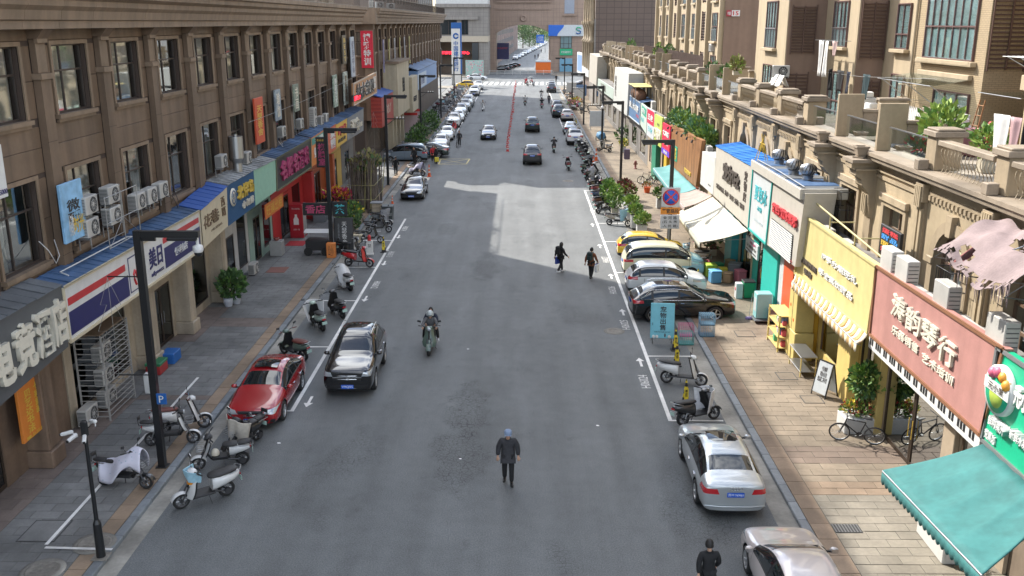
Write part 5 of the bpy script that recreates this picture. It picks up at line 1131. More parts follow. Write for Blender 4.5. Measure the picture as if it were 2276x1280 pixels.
# ------------------------------------------------------------------ apartment blocks behind the terraces
AW=M('apartment_render',(.385,.31,.205),.75,var=.05,vs=.5,bump=.05,bs=20,streak=.10);AWB=M('apartment_brick_tile',(.37,.285,.175),.75,var=.05,vs=.5);ASHD=M('apartment_shaded',(.215,.145,.105),.8,var=.06,vs=.5,streak=.12);AFR=M('purple_brown_frame',(.13,.075,.07),.45,.2);APG=M('apartment_glass',(.86,.96,.96),.03,glass=.14);CURA=M('curtain_ice',(.40,.53,.54),.9,var=.25,vs=1.2,rnd=.3);LOUV=M('louvre_brown',(.105,.062,.046),.6,.1)  # brown wall tone: shade of faces turned from the sun, put into colour
def tiled(m):
    n,l=m.node_tree.nodes,m.node_tree.links;g=n.new('ShaderNodeNewGeometry');b=n['Principled BSDF'];src=b.inputs['Base Color'].links[0].from_socket
    sp=n.new('ShaderNodeSeparateXYZ');l.new(g.outputs['Position'],sp.inputs[0]);ad=n.new('ShaderNodeMath');l.new(sp.outputs[0],ad.inputs[0]);l.new(sp.outputs[1],ad.inputs[1]);cb=n.new('ShaderNodeCombineXYZ');l.new(ad.outputs[0],cb.inputs[0]);l.new(sp.outputs[2],cb.inputs[1])
    br=n.new('ShaderNodeTexBrick');br.inputs['Scale'].default_value=1;br.inputs['Brick Width'].default_value=.24;br.inputs['Row Height'].default_value=.075;br.inputs['Mortar Size'].default_value=.010;br.inputs['Color1'].default_value=(1,1,1,1);br.inputs['Color2'].default_value=(.9,.9,.9,1);br.inputs['Mortar'].default_value=(.62,.62,.62,1)
    l.new(cb.outputs[0],br.inputs['Vector']);mx=n.new('ShaderNodeVectorMath');mx.operation='MULTIPLY';l.new(src,mx.inputs[0]);l.new(br.outputs['Color'],mx.inputs[1]);l.new(mx.outputs[0],b.inputs['Base Color'])
tiled(AWB)
def apt_window(parent,face,c,w,hgt,cols,rows=(.52,),sill=True,glass=None,cur=True,frame=None,bars=False):
    """window on a wall; face '-x' or '-y'; c is the centre bottom on the wall face"""
    fr=frame or AFR
    o_=B();t=.05
    o_.box(-.05,-w/2,0,.05,-w/2+t,hgt,fr);o_.box(-.05,w/2-t,0,.05,w/2,hgt,fr);o_.box(-.05,-w/2+t,0,.05,w/2-t,t,fr);o_.box(-.05,-w/2+t,hgt-t,.05,w/2-t,hgt,fr)
    for q in rows:o_.box(-.048,-w/2+t,hgt*q-.03,.048,w/2-t,hgt*q+.03,fr)
    zz=[t]+[hgt*q for q in rows]+[hgt-t]
    for i in range(1,cols):
        y=-w/2+w*i/cols
        for a,c2 in zip(zz,zz[1:]):o_.box(-.045,y-.022,a+.031,.045,y+.022,c2-.031,fr)
    if sill:o_.bev(-.22,-w/2-.15,-.16,.04,w/2+.15,-.004,AW,.015)
    f=o_.build('window',parent,c,0 if face == '-x' else 90)
    p=B();p.quad((-.02,-w/2+t,t),(-.02,w/2-t,t),(-.02,w/2-t,hgt-t),(-.02,-w/2+t,hgt-t),APG);p.build('pane',f,fix=False)
    q=B();q.grid(lambda u,v:(.020+.012*math.sin(u*40),-w/2+.06+u*(w-.12),t+v*(hgt-2*t)),40,1,CURA if cur else CURT2);q.build('curtain',f,fix=False)
    if bars:
        q=B()
        for i in range(int(w/.16)):y=-w/2+.08+i*.16;q.cyl((-.09,y,0),(-.09,y,hgt*.42),.009,STEEL,4)
        q.cyl((-.09,-w/2,hgt*.42),(-.09,w/2,hgt*.42),.012,STEEL,4);q.build('guard_bar',f)
    return f
def louvre(parent,face,c,w,hgt,n):
    q=B();q.box(-.04,-w/2-.05,-.05,.06,-w/2,hgt+.05,LOUV);q.box(-.04,w/2,-.05,.06,w/2+.05,hgt+.05,LOUV);q.box(-.045,-.03,0,.01,.03,hgt,LOUV);q.box(.055,-w/2,0,.062,w/2,hgt,ROOM)
    o_=q.build('louvre',parent,c,0 if face == '-x' else 90);s=B();s.ob((0,0,0),(.09,w,.012),LOUV,(0,-35,0));me=s.mesh('slat')
    for i in range(n):ob('slat',me,o_,(.012,0,hgt*(i+.5)/n))
    return o_
def block(name,label,boxes,cat='apartment block'):
    x0,y0=boxes[0][0],boxes[0][2];o_=thing(name,label,cat,(x0,y0,8.05))
    for i,(a,c,d,e,z0,z1,m) in enumerate(boxes):
        q=B();q.box(a-x0,d-y0,z0-8.05,c-x0,e-y0,z1-8.05,m);q.build('wall',o_)
    return o_,(lambda x,y,z:(x-x0,y-y0,z-8.05))
ab,lo=block('apartment_block','sunlit beige tiled apartment wing with a wide twelve-pane window above its terrace doors',[(17.0,24,35.8,42.4,8.052,30,AWB),(17.25,24,42.4,46.5,8.052,30,AW),(18.7,24,29.5,35.79,8.052,30,ASHD)])
apt_window(ab,'-x',lo(16.96,39.0,11.65),4.6,2.45,7);apt_window(ab,'-x',lo(17.2,44.4,11.9),1.5,2.0,2,rows=(.33,));apt_window(ab,'-x',lo(17.2,44.4,8.7),1.5,2.1,2,rows=(.33,))
apt_window(ab,'-x',lo(16.96,38.2,8.1),3.2,2.35,3,rows=(),sill=False);apt_window(ab,'-x',lo(16.96,39.0,15.0),4.6,2.3,7)
q=B();q.bev(-.25,-2.6,0,0,2.6,.18,AW,.02);q.bev(-.18,-2.4,-.5,0,2.4,-.3,AW,.02);q.build('window_ledge',ab,lo(17.0,39.0,11.45))
q=B();q.cyl((-.08,0,0),(-.08,0,14),.06,AW,8);q.build('downpipe',ab,lo(17.0,42.3,8.1));louvre(ab,'-y',lo(17.75,35.75,11.4),1.3,2.5,16)
ab2,lo=block('apartment_block','apartment wing with louvred returns toned dark for shade and trousers drying at its window',[(15.9,24,46.51,51.5,8.052,30,AW),(13.9,24,51.51,58.0,8.052,30,AW),(15.95,17.2,46.45,46.509,8.052,30,ASHD),(13.95,15.9,51.45,51.509,8.052,30,ASHD)])
apt_window(ab2,'-x',lo(15.86,49.0,11.9),2.2,2.2,4,rows=(.4,),bars=True);apt_window(ab2,'-x',lo(15.86,49.0,8.3),2.2,2.4,3,rows=(.4,));apt_window(ab2,'-x',lo(13.86,54.6,11.7),2.3,2.5,4,rows=(.42,),bars=True);apt_window(ab2,'-x',lo(13.86,54.6,8.3),2.3,2.5,4,rows=(.42,),bars=True)
apt_window(ab2,'-x',lo(15.86,49.0,15),2.2,2.2,4);apt_window(ab2,'-x',lo(13.86,54.6,15),2.3,2.5,4)
louvre(ab2,'-y',lo(16.6,46.40,11.4),1.1,2.6,16);louvre(ab2,'-y',lo(16.75,46.40,8.2),.75,2.2,12);louvre(ab2,'-y',lo(14.75,51.40,11.5),1.2,2.4,16);louvre(ab2,'-y',lo(14.55,51.40,8.3),1.2,2.2,12)
ab3,lo=block('apartment_block','nearest apartment wing with tall glazed bay and a clothes rack under its window',[(16.9,24,18,32.4,8.052,30,AW),(18.71,24,32.41,35.7,8.052,12,ASHD)])
apt_window(ab3,'-x',lo(16.86,30.2,11.6),3.6,2.4,4);apt_window(ab3,'-x',lo(16.86,30.2,8.2),3.6,2.3,4,rows=(.45,));apt_window(ab3,'-x',lo(16.86,25.2,11.6),3.6,2.4,4);apt_window(ab3,'-x',lo(16.86,25.2,8.2),3.6,2.3,4,rows=(.45,))
q=B();q.bev(-.3,-7,10.9-8.05,-.001,7.1,11.4-8.05,AW,.02);q.build('band_course',ab3,(0,7.2,0))
b15,lo=block('apartment_block','apartment block with a shade-toned gable and a red and white house number plate',[(15.4,26,75,112,8.052,34,AW),(15.42,26,74.9,74.99,8.052,34,ASHD)])
for i,yc in enumerate((78.3,83.0,87.7,93.4,98.2,103.4,108.2)):
    for z in (8.3,11.6,14.7):
        if i % 3 == 1:louvre(b15,'-x',lo(15.34,yc,z),1.5,2.3,10)
        else:apt_window(b15,'-x',lo(15.36,yc,z),2.0,2.2,3,bars=i % 2 == 0)
for yc in (75.3,80.6,85.4,90.5,95.8,101,106,111):q=B();q.bev(-.35,-.22,0,-.001,.22,24,AW,.02);q.build('pilaster',b15,lo(15.4,yc,8.1))
p=(16.04,13.72);np_=thing('house_number','red and white house number plate on the shade-toned gable wall','number plate',(p[0],74.86,p[1]));q=B();q.box(-.5,-.03,-.22,-.12,.03,.22,P('plate_red',(.35,.03,.05),.5));q.box(-.119,-.03,-.22,.5,.03,.22,WHT);q.build('board',np_);letter('15',REDS,(.19,-.034,0),.42,.3,'-y',np_,.002,bold=.02);letter('幢',WHT,(-.31,-.034,0),.26,.26,'-y',np_,.002)
# ------------------------------------------------------------------ sunny side: signs, awnings, fronts
SR=11.1
PINK=P('sign_pink',(.40,.20,.175),.6,streak=.10);YEL2=P('sign_lemon',(.56,.48,.215),.55,streak=.08);GRN=P('sign_green',(.012,.40,.21),.4);TEAL=P('teal_trim',(.015,.36,.31),.45);OFFW=P('sign_off_white',(.45,.425,.37),.5);ICE=P('sign_ice_white',(.50,.53,.54),.45);GWHT=P('sign_grey_white',(.50,.51,.49),.55);BRTX=P('letters_dark',(.065,.052,.043),.5);WOOD=M('wood_panel',(.27,.125,.045),.55,var=.14,vs=1.2,streak=.3);TEALX=P('letters_teal',(.06,.38,.42),.5);REDX=P('letters_red',(.55,.05,.06),.5)
o=sign('pink music shop sign with raised silver characters above a strip of piano keys',SR,((28.68,5.76),(20.62,5.86),(21.07,3.50),(28.63,3.54)),PINK,'-x',.22,[('涛',LETW,.265,.33,.13,.30,.04,.012),('韵',LETW,.405,.36,.13,.30,.04,.012),('琴',LETW,.545,.39,.13,.30,.04,.012),('行',LETW,.685,.42,.13,.30,.04,.012),('乐器销售',LETW,.345,.665,.25,.115,.02,.015),('艺术培训',LETW,.635,.70,.25,.115,.02,.015)],edge=P('rust_edge',(.22,.10,.05),.6))
yo,zo=o.location.y,o.location.z;A_,B_=Vector((28.63,3.54)),Vector((21.07,3.50));b=B();k=B();n=46
b.prism([(A_.x-yo,A_.y-zo-.42),(B_.x-yo,B_.y-zo-.42),(B_.x-yo,B_.y-zo-.03),(A_.x-yo,A_.y-zo-.03)],'x',-.02,.2,WHT);kb=b.build('keyboard',o)
kk=B();kk.box(-.036,-.045,-.24,-.021,.045,0,BLKP);km=kk.mesh('key')
for i in range(n):
    if i % 7 in (0,3):continue
    t=i/n;p=A_.lerp(B_,t);ob('key',km,kb,(0,p.x-yo,p.y-zo-.035))
o=sign('lemon yellow snack shop sign with small white raised characters',SR,((36.79,5.79),(28.68,5.76),(28.86,3.47),(37.15,3.30)),YEL2,'-x',.2,[('IP手办潮玩礼',WHT,.60,.40,.46,.095,.025,.015),('零食果饮甜品',WHT,.575,.66,.46,.095,.025,.015),('UiiWiWiWi',BRTX,.20,.70,.24,.10,.02,.02),('果物',BRTX,.20,.84,.13,.10,.02,.02)],edge=YEL2)
o=sign('bright green juice shop sign with a round fruit emblem and lit boxes',SR,((20.90,5.80),(18.46,5.81),(18.36,3.44),(21.00,3.43)),GRN,'-x',.22,[('鲜榨果汁',WHT,.30,.70,.30,.10,.08),('梵果恋',WHT,.14,.90,.2,.10,.02,.02),('新鲜水果',WHT,.68,.66,.3,.1,.08),('元小果',WHT,.66,.30,.40,.22,.05,.04)],edge=P('edge_grey',(.16,.17,.17),.5))
yo,zo=o.location.y,o.location.z;p=(20.38,4.94);b=B();b.lathe([(.60,0),(.60,-.14),(.01,-.14)],(0,0,0),WHT,24,'x');b.lathe([(.53,-.142),(.53,-.15),(.01,-.15)],(0,0,0),GRN,24,'x');b.lathe([(.30,-.152),(.30,-.16),(.01,-.16)],(0,0,-.12),P('lime',(.40,.52,.08),.5),18,'x');b.ob((-.165,0,.05),(.02,1.12,.26),WHT)
for y,z,c in ((-.2,.38,P('fruit_orange',(.62,.27,.03),.5)),(.05,.42,c_ if False else P('fruit_pink',(.55,.12,.20),.5)),(.28,.34,P('fruit_pink',(.55,.12,.20),.5)),(-.38,.25,P('fruit_orange',(.62,.27,.03),.5))):b.sph((-.12,y,z),.15,c,8)
b.build('emblem',o,(-.01,p[0]-yo,p[1]-zo));letter('元小果',BRTX,(-.20,p[0]-yo,p[1]-zo+.05),.7,.18,'-x',o,.002)
o=sign('ice shop sign with white face in a teal frame',SR-.25,((44.16,6.56),(40.57,6.63),(40.93,3.62),(44.29,3.61)),ICE,'-x',1.2,[('夏抱冰',TEALX,.50,.36,.66,.24,.01,.015),('冰粉',TEALX,.50,.58,.26,.08,.006),('鲜果冰品',P('letters_pale',(.45,.52,.54),.5),.5,.78,.5,.04)],edge=TEAL)
o=sign('tall white drinks shop sign with red raised characters over a dark grille',SR-.25,((40.49,6.62),(35.84,6.78),(36.38,3.75),(40.77,3.62)),OFFW,'-x',1.2,[('甘蔗现榨冰淇淋',REDX,.50,.41,.84,.14,.05,.03),('奶茶 甘蔗 饮品 小吃',REDX,.50,.955,.80,.03,.004)])
yo,zo=o.location.y,o.location.z;a,c=(40.28,4.61),(36.94,4.12);gy0,gy1=c[0]-yo,a[0]-yo;gz0,gz1=(38.16,3.63)[1]-zo+.1,(38.45,4.62)[1]-zo+.3
q=B();q.box(-.03,gy0,gz0,-.002,gy1,gz1,ROOM);gr=q.build('vent_grille',o);s_=B();s_.ob((0,0,0),(.03,gy1-gy0,.05),GWHT,(0,25,0));sm=s_.mesh('slat')
for i in range(13):ob('slat',sm,gr,(-.045,(gy0+gy1)/2,gz0+(i+.5)*(gz1-gz0)/13))
# the flat roof with turbine vents above those two signs
ra_,rb_=(44.03,6.85),(36.11,6.84);o=thing('sign_roof','flat roof of dark blue sheets with white fascia carrying turbine vents','roof',(10.75,(ra_[0]+rb_[0])/2,ra_[1]-.05));dy=abs(ra_[0]-rb_[0])/2+.1
b=B();b.bev(-.05,-dy,-.30,.04,dy,.12,OFFW,.015);b.bev(.041,-dy,-.30,1.8,-dy+.1,.12,OFFW,.015);b.build('fascia',o);b=B()
for i in range(9):y=-dy+.12+i*(2*dy-.14)/9;b.box(.05,y,.02,1.8,y+(2*dy-.14)/9-.02,.07+.02*(i % 2),MATS['blue_roof_sheet'] if i % 3 else GRYS)
b.build('roof_sheet',o);b=B();b.tube([(.2,-dy+.3,.14),(.25,0,.15),(.2,dy-.3,.14)],.03,STEEL,6);b.build('conduit',o)
def turbine(label,y,x,z):
    o=thing('turbine_vent',label,'roof vent',(x,y,z),0,None);b=B();b.lathe([(.22,0),(.22,.16),(.27,.18)],(0,0,0),STEEL,14,cap=False);b.build('collar',o);b=B();n=16
    for i in range(n):
        a=2*math.pi*i/n
        def f(u,v,a=a):t=math.pi*(.12+.76*u);rr=.36*math.sin(t) ** .7;an=a+.5*u+v*.28;return (rr*math.cos(an)*(1-.08*v),rr*math.sin(an)*(1-.08*v),.40-.24*math.cos(t))
        b.grid(f,6,1,STEEL)
    b.lathe([(.17,.59),(.12,.64),(.01,.66)],(0,0,0),STEEL,12,cap=False);b.lathe([(.24,.2),(.24,.58)],(0,0,0),DSTEEL,10,cap=False);b.build('vane',o,fix=False)
for i,(lb_,px) in enumerate((('steel turbine vent on the sign roof farthest along, beside the arched window',(43.00,7.37)),('middle steel turbine vent of the three on the sign roof',(39.86,7.18)),('steel turbine vent on the sign roof by its near corner',(38.52,7.12)))):turbine(lb_,px[0],11.7 if i != 1 else 11.5,ra_[1]+.05)
sign('cream pet shop sign with large dark characters under a bright blue roof',SR,((54.16,6.29),(45.26,6.40),(45.40,3.35),(54.23,3.42)),OFFW,'-x',.3,[('宠尔Et',BRTX,.50,.36,.46,.34,.04,.04),('宠物店',BRTX,.85,.40,.06,.44) if False else ('宠\n物\n店',BRTX,.86,.38,.075,.52,.01,.02),('宠物用品 洗护 美容 活体 寄养',BRTX,.48,.74,.80,.10,.01,.02)],roof=P('roof_vivid_blue',(.02,.17,.52),.45),roofw=1.4)
sign('blank grey white sign box between the wooden sign and the pet shop',SR,((58.24,5.44),(54.08,5.58),(54.37,3.42),(58.39,3.41)),GWHT,'-x',1.3,[('WOO',GRYS,.7,.82,.2,.05)])
o=sign('wooden board sign with a small green panel and clip lamps on top',SR,((71.08,5.75),(58.57,6.06),(59.84,2.97),(70.85,2.77)),WOOD,'-x',.25,[('#',P('panel_green',(.02,.30,.20),.45),.20,.62,.20,.34,.02),('花花',GOLD,.20,.62,.15,.26,.03,.03),('花店咖啡',GOLD,.70,.83,.22,.10,.02)])
yo,zo=o.location.y,o.location.z;TLw,TRw=Vector((71.08,5.75)),Vector((58.57,6.06))
for i in range(6):
    p=TLw.lerp(TRw,(i+.6)/6.2);b=B();b.cyl((0,0,.05),(-.35,0,.02),.012,BLKP,5);b.cyl((-.35,0,.05),(-.42,0,-.14),.05,BLKP,8,.075);b.build('clip_lamp',o,(0,p.x-yo,p.y-zo-.12))
# plank joints of the wooden board
BLw,BRw=Vector((70.85,2.77)),Vector((59.84,2.97));pl=B();pl.box(-.004,-.006,0,-.0005,.006,1,STD);pm_=pl.mesh('plank_joint')
for i in range(1,12):
    p,r_=TLw.lerp(TRw,i/12),BLw.lerp(BRw,i/12);q=ob('plank_joint',pm_,o,(0,p.x-yo,r_.y-zo));q.scale=(1,1,p.y-r_.y)
sign('red hanging shop banner with white writing and violet foot',SR-.1,((74.52,5.54),(70.60,5.64),(70.56,3.28),(74.56,3.22)),P('banner_cherry',(.55,.02,.06),.5),'-x',.12,[('文具店',WHT,.5,.30,.8,.18,.02,.02),('办公用品',WHT,.5,.62,.6,.08),('#',P('violet',(.10,.05,.45),.5),.5,.90,1,.18,.004),('批发',WHT,.5,.9,.5,.1,.01)])
sign('lime green shop sign with cream characters beside the red banner',SR,((79.97,5.69),(75.54,5.79),(75.57,3.41),(79.83,3.39)),P('lime_sign',(.42,.50,.11),.5),'-x',.15,[('口福园',LETW,.5,.62,.85,.40,.03,.03),('美食',BRTX,.55,.3,.3,.1)])
sign('small red shop sign with white writing over a pale panel',SR,((84.71,5.80),(80.03,5.87),(80.14,3.46),(84.61,3.44)),ICE,'-x',.15,[('#',P('banner_cherry',(.55,.02,.06),.5),.5,.28,.96,.5,.004),('五金',WHT,.5,.28,.7,.22,.02,.02),('日杂',TEALX,.5,.72,.6,.2)])
sign('pale green shop sign with a teal top beside the blue sign',SR,((89.29,5.82),(85.01,5.77),(84.93,3.45),(89.37,3.82)),P('pale_green',(.46,.55,.47),.5),'-x',.15,[('#',P('panel_green',(.02,.30,.20),.45),.55,.24,.7,.34,.004),('药房',WHT,.55,.24,.5,.2,.01),('大药房',TEALX,.5,.62,.8,.2)])
sign('slate blue shop sign with white characters and a pale lower edge',SR,((100.08,5.86),(89.63,5.79),(89.71,3.78),(100.73,3.72)),P('slate_blue',(.09,.17,.30),.5),'-x',.15,[('爱心大药房',WHT,.5,.38,.72,.30,.02,.03),('便民',REDX,.8,.7,.2,.14)],edge=ICE,roof=MATS['blue_roof_sheet'],roofw=1.2)
sign('big white box sign with dark vertical characters past the blue sign',SR-.2,((113.42,7.99),(98.49,8.04),(99.29,3.71),(114.84,3.46)),GWHT,'-x',1.5,[('美容养生',BRTX,.18,.5,.9,.14) if False else ('美\n容\n养\n生',BRTX,.14,.45,.12,.5,.01)])
sign('long pale green strip sign on the far sunny side',SR,((142.60,5.12),(116.41,5.31),(117.16,3.97),(143.91,3.73)),P('pale_jade',(.42,.50,.45),.5),'-x',.15,[('家常菜馆',BRTX,.4,.5,.4,.5)])
sign('tall cream box sign at the far end of the sunny side',SR-.2,((156.05,8.24),(140.13,8.24),(141.38,4.09),(156.74,3.83)),OFFW,'-x',1.5)
sign('white and blue sign at the far corner of the sunny side',SR,((195.10,7.29),(159.84,7.69),(160.88,4.17),(195.39,3.32)),ICE,'-x',.4,[('#',MATS['pale_blue_sign'],.25,.5,.4,.8,.01)])
banner_x('black light box with red, blue and yellow cake shop characters',(29.08,6.33)[0],(30.79,5.93)[0],11.9,(29.85,5.75)[1],(30.12,6.69)[1],BLKP,'',WHT,'light box',face='-x',extra=[('蛋糕',REDX,.5,.17,.8,.18),('甜品',P('letters_azure',(.06,.30,.72),.5),.5,.39,.8,.18),('面包',GOLD,.5,.61,.8,.18),('烘焙',REDX,.5,.83,.8,.18)])
banner_x('small white notice board with pet adoption writing by the pet shop door',(44.09,2.60)[0],(46.56,2.01)[0],11.3,(45.22,2.06)[1],(45.43,2.78)[1],ICE,'',WHT,'notice',face='-x',extra=[('认准宠尔',BRTX,.5,.5,.8,.22),('洗护',MAG,.6,.2,.5,.2),('美容寄养活体',BRTX,.5,.8,.8,.12)])
# awnings
def awning(label,back,front,m,stripes=None,val=.32,thick=.03,rods=True):
    """a cloth slope between the wall edge (two points) and the front edge (two points), with a scalloped valance"""
    A0,A1,F0,F1=[Vector(p) for p in (*back,*front)];o=thing('awning',label,'awning',A0);n=max(6,int((F1-F0).length/.22));b=B()
    def f(u,v):p=A0.lerp(A1,u).lerp(F0.lerp(F1,u),v);return tuple(p-A0-Vector((0,0,(.05+.07*abs(math.sin(math.pi*u*4)))*math.sin(math.pi*v)+.012*math.sin(31*u+5*v))))
    if stripes:
        for i in range(n):b.grid(lambda u,v,i=i:f((i+u)/n,v),1,5,(stripes if i % 2 else m))
    else:b.grid(f,n*3,10,m)
    c=b.build('cloth',o,fix=False);s=c.modifiers.new('t','SOLIDIFY');s.thickness=thick
    b=B()
    def g(u,v):p=F0.lerp(F1,u)-A0;return (p.x-.012,p.y,p.z-v*(val*(.75+.25*abs(math.sin(math.pi*u*n)))))
    if stripes:
        for i in range(n):b.grid(lambda u,v,i=i:g((i+u)/n,v),6,2,(stripes if i % 2 else m))
    else:b.grid(g,n*6,2,m)
    c=b.build('valance',o,fix=False);s=c.modifiers.new('t','SOLIDIFY');s.thickness=.012
    b=B();b.cyl(F0-A0,F1-A0,.03,STEEL,8)
    if rods:
        for t in (.06,.5,.94):p,q=A0.lerp(A1,t)-A0,F0.lerp(F1,t)-A0;b.cyl(p-Vector((0,0,.5)),q-Vector((0,0,.06)),.016,STEEL,5)
    b.build('arm',o);return o
TEALC=M('awning_teal',(.036,.165,.16),.8,var=.10,vs=.9,bump=.15,bs=30,streak=.16,grime=.12);TEALG=M('awning_faded_teal',(.09,.25,.25),.75,var=.08,vs=1.2);CRMC=M('awning_cream',(.47,.45,.365),.75,var=.05,vs=1.5);BRNC=M('awning_mauve',(.29,.22,.19),.8,var=.1,vs=1.5)
def P3(x,q):return (x,q[0],q[1])
awning('big teal awning with scalloped valance under the green juice shop sign',(P3(11.05,(20.81,3.38)),P3(11.05,(17.68,3.41))),(P3(8.95,(21.34,2.40)),P3(8.95,(16.20,2.76))),TEALC)
awning('faded teal awning under the wooden sign',(P3(11.05,(69.89,2.91)),P3(11.05,(59.23,2.93))),(P3(9.6,(68.72,2.82)),P3(9.6,(59.10,2.60))),TEALG)
awning('mauve grey awning between the teal and the cream awning',(P3(11.05,(59.07,2.93)),P3(11.05,(54.10,3.39))),(P3(9.6,(59.10,2.58)),P3(9.6,(54.96,2.54))),BRNC)
awning('cream awning spread before the pet shop',(P3(11.05,(53.96,3.36)),P3(11.05,(45.07,3.29))),(P3(9.3,(55.47,2.17)),P3(9.3,(48.04,2.02))),CRMC)
awning('yellow and white striped awning under the lemon yellow sign',(P3(11.06,(36.94,3.30)),P3(11.06,(28.74,3.46))),(P3(10.5,(35.40,3.42)),P3(10.5,(28.05,3.41))),P('stripe_cream',(.66,.60,.45),.7),P('stripe_ochre',(.42,.26,.10),.7),val=.3)
# torn pink cloth awning high on the near wall
o=thing('torn_awning','torn faded pink cloth awning hanging on a bent frame by the near wall','awning',(12.3,21.9,7.0));TORN=M('torn_cloth',(.235,.18,.178),.9,var=.12,vs=3,grime=.2);TORR=M('torn_cloth_red',(.21,.07,.07),.9,var=.2,vs=3);rn=random.Random(4)
b=B();NU,NV=40,24
def tf(u,v):return (-1.7*v+.04*math.sin(9*u),-1.9+3.9*u+.06*math.sin(8*v+3*u),1.25-.95*v ** 1.5+.13*math.sin(7*u+2*v)*v+.06*math.sin(15*u-6*v)+.05*math.sin(11*v+4*u)+.04*math.sin(23*u+9*v))
for j in range(NV):
    for i in range(NU):
        cu,cv=(i+.5)/NU,(j+.5)/NV
        if (cv > .86 and rn.random() < .42) or ((cu-.42) ** 2*4+(cv-.30) ** 2*9 < .10 and rn.random() < .85) or ((cu-.72) ** 2*6+(cv-.75) ** 2*9 < .05):continue
        q=[tf(i/NU,j/NV),tf((i+1)/NU,j/NV),tf((i+1)/NU,(j+1)/NV),tf(i/NU,(j+1)/NV)];b.add(q,[(0,1,2,3)],TORN)
for i in range(34):
    u=rn.random();p=Vector(tf(u,.93));L=rn.uniform(.2,.6);b.add([p,p+Vector((.02,.11,0)),p+Vector((.03,.08,-L)),p+Vector((.0,.03,-L*.8))],[(0,1,2,3)],TORN)
b.grid(lambda u,v:(-1.25+.9*v,1.2+.7*u,.25+.75*v-.2*u),6,6,TORR);c=b.build('cloth',o,fix=False);s=c.modifiers.new('t','SOLIDIFY');s.thickness=.01
b=B()
for y in (-1.8,0,1.9):b.tube([(.2,y,1.2),(-.8,y,.85),(-1.65,y,.25),(.2,y,.0)],.02,STEEL,5)
b.build('frame',o)
# ground-floor fronts on the sunny side (they face -x)
def front_r(label,y0,y1,top,wall,parts=(),X=11.83):
    o=thing('storefront',label,'shop front',(X,(y0+y1)/2,.13));c=(y0+y1)/2;e=sorted(p for p in parts if p[2] in ('glass','door','open'));y=y0;b=B()
    for a,z,*_ in [x for x in e]+[(y1,y1)]:
        if a-y > .04:b.box(-.10,y-c,0,.0,a-c,top,wall)
        y=z
    for a,z,t,*_ in e:b.box(-.10,a-c,top-.55,0,z-c,top,wall);b.box(-.008,a-c,0,-.002,z-c,top-.55,ROOM)
    b.build('wall',o)
    for a,z,t,*r_ in parts:
        if t == 'glass':
            q=B();q.box(-.11,a-c,0,-.02,z-c,.6,r_[0] if r_ else wall);q.box(-.09,a-c,.601,-.04,a-c+.06,top-.56,ALUB);q.box(-.09,z-c-.06,.601,-.04,z-c,top-.56,ALUB);w=q.build('window',o);q=B();q.quad((-.06,a-c+.06,.6),(-.06,z-c-.06,.6),(-.06,z-c-.06,top-.56),(-.06,a-c+.06,top-.56),SFG);q.build('pane',w,fix=False)
        elif t == 'door':
            q=B();m_=(a+z)/2-c
            for s,u in ((a-c,m_-.01),(m_+.01,z-c)):q.box(-.08,s,.02,-.03,s+.08,top-.56,DOORM);q.box(-.08,u-.08,.02,-.03,u,top-.56,DOORM);q.box(-.08,s+.08,.02,-.03,u-.08,.15,DOORM)
            d=q.build('door',o);q=B();q.quad((-.05,a-c+.08,.15),(-.05,z-c-.08,.15),(-.05,z-c-.08,top-.56),(-.05,a-c+.08,top-.56),SFG);q.build('pane',d,fix=False);q=B()
            for s in (-.13,.13):q.cyl((-.13,m_+s,.9),(-.13,m_+s,1.5),.014,GOLD,6)
            q.build('handle',d)
        elif t == 'pillar':q=B();q.bev(-r_[1],a-c,0,-.101,z-c,top,r_[0],.02);q.build('pillar',o)
    return o
YW=P('yellow_wall',(.58,.44,.15),.6);TW2=P('teal_wall',(.02,.40,.33),.5);ORW=P('orange_wall',(.62,.10,.03),.5);BGW=M('beige_tile_wall',(.36,.29,.21),.6,var=.08,vs=1)
front_r('music shop front with brown glass doors under the piano sign',20.4,29.2,3.2,BGW,((21.2,23.2,'glass'),(24.2,28.4,'door'),(28.45,29.15,'pillar',YW,.35),(23.3,24.0,'pillar',BGW,.25)))
front_r('yellow snack shop front with painted pillars and a serving window',29.3,38.0,3.2,YW,((29.6,30.9,'door'),(31.0,32.3,'pillar',YW,.42),(32.5,35.2,'glass',YW),(35.6,36.4,'pillar',P('deep_yellow',(.55,.33,.03),.55),.7)))
front_r('turquoise and orange drinks shop front with a bright side wall',38.1,46.6,3.4,TW2,((38.3,39.8,'pillar',ORW,.45),(39.85,40.6,'pillar',ICE,.4),(40.65,43.2,'pillar',TW2,.5),(43.6,45.6,'door')))
front_r('pet shop front with glass doors and blue green cabinets',46.7,59.0,3.3,P('cream_wall',(.50,.44,.30),.6),((47.0,49.4,'door'),(49.8,51.4,'pillar',P('aqua_wall',(.05,.36,.42),.5),.5),(52.0,56.0,'glass')))
front_r('flower cafe front in the shade of the faded teal awning',59.1,74.0,3.0,BGW,((60.0,64.0,'glass'),(65.0,67.0,'door'),(68.0,72.0,'glass')))
front_r('green and yellow grocery front under the red banner',74.1,88.0,3.2,BGW,((74.6,76.0,'pillar',P('yellow_post',(.55,.36,.03),.5),.4),(76.5,79.0,'glass'),(80.0,82.5,'pillar',P('green_post',(.02,.20,.12),.5),.5),(83.0,87.0,'glass')))
front_r('long row of grey shuttered shop fronts at the far end of the sunny side',88.1,155.0,3.2,P('grey_shutter',(.20,.19,.18),.6),[(90+i*7.2,94+i*7.2,'glass') for i in range(9)])
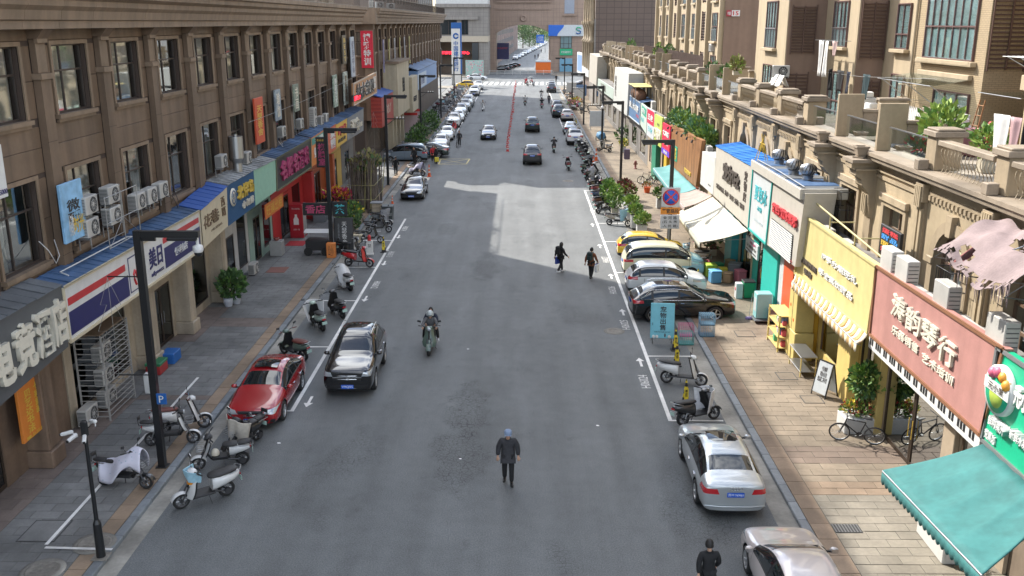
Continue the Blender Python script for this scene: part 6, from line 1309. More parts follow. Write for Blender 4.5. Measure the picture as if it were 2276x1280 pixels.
# rooftop greenery behind the wooden sign
GL1=M('leaf_green',(.10,.20,.042),.6,var=.25,vs=3,rnd=.1);GL2=M('leaf_light',(.26,.36,.075),.6,var=.2,vs=3);GL3=M('leaf_dark',(.045,.095,.030),.6,var=.25,vs=3);GL4=M('leaf_bluish',(.12,.24,.14),.6,var=.25,vs=3);GL5=M('leaf_red',(.16,.035,.030),.6,var=.2,vs=3);STEM=M('stem_brown',(.09,.06,.035),.8)
def bush(label,loc,rad,n,size,mats,cat='shrub',name='shrub',pot=None,stems=5,seed=1,group=None):
    o=thing(name,label,cat,loc,0,group);z=0
    if pot:pot(o);z=pot.h
    b=B();rn=random.Random(seed)
    for i in range(stems):a=rn.uniform(0,6.28);b.tube([(0,0,z-.02),(rad[0]*.3*math.cos(a),rad[1]*.3*math.sin(a),z+rad[2]*.7),(rad[0]*.6*math.cos(a),rad[1]*.6*math.sin(a),z+rad[2]*1.5)],[.016,.012,.006],STEM,5)
    b.build('stem',o);b=B();leaves(b,(0,0,z+rad[2]*.95),rad,n,size,mats,seed);b.build('foliage',o,fix=False);return o
def tub(w,d,h_,m):
    def f(o):b=B();b.bev(-w/2,-d/2,0,w/2,d/2,h_,m,.015);b.box(-w/2+.04,-d/2+.04,h_+.001,w/2-.04,d/2-.04,h_+.006,M('soil',(.05,.035,.025),.95));b.build('planter_box',o)
    f.h=h_;return f
for i,(px,rr) in enumerate((((72.46,6.89),1.0),((68.99,6.81),1.1),((64.45,6.86),1.1),((61.03,6.74),.9))):
    bush(('blue green feathery shrub at the far end of the wooden sign roof','tall feathery shrub second along the wooden sign roof','pale green feathery shrub third along the wooden sign roof','low bright fern at the near end of the wooden sign roof')[i],(11.85,px[0],5.3),(rr*.7,rr*1.3,rr*.75),520,.28,(GL4,GL1,GL4,GL2) if i < 3 else (GL2,GL1,GL4),seed=i+3,group='shrubs on the wooden sign roof')
# ------------------------------------------------------------------ far end: cross street, bank corner, arch, towers
FS=M('far_pink_stone',(.30,.215,.165),.65,var=.06,vs=.3,streak=.08);FG=M('far_grey_stone',(.235,.215,.195),.65,var=.06,vs=.3,streak=.12);FBR=M('far_brown_tile',(.135,.098,.080),.6,var=.06,vs=.3)
def gridded(m,bw,bh,mort=.05):
    n,l=m.node_tree.nodes,m.node_tree.links;g=n.new('ShaderNodeNewGeometry');b=n['Principled BSDF'];src=b.inputs['Base Color'].links[0].from_socket
    sp=n.new('ShaderNodeSeparateXYZ');l.new(g.outputs['Position'],sp.inputs[0]);ad=n.new('ShaderNodeMath');l.new(sp.outputs[0],ad.inputs[0]);l.new(sp.outputs[1],ad.inputs[1]);cb=n.new('ShaderNodeCombineXYZ');l.new(ad.outputs[0],cb.inputs[0]);l.new(sp.outputs[2],cb.inputs[1])
    br=n.new('ShaderNodeTexBrick');br.offset=0;br.inputs['Scale'].default_value=1;br.inputs['Brick Width'].default_value=bw;br.inputs['Row Height'].default_value=bh;br.inputs['Mortar Size'].default_value=mort;br.inputs['Color1'].default_value=(1,1,1,1);br.inputs['Color2'].default_value=(.93,.93,.93,1);br.inputs['Mortar'].default_value=(.6,.6,.6,1)
    l.new(cb.outputs[0],br.inputs['Vector']);mx=n.new('ShaderNodeVectorMath');mx.operation='MULTIPLY';l.new(src,mx.inputs[0]);l.new(br.outputs['Color'],mx.inputs[1]);l.new(mx.outputs[0],b.inputs['Base Color'])
gridded(FBR,1.2,.9);gridded(FG,1.4,.9,.03);gridded(FS,1.6,1.1,.025)
BGL=M('far_blue_glass',(.12,.22,.27),.05,spec=.8)
# kerbed corner pavements beyond the cross street
sheet('far_pavement',-90,-8.9,236,262,.12,SLABP);sheet('far_pavement',7.6,90,242,262,.12,SLABP);sheet('corner_pavement',-60,XL1,196,203,.12,SLABP);sheet('corner_pavement',XR1,60,196,203,.12,SLABP)
# bank corner building
YB=246.0
bk=thing('bank_building','grey stone bank corner building with dark upper windows and a red lit sign','building',(-21.5,YB,0));W_=13.0
b=B();b.box(0,0,8.2,W_,20,9.6,P('cream_band',(.42,.36,.28),.6));b.box(.0,.4,0,.6,20,8.199,FG);b.box(10.6,.4,0,W_,20,8.199,FG);b.box(.6,6,0,10.6,6.2,8.199,P('bank_inside',(.20,.15,.11),.6));b.box(0,.2,9.601,W_,20,16.6,FG);b.box(-.3,-.5,13.6,10.5,.199,14.6,FG);b.box(-.2,-.3,16.61,W_+.2,20,17.4,FG);b.box(-.1,-.2,17.41,W_,20,22,P('roof_sign_white',(.5,.5,.48),.6));b.build('wall',bk)
for x0,x1 in ((.8,5.2),(6.3,8.0)):q=B();q.box(x0,.1,10.0,x1,.19,13.5,P('bank_glass',(.02,.026,.03),.08));w_=q.build('window',bk);q=B();[q.box(x,.05,10.0,x+.08,.099,13.5,ALU) for x in (x0,(x0+x1)/2,x1-.08)];q.build('frame',w_)
q=B();q.box(8.9,.02,.2,10.5,.3,8.0,P('bank_door_dark',(.03,.035,.04),.3));q.build('door',bk)
q=B();q.box(.7,3.0,4.9,8.4,3.2,6.0,BLKP);sg_=q.build('sign_panel',bk);letter('招商银行财富中心',LED,(4.5,2.98,5.45),7.2,.85,'-y',sg_,.01,bold=.04)
letter('阿婆饭店红木家具',REDX,(5.5,-.22,19.3),9.0,1.5,'-y',bk,.02,bold=.03)
# bank pylon
o=thing('bank_pylon','tall white and blue bank pylon sign with a round blue emblem','pylon sign',(-13.7,205,.12));BB=P('bank_blue',(.015,.10,.33),.4)
b=B();b.bev(-1.1,-.4,2.3,.75,.4,11.6,WHT,.03);b.build('panel',o);b=B();b.bev(.751,-.4,2.3,1.05,.4,11.6,BB,.03);b.bev(-1.1,-.42,11.601,1.05,.42,12.8,BB,.03);b.build('blue_edge',o);b=B();b.box(-1.1,-.45,0,1.0,.45,2.28,BLKP);b.box(-.95,-.46,.15,.85,-.451,2.1,WHT);b.build('base',o)
b=B();b.lathe([(.62,0),(.62,-.05),(.3,-.05),(.3,0)],(0,0,0),BB,20,'y',cap=False);b.ob((.35,-.03,0),(.5,.06,.2),WHT);b.build('emblem',o,(-.15,-.41,10.1));letter(down('中国建设银行'),BB,(-.17,-.412,6.0),1.05,6.2,'-y',o,.01,bold=.02)
# arch gateway
ar=thing('arch_gateway','large pinkish stone building with a wide shallow arch over the road','building',(0,262,0));x0,x1,zs_,rise=-6.9,7.6,10.2,2.1
b=B();b.box(-8.9,0,0,x0,16,30,FS);b.box(7.6,0,0,17.5,14,12.2,FS);b.box(7.6,0,12.201,17.5,14,34,FS);n=16
for i in range(n):
    u0,u1=i/n,(i+1)/n;f=lambda u:(x0+(x1-x0)*u,zs_+rise*(1-(2*u-1) ** 2));a,c=f(u0),f(u1)
    b.add([(a[0],0,a[1]),(c[0],0,c[1]),(c[0],0,19),(a[0],0,19)],[(0,1,2,3)],FS);b.add([(a[0],0,a[1]),(c[0],0,c[1]),(c[0],16,c[1]),(a[0],16,a[1])],[(0,1,2,3)],FS)
b.box(x0,14,19.001,x1,16,30,FS);b.build('wall',ar,fix=False)
b=B()
for i in range(n):
    f=lambda u,r:(x0+(x1-x0)*u,zs_+r+rise*(1-(2*u-1) ** 2));p=[f(i/n,.05),f((i+1)/n,.05),f((i+1)/n,.75),f(i/n,.75)];b.prism(p,'y',-.18,-.001,FS)
b.lathe([(.85,0),(.85,-.3),(.5,-.3),(.45,-.15),(.01,-.3)],(.35,0,14.0),FS,20,'y');b.box(x0-.1,-.25,16.2,x1+.1,-.001,16.6,FS);b.box(x0-.1,-.45,18.0,x1+.1,-.001,18.5,FS);b.box(x0-.1,-.7,18.8,x1+.1,-.001,19.4,FS);b.build('moulding',ar)
b=B();b.prism([(-4.6,19.45),(5.2,19.45),(4.6,20.3),(3.0,21.0),(1.9,22.4),(-1.3,22.4),(-2.4,21.0),(-4.0,20.3)],'y',.2,.8,P('pediment',(.34,.27,.20),.65));b.build('pediment',ar);q=B();q.box(x0+.1,8,19.41,x1-.1,8.1,28,BGL);w_=q.build('window',ar);q=B()
for i in range(9):q.box(x0+.1+i*1.75,7.9,19.41,x0+.25+i*1.75,7.99,28,WHT)
q.build('frame',w_);q=B();q.box(11.3,-.08,15.2,13.9,-.001,24,P('pale_pane',(.28,.31,.36),.1));q.build('window',ar);q=B();q.bev(10.8,-.4,14.6,14.4,-.002,15.1,FS,.03);q.build('sill',ar)
p0,p1=(7.08,12.29),(16.96,9.40)
o=thing('bank_sign','wide white sign with blue wave and green and blue curled emblem','shop sign',((p0[0]+p1[0])/2,261.4,p1[1]));w,hh=p1[0]-p0[0],p0[1]-p1[1]
b=B();b.box(-w/2,0,0,w/2,.3,hh,ICE);b.build('board',o);b=B();b.prism([(-w/2,.02)]+[(-w/2+w*.33+.09*w*math.sin((t-.5)*math.pi),hh*t) for t in [0.01,.1,.2,.3,.4,.5,.6,.7,.8,.9,.99]]+[(-w/2,hh-.02)],'y',-.04,-.002,P('wave_blue',(.02,.12,.50),.4));b.build('wave_panel',o)
b=B();b.tube([(.62*math.cos(t),0,.42+.42*math.sin(t)) for t in [.3,.8,1.4,2.0,2.7,3.4,4.1,4.7]]+[(.35,0,-.12)],.15,P('emblem_green',(.04,.42,.22),.4),6);b.tube([(-.62*math.cos(t),0,-.42-.42*math.sin(t)) for t in [.3,.8,1.4,2.0,2.7,3.4,4.1,4.7]]+[(-.35,0,.12)],.15,BB,6);b.build('emblem',o,(w*.31,-.15,hh*.5))
q=B();q.box(10.3,-.10,6.2,13.4,-.001,10.6,M('blue_green_pane',(.16,.24,.25),.08));w_=q.build('window',ar);q=B()
for x in (10.3,11.2,12.5,13.3):q.box(x,-.16,6.2,x+.1,-.101,10.6,ALU)
for z in (6.2,7.4,9.6,10.5):q.box(10.41,-.155,z,13.29,-.102,z+.1,ALU)
q.build('frame',w_);o=thing('bank_sign','green bank sign under the window beside the arch','shop sign',(11.9,261.85,4.4));b=B();b.box(-1.7,-.1,0,1.7,.1,1.7,P('sign_leaf_green',(.02,.34,.16),.45));b.build('board',o);letter('邮政储蓄银行',WHT,(0,-.11,.85),2.6,.6,'-y',o,.01)
q=B();q.box(10.2,-.2,.1,13.6,-.001,3.6,P('door_pale_blue',(.16,.33,.45),.2));q.build('door',ar)
# brown tiled tower with ornate half columns
tw=thing('tiled_tower','tall dark brown tiled tower with ornate half columns on its street edge','tower',(11.9,158,0));b=B();b.box(0,0,0,14,30,46,FBR);b.build('wall',tw)
b=B();b.box(-.25,-.3,0,0,10,13.5,FG);b.build('pier',tw)
for i in range(4):
    b=B();z=9.2;b.lathe([(.55,0),(.55,4.2),(.75,4.4),(.45,4.8),(.34,5.5),(.42,6.5),(.62,7.0),(.78,7.3),(.78,7.7)],(0,0,0),RST,10);b.lathe([(.45,7.71),(.40,11.5),(.7,12.2),(.85,12.6),(.85,13.0)],(0,0,0),RST,10);b.build('half_column',tw,(-.55,.8+i*5.2,5.5))
# buildings, trees, road beyond the arch
o=thing('apartment_block','pale pink old apartment block with rows of small windows seen through the arch','apartment block',(-25.2,300,0),-1.9);b=B();b.box(0,0,0,16.8,190,15,M('pink_render',(.24,.165,.14),.8,var=.2,vs=.5,grime=.4));b.build('wall',o);q=B();q.box(0,0,0,.12,1.5,1.5,P('dull_pane',(.12,.13,.15),.3));me=q.mesh('window')
for i in range(26):
    for k in range(4):ob('window',me,o,(16.8,5+i*5.2,2.4+k*3.2))
    
def far_tree(label,x,y,h_,r_,seed,name='tree',kindm=None):
    o=thing(name,label,'tree',(x,y,.0));b=B();rn=random.Random(seed);b.tube([(0,0,0),(.1,0,h_*.3),(0,.1,h_*.55)],[.32,.24,.14],STEM,8)
    for i in range(6):a=rn.uniform(0,6.28);b.tube([(0,0,h_*.35),(r_*.3*math.cos(a),r_*.3*math.sin(a),h_*.6),(r_*.6*math.cos(a),r_*.6*math.sin(a),h_*.8)],[.14,.09,.04],STEM,5)
    b.build('trunk',o);b=B()
    for i in range(7):a=rn.uniform(0,6.28);q=rn.uniform(.1,.6)*r_;leaves(b,(q*math.cos(a),q*math.sin(a),h_*rn.uniform(.2,.85)),(r_*.55,r_*.55,h_*.24),260,.55,kindm or (GL1,GL3,GL3),seed*10+i,shell=.1)
    b.build('crown',o,fix=False);return o
for i,(x,y,h_,r_) in enumerate(((.5,505,12,7),(4.0,530,13,7.5),(7.5,560,13,7),(2,590,14,8),(13,640,13,7),(18,650,13,7),(23,600,12,7))):
    far_tree(('dark street tree nearest beyond the arch','dark street tree second beyond the arch','dark street tree third beyond the arch','tall dark tree behind the pink apartment block','pale green tree at the end of the far road','pale green tree beside the blue direction board','pale green tree at the end of the far road on the sunny side')[i],x,y,h_,r_,i+30,kindm=(GL3,GL3,GL3,GL1) if i < 4 else (GL1,GL1,GL2,GL3))
p0,p1=(6.20,7.71),(9.51,4.34);o=thing('direction_board','blue road direction board with white writing beyond the arch','road sign',((p0[0]+p1[0])/2,420,0));b=B();b.box(p0[0]-(p0[0]+p1[0])/2,-.1,p1[1],p1[0]-(p0[0]+p1[0])/2,.1,p0[1],P('road_sign_blue',(.02,.13,.48),.4));b.build('board',o);b=B();b.cyl((2.2,.2,0),(2.2,.2,p0[1]),.14,STEEL,8);b.build('post',o);letter('人民路\n石头街',WHT,(0,-.11,(p0[1]+p1[1])/2),2.4,2.2,'-y',o,.01)
o=thing('hoarding','dark blue hoarding with red writing standing under the arch','hoarding',(-6.0,272,0));b=B();b.box(-1.5,-.15,3.0,2.4,.15,7.4,NAVY);b.build('board',o);b=B();b.box(-1.4,-.1,0,-1.2,.1,3,STEEL);b.box(2.1,-.1,0,2.3,.1,3,STEEL);b.build('post',o);letter('汽车美容养护',REDS,(.4,-.16,6.0),3.2,.6,'-y',o,.01)
o=thing('street_kiosk','bright orange street kiosk with pale roof behind the fence','kiosk',(5.6,251.5,.0));OR2=P('kiosk_orange',(.62,.125,.012),.5);b=B();b.bev(-2.0,0,.3,1.9,3.5,3.0,OR2,.05);b.build('body',o);b=B();b.bev(-2.05,-.1,3.01,1.95,4.2,3.4,ICE,.05);b.build('roof',o);b=B();b.box(-1.9,.1,0.0,1.8,3.4,.299,BLKP);b.build('base',o)
o=thing('flower_mural','painted mural panel of pink blossom on pale green by the bank','panel',(-11.6,238,.12));b=B();b.bev(-2.2,0,0,2.2,.2,3.9,P('mural_jade',(.30,.42,.38),.6),.02);b.build('board',o);b=B();rn=random.Random(5);FP=P('blossom_pink',(.52,.16,.22),.6);FP2=P('blossom_pale',(.58,.38,.38),.6)
for i in range(60):x,z=rn.uniform(-2,2),rn.uniform(.4,3.6);r_=rn.uniform(.06,.2);b.prism([(x+r_*math.cos(t),z+r_*math.sin(t)) for t in (0,1.26,2.51,3.77,5.03)],'y',-.012-i*.0004,-.002,FP if i % 2 else FP2)
tag(b.build('painted_blossom',o),kind='stuff')
# white railing along the far side of the cross street
o=thing('road_railing','white road railing of upright bars across the end of the street','railing',(0,249.5,0));WR=P('railing_white',(.62,.60,.56),.5);b=B();b.box(-10.5,-.03,.25,8.0,.03,.31,WR);b.box(-10.5,-.03,.95,8.0,.03,1.01,WR);b.build('rail',o);q=B();q.box(-.05,-.05,0,.05,.05,1.15,WR);q.box(-.08,-.08,1.151,.08,.08,1.2,REDS);pm_=q.mesh('post');q=B();q.box(-.02,-.02,.311,.02,.02,.949,WR);bm_=q.mesh('bar')
for i in range(75):ob('post' if i % 8 == 0 else 'bar',pm_ if i % 8 == 0 else bm_,o,(-10.4+i*.25,0,0))
# ------------------------------------------------------------------ cars on the street
def place(o,x,y,rz,sc=None):
    o.location=(x,y,0);o.rotation_euler=(0,0,R(rz))
    if sc:o.scale=sc
    return o
PRED=PT('car_red',(.30,.008,.012),.25);PBLK=PT('car_black',(.006,.006,.007),.12);PSIL=PT('car_silver',(.46,.49,.50),.3,.45);PPNK=PT('car_pink',(.52,.47,.45),.3,.2);PWHT=PT('car_white',(.64,.65,.65),.25);PCRM=PT('car_cream',(.58,.55,.38),.35);PSKY=PT('car_sky_blue',(.25,.44,.48),.3);PYEL=PT('car_yellow',(.66,.42,.015),.25);PBGR=PT('car_blue_grey',(.15,.20,.25),.25,.3);PDGN=PT('car_dark_green',(.028,.045,.045),.2,.3);PGRY=PT('car_graphite',(.055,.056,.06),.2,.4);PSBL=PT('car_silver_blue',(.24,.28,.32),.25,.4)
def badge(o,y,z,kind,s=1.):
    b=B()
    if kind == 'ring3':b.tube([(.075*math.cos(t*.524),0,.075*math.sin(t*.524)) for t in range(12)],.009,CHR,5,closed=True);[b.cyl((0,0,0),(.075*math.sin(a),0,.075*math.cos(a)),.010,CHR,5,.004) for a in (0,2.094,4.189)]
    elif kind == 'vw':
        b.tube([(.07*math.cos(t*.524),0,.07*math.sin(t*.524)) for t in range(12)],.008,CHR,5,closed=True);b.tube([(-.028,0,.06),(0,0,.008),(.028,0,.06)],.007,CHR,4);b.tube([(-.062,0,.025),(-.026,0,-.055),(0,0,.0),(.026,0,-.055),(.062,0,.025)],.007,CHR,4)
    elif kind == 'rings4':
        for i in range(4):b.tube([(-.115+i*.077+.05*math.cos(t*.524),0,.05*math.sin(t*.524)) for t in range(12)],.006,CHR,4,closed=True)
    b.build('badge',o,(0,y,z))
def slats(o,y,zs,w,r=.012,m=None):
    for z in zs:b=B();b.tube([(-w,-.06,z),(-w*.6,-.015,z),(0,0,z),(w*.6,-.015,z),(w,-.06,z)],r,m or CHR,5);b.build('grille_bar',o,(0,y,0))
def wipers(o,sp):
    r4,r5=BODY[sp]['rows'][4],BODY[sp]['rows'][5]
    for x0,x1 in ((-.35,.12),(.18,.60)):b=B();b.cyl((x0,r4[0]-.06,r4[6]+.045),(x1,r4[0]-.18,r4[6]+.12),.010,CB,5);b.build('wiper',o)
red=car_proto('sedan','parked_car','red saloon with a dark glass sunroof parked by the near kerb','car',PRED,'A5900',D_SEDAN,5,sunroof=True);place(red,-8.95,31.2,180);badge(red,2.375,.60,'vw');slats(red,2.37,(.53,.57),.40);wipers(red,'sedan')
suv=car_proto('suv','parked_car','black estate car with chrome grille bars and roof rails beside the red saloon','car',PBLK,'V9Q55',{**D_SUV,('t',1):[[(-.62,-1.4),(.62,-1.4),(.62,.18),(-.62,.18)]]},5,rails=True);place(suv,-6.28,34.0,181,(1,1,1.07));badge(suv,2.36,.76,'ring3',1);slats(suv,2.35,(.70,.82),.48,.016);slats(suv,2.33,(.37,),.55,.02);wipers(suv,'suv')
sil=car_proto('sedan','parked_car','silver saloon seen from behind beside the beige pavement','car',PSIL,'',{**D_SEDAN,('r',5):[[(-.55,.24),(.55,.24),(.6,.30),(-.6,.30)]]},5,rear_plate='苏M N90J1',sunroof=True);place(sil,5.86,25.6,-1,(1.03,1.05,1));badge(sil,-2.365,.96,'rings4')
b=B();b.tube([(-.80,-2.28,.42),(-.4,-2.385,.44),(.4,-2.385,.44),(.80,-2.28,.42)],.018,PSIL,6);b.build('bumper_crease',sil)
pnk=car_proto('sedan','parked_car','pale rose white saloon behind the silver one with its nose up the street','car',PPNK,'',D_SEDAN,7);place(pnk,6.45,19.25,-1,(1.04,1.02,1));wipers(pnk,'sedan')
aud=car_proto('suv','parked_car','black estate car parked across the pavement beside the blue pet board','car',PBLK,'',D_SUV,5,rear_plate='苏M',rails=True);place(aud,7.35,41.75,-88,(1,1.01,.96))
b=B()
for sg in (1,-1):b.tube([(sg*.90,.95,1.07),(sg*.70,.25,1.50),(sg*.72,-.5,1.58),(sg*.70,-1.5,1.52),(sg*.88,-1.98,1.12),(sg*.912,-.5,1.07),(sg*.91,.9,1.05)],.012,CHR,5)
b.build('chrome_trim',aud)
wsv=car_proto('mini','parked_car','small white hatchback with its tail to the road beside the black estate','car',PWHT,'',D_SUV,5);place(wsv,7.2,45.6,-90)
van=car_proto('van','parked_car','cream van with sky blue lower body and bonnet','car',PCRM,'',{**D_SUV,('s',9):[[(2.3,.1),(2.3,1.3),(1.35,1.3),(.9,.72),(-2.3,.62),(-2.3,.1)]],('f',9):[[(-.9,.2),(.9,.2),(.9,1.22),(-.9,1.22)]]},5,two=PSKY);place(van,7.55,49.1,-90)
yel=car_proto('mini','parked_car','small yellow car with a dark bonnet next to the cream van','car',PYEL,'',{**D_SUV,('t',9):[[(-.72,.9),(.72,.9),(.66,1.9),(-.66,1.9)]]},5,two=PBGR);place(yel,7.35,53.0,-92,(.95,.95,.92))
sw=lambda new:{'car_black':new,'car_white':new}
cob=clone(red,(-8.35,73.0,0),180,'black saloon parked by the bamboo fence with its lamps towards the camera',None,{'car_red':PBLK},skip=('sunroof','badge','grille_bar')); 
mov=[clone(red,(-3.85,111.1,0),180,'black saloon driving down the street left of the cone row','cars driving in the street',{'car_red':PBLK},skip=('sunroof','badge')),clone(suv,(1.02,91.4,0),0,'graphite car driving away, nearer of two','cars driving in the street',{'car_black':PGRY},skip=('roof_rail','badge','grille_bar')),clone(suv,(1.32,118.9,0),0,'dark green car driving away beyond the graphite one','cars driving in the street',{'car_black':PDGN},skip=('roof_rail','badge','grille_bar'))]
far_plain=('badge','grille_bar','wiper','roof_rail','sunroof')
g='cars parked along the shaded kerb'
rowl=[(102.4,'sedan',PWHT,'white saloon at the head of the row on the shaded kerb'),(110.4,'sedan',PWHT,'white saloon second in the row on the shaded kerb'),(123.8,'suv',PWHT,'white off-roader third in the row on the shaded kerb'),(131.3,'sedan',PWHT,'white saloon tucked behind the white off-roader'),(138.0,'suv',PSBL,'silver blue off-roader in the shaded kerb row'),(145.8,'suv',PDGN,'dark green off-roader in the shaded kerb row'),(153.3,'suv',PSBL,'silver blue off-roader behind the dark green one'),(159.8,'sedan',PWHT,'white saloon behind the silver blue pair'),(177.5,'suv',PWHT,'white off-roader after the gap in the shaded row'),(184.5,'sedan',PWHT,'white saloon behind the white off-roader near the crossing'),(193.5,'suv',PWHT,'last white off-roader of the row by the crossing')]
for y,k,m,lb_ in rowl:clone(red if k == 'sedan' else suv,(-8.75+random.uniform(-.12,.12),y,0),180,lb_,g,{'car_red':m,'car_black':m},skip=far_plain)
g='cars parked along the sunny kerb'
for x,y,k,m,lb_ in ((5.9,106.3,'suv',PWHT,'white off-roader nearest in the sunny kerb row'),(5.95,116.2,'sedan',PSBL,'silver blue saloon in the sunny kerb row'),(6.2,131.6,'mini',PPNK,'small pink hatchback in the sunny kerb row'),(5.25,137.2,'suv',PDGN,'dark green off-roader beside the pink hatchback'),(5.3,144.6,'suv',PGRY,'graphite off-roader behind the dark green one'),(5.7,186,'suv',PGRY,'graphite car at the far end of the sunny row'),(5.9,193,'suv',PWHT,'white off-roader at the far end of the sunny row')):clone({'suv':suv,'sedan':red,'mini':wsv}[k],(x,y,0),0,lb_,g,{'car_red':m,'car_black':m,'car_white':m},skip=far_plain)
mv=clone(van,(-11.2,91.6,.0),90,'blue grey minivan standing across the alley mouth',None,{'car_cream':PBGR,'car_sky_blue':PBGR},skip=far_plain)
clone(red,(-9.6,95.2,0),88,'dark saloon standing behind the blue grey minivan',None,{'car_red':PDGN},skip=far_plain)
clone(red,(-10.4,225.2,0),-90,'white saloon turning along the cross street',None,{'car_red':PWHT},skip=far_plain)
for i,(x,y,m) in enumerate(((14.0,207.5,PWHT),(12.6,199.5,PGRY))):clone(red,(x,y,.05),95,('white saloon parked on the corner by the sunny side','dark saloon parked on the corner by the sunny side')[i],None,{'car_red':m},skip=far_plain)
for i in range(4):clone(red,(-5.9+i*1.05,268+i*7.0,0),104,('black saloon nearest under the arch','black saloon second under the arch','black saloon third under the arch','black saloon farthest of four under the arch')[i],'black cars under the arch',{'car_red':PBLK},skip=far_plain)
for i in range(16):clone(red if i % 3 else suv,(-2.3+i*1.12,345+i*16.5,0),176,'pale car in the long row of parked cars beyond the arch','cars parked beyond the arch',{'car_red':(PWHT,PSBL,PWHT)[i % 3],'car_black':PWHT},skip=far_plain)
for i in range(5):clone(red,(15+i*2.2,480+i*22,0),176,'pale car by the tree end of the far road','cars at the end of the far road',{'car_red':PWHT},skip=far_plain)
clone(yel,(-11.6,197.5,.1),90,'yellow and white car on the far corner pavement',None,skip=far_plain)
# ------------------------------------------------------------------ scooters standing about and ridden
mop=scooter_proto('parked_scooter','white step-through scooter with an orange helmet hanging in front','moped');ebk=scooter_proto('parked_scooter','white and black electric bike with a cream helmet before the red saloon','ebike')
SC_={k:M('scooter_'+k,c,.3,coat=.6,var=.03) for k,c in dict(dark=(.02,.021,.022),red=(.42,.012,.016),green=(.085,.125,.10),mint=(.33,.42,.35),beige=(.40,.33,.25),grey=(.20,.21,.22),brown=(.14,.06,.04),blue=(.05,.09,.16),wine=(.13,.02,.03),pink=(.60,.16,.24),purple=(.12,.06,.12)).items()}
SC_['white']=SPW;SEATB=M('seat_brown',(.12,.03,.022),.5,var=.1,vs=8)
CV={'white':M('cover_white',(.58,.58,.58),.85,var=.08,vs=9),'grey':M('cover_grey',(.24,.25,.27),.8,var=.12,vs=9),'lilac':M('cover_lilac',(.34,.33,.42),.8,var=.12,vs=9),'cream':M('cover_cream',(.48,.44,.38),.85,var=.1,vs=9),'skyblue':M('cover_sky_blue',(.30,.50,.60),.8,var=.12,vs=9),'black':M('cover_black',(.03,.03,.033),.7,var=.2,vs=9)}
FLW=M('cover_floral',(.56,.55,.63),.8); 
def floral(m):
    n,l=m.node_tree.nodes,m.node_tree.links;t=n.new('ShaderNodeTexVoronoi');t.inputs['Scale'].default_value=9;tc=n.new('ShaderNodeTexCoord');l.new(tc.outputs['Object'],t.inputs['Vector']);r_=n.new('ShaderNodeValToRGB');r_.color_ramp.elements[0].position=.12;r_.color_ramp.elements[0].color=(.30,.40,.48,1);r_.color_ramp.elements[1].position=.22;r_.color_ramp.elements[1].color=(.56,.55,.63,1);l.new(t.outputs['Distance'],r_.inputs['Fac']);l.new(r_.outputs['Color'],n['Principled BSDF'].inputs['Base Color'])
floral(FLW);CV['floral']=FLW
first={'moped':True,'ebike':True}
def park(front,rear,style,col,label,cover=None,ck='front',z=0.,group=None,seat=None,lean=6):
    proto=mop if style == 'moped' else ebk;f,r_=Vector(front),Vector(rear);c=(f+r_)/2;d=f-r_;rz=math.degrees(math.atan2(-d.x,d.y))
    swp={}
    if col != 'white':swp['scooter_paint']=SC_[col]
    if seat:swp['seat_vinyl']=seat
    o=clone(proto,(c.x,c.y,z),rz,label,group,swp);o.rotation_euler=(0,R(-lean),R(rz));o.scale=(1.25,1.07,1.07)
    if cover:quilt(o,CV[cover],hash(label) % 97 if False else int(abs(c.x*31+c.y*17)) % 97,ck)
    return o
def pair(o,front,rear,z=0,lean=6):
    f,r_=Vector(front),Vector(rear);c=(f+r_)/2;d=f-r_;o.location=(c.x,c.y,z);o.rotation_euler=(0,R(-lean),math.atan2(-d.x,d.y))
gl,gr='scooters parked on the shaded side','scooters parked on the sunny side'
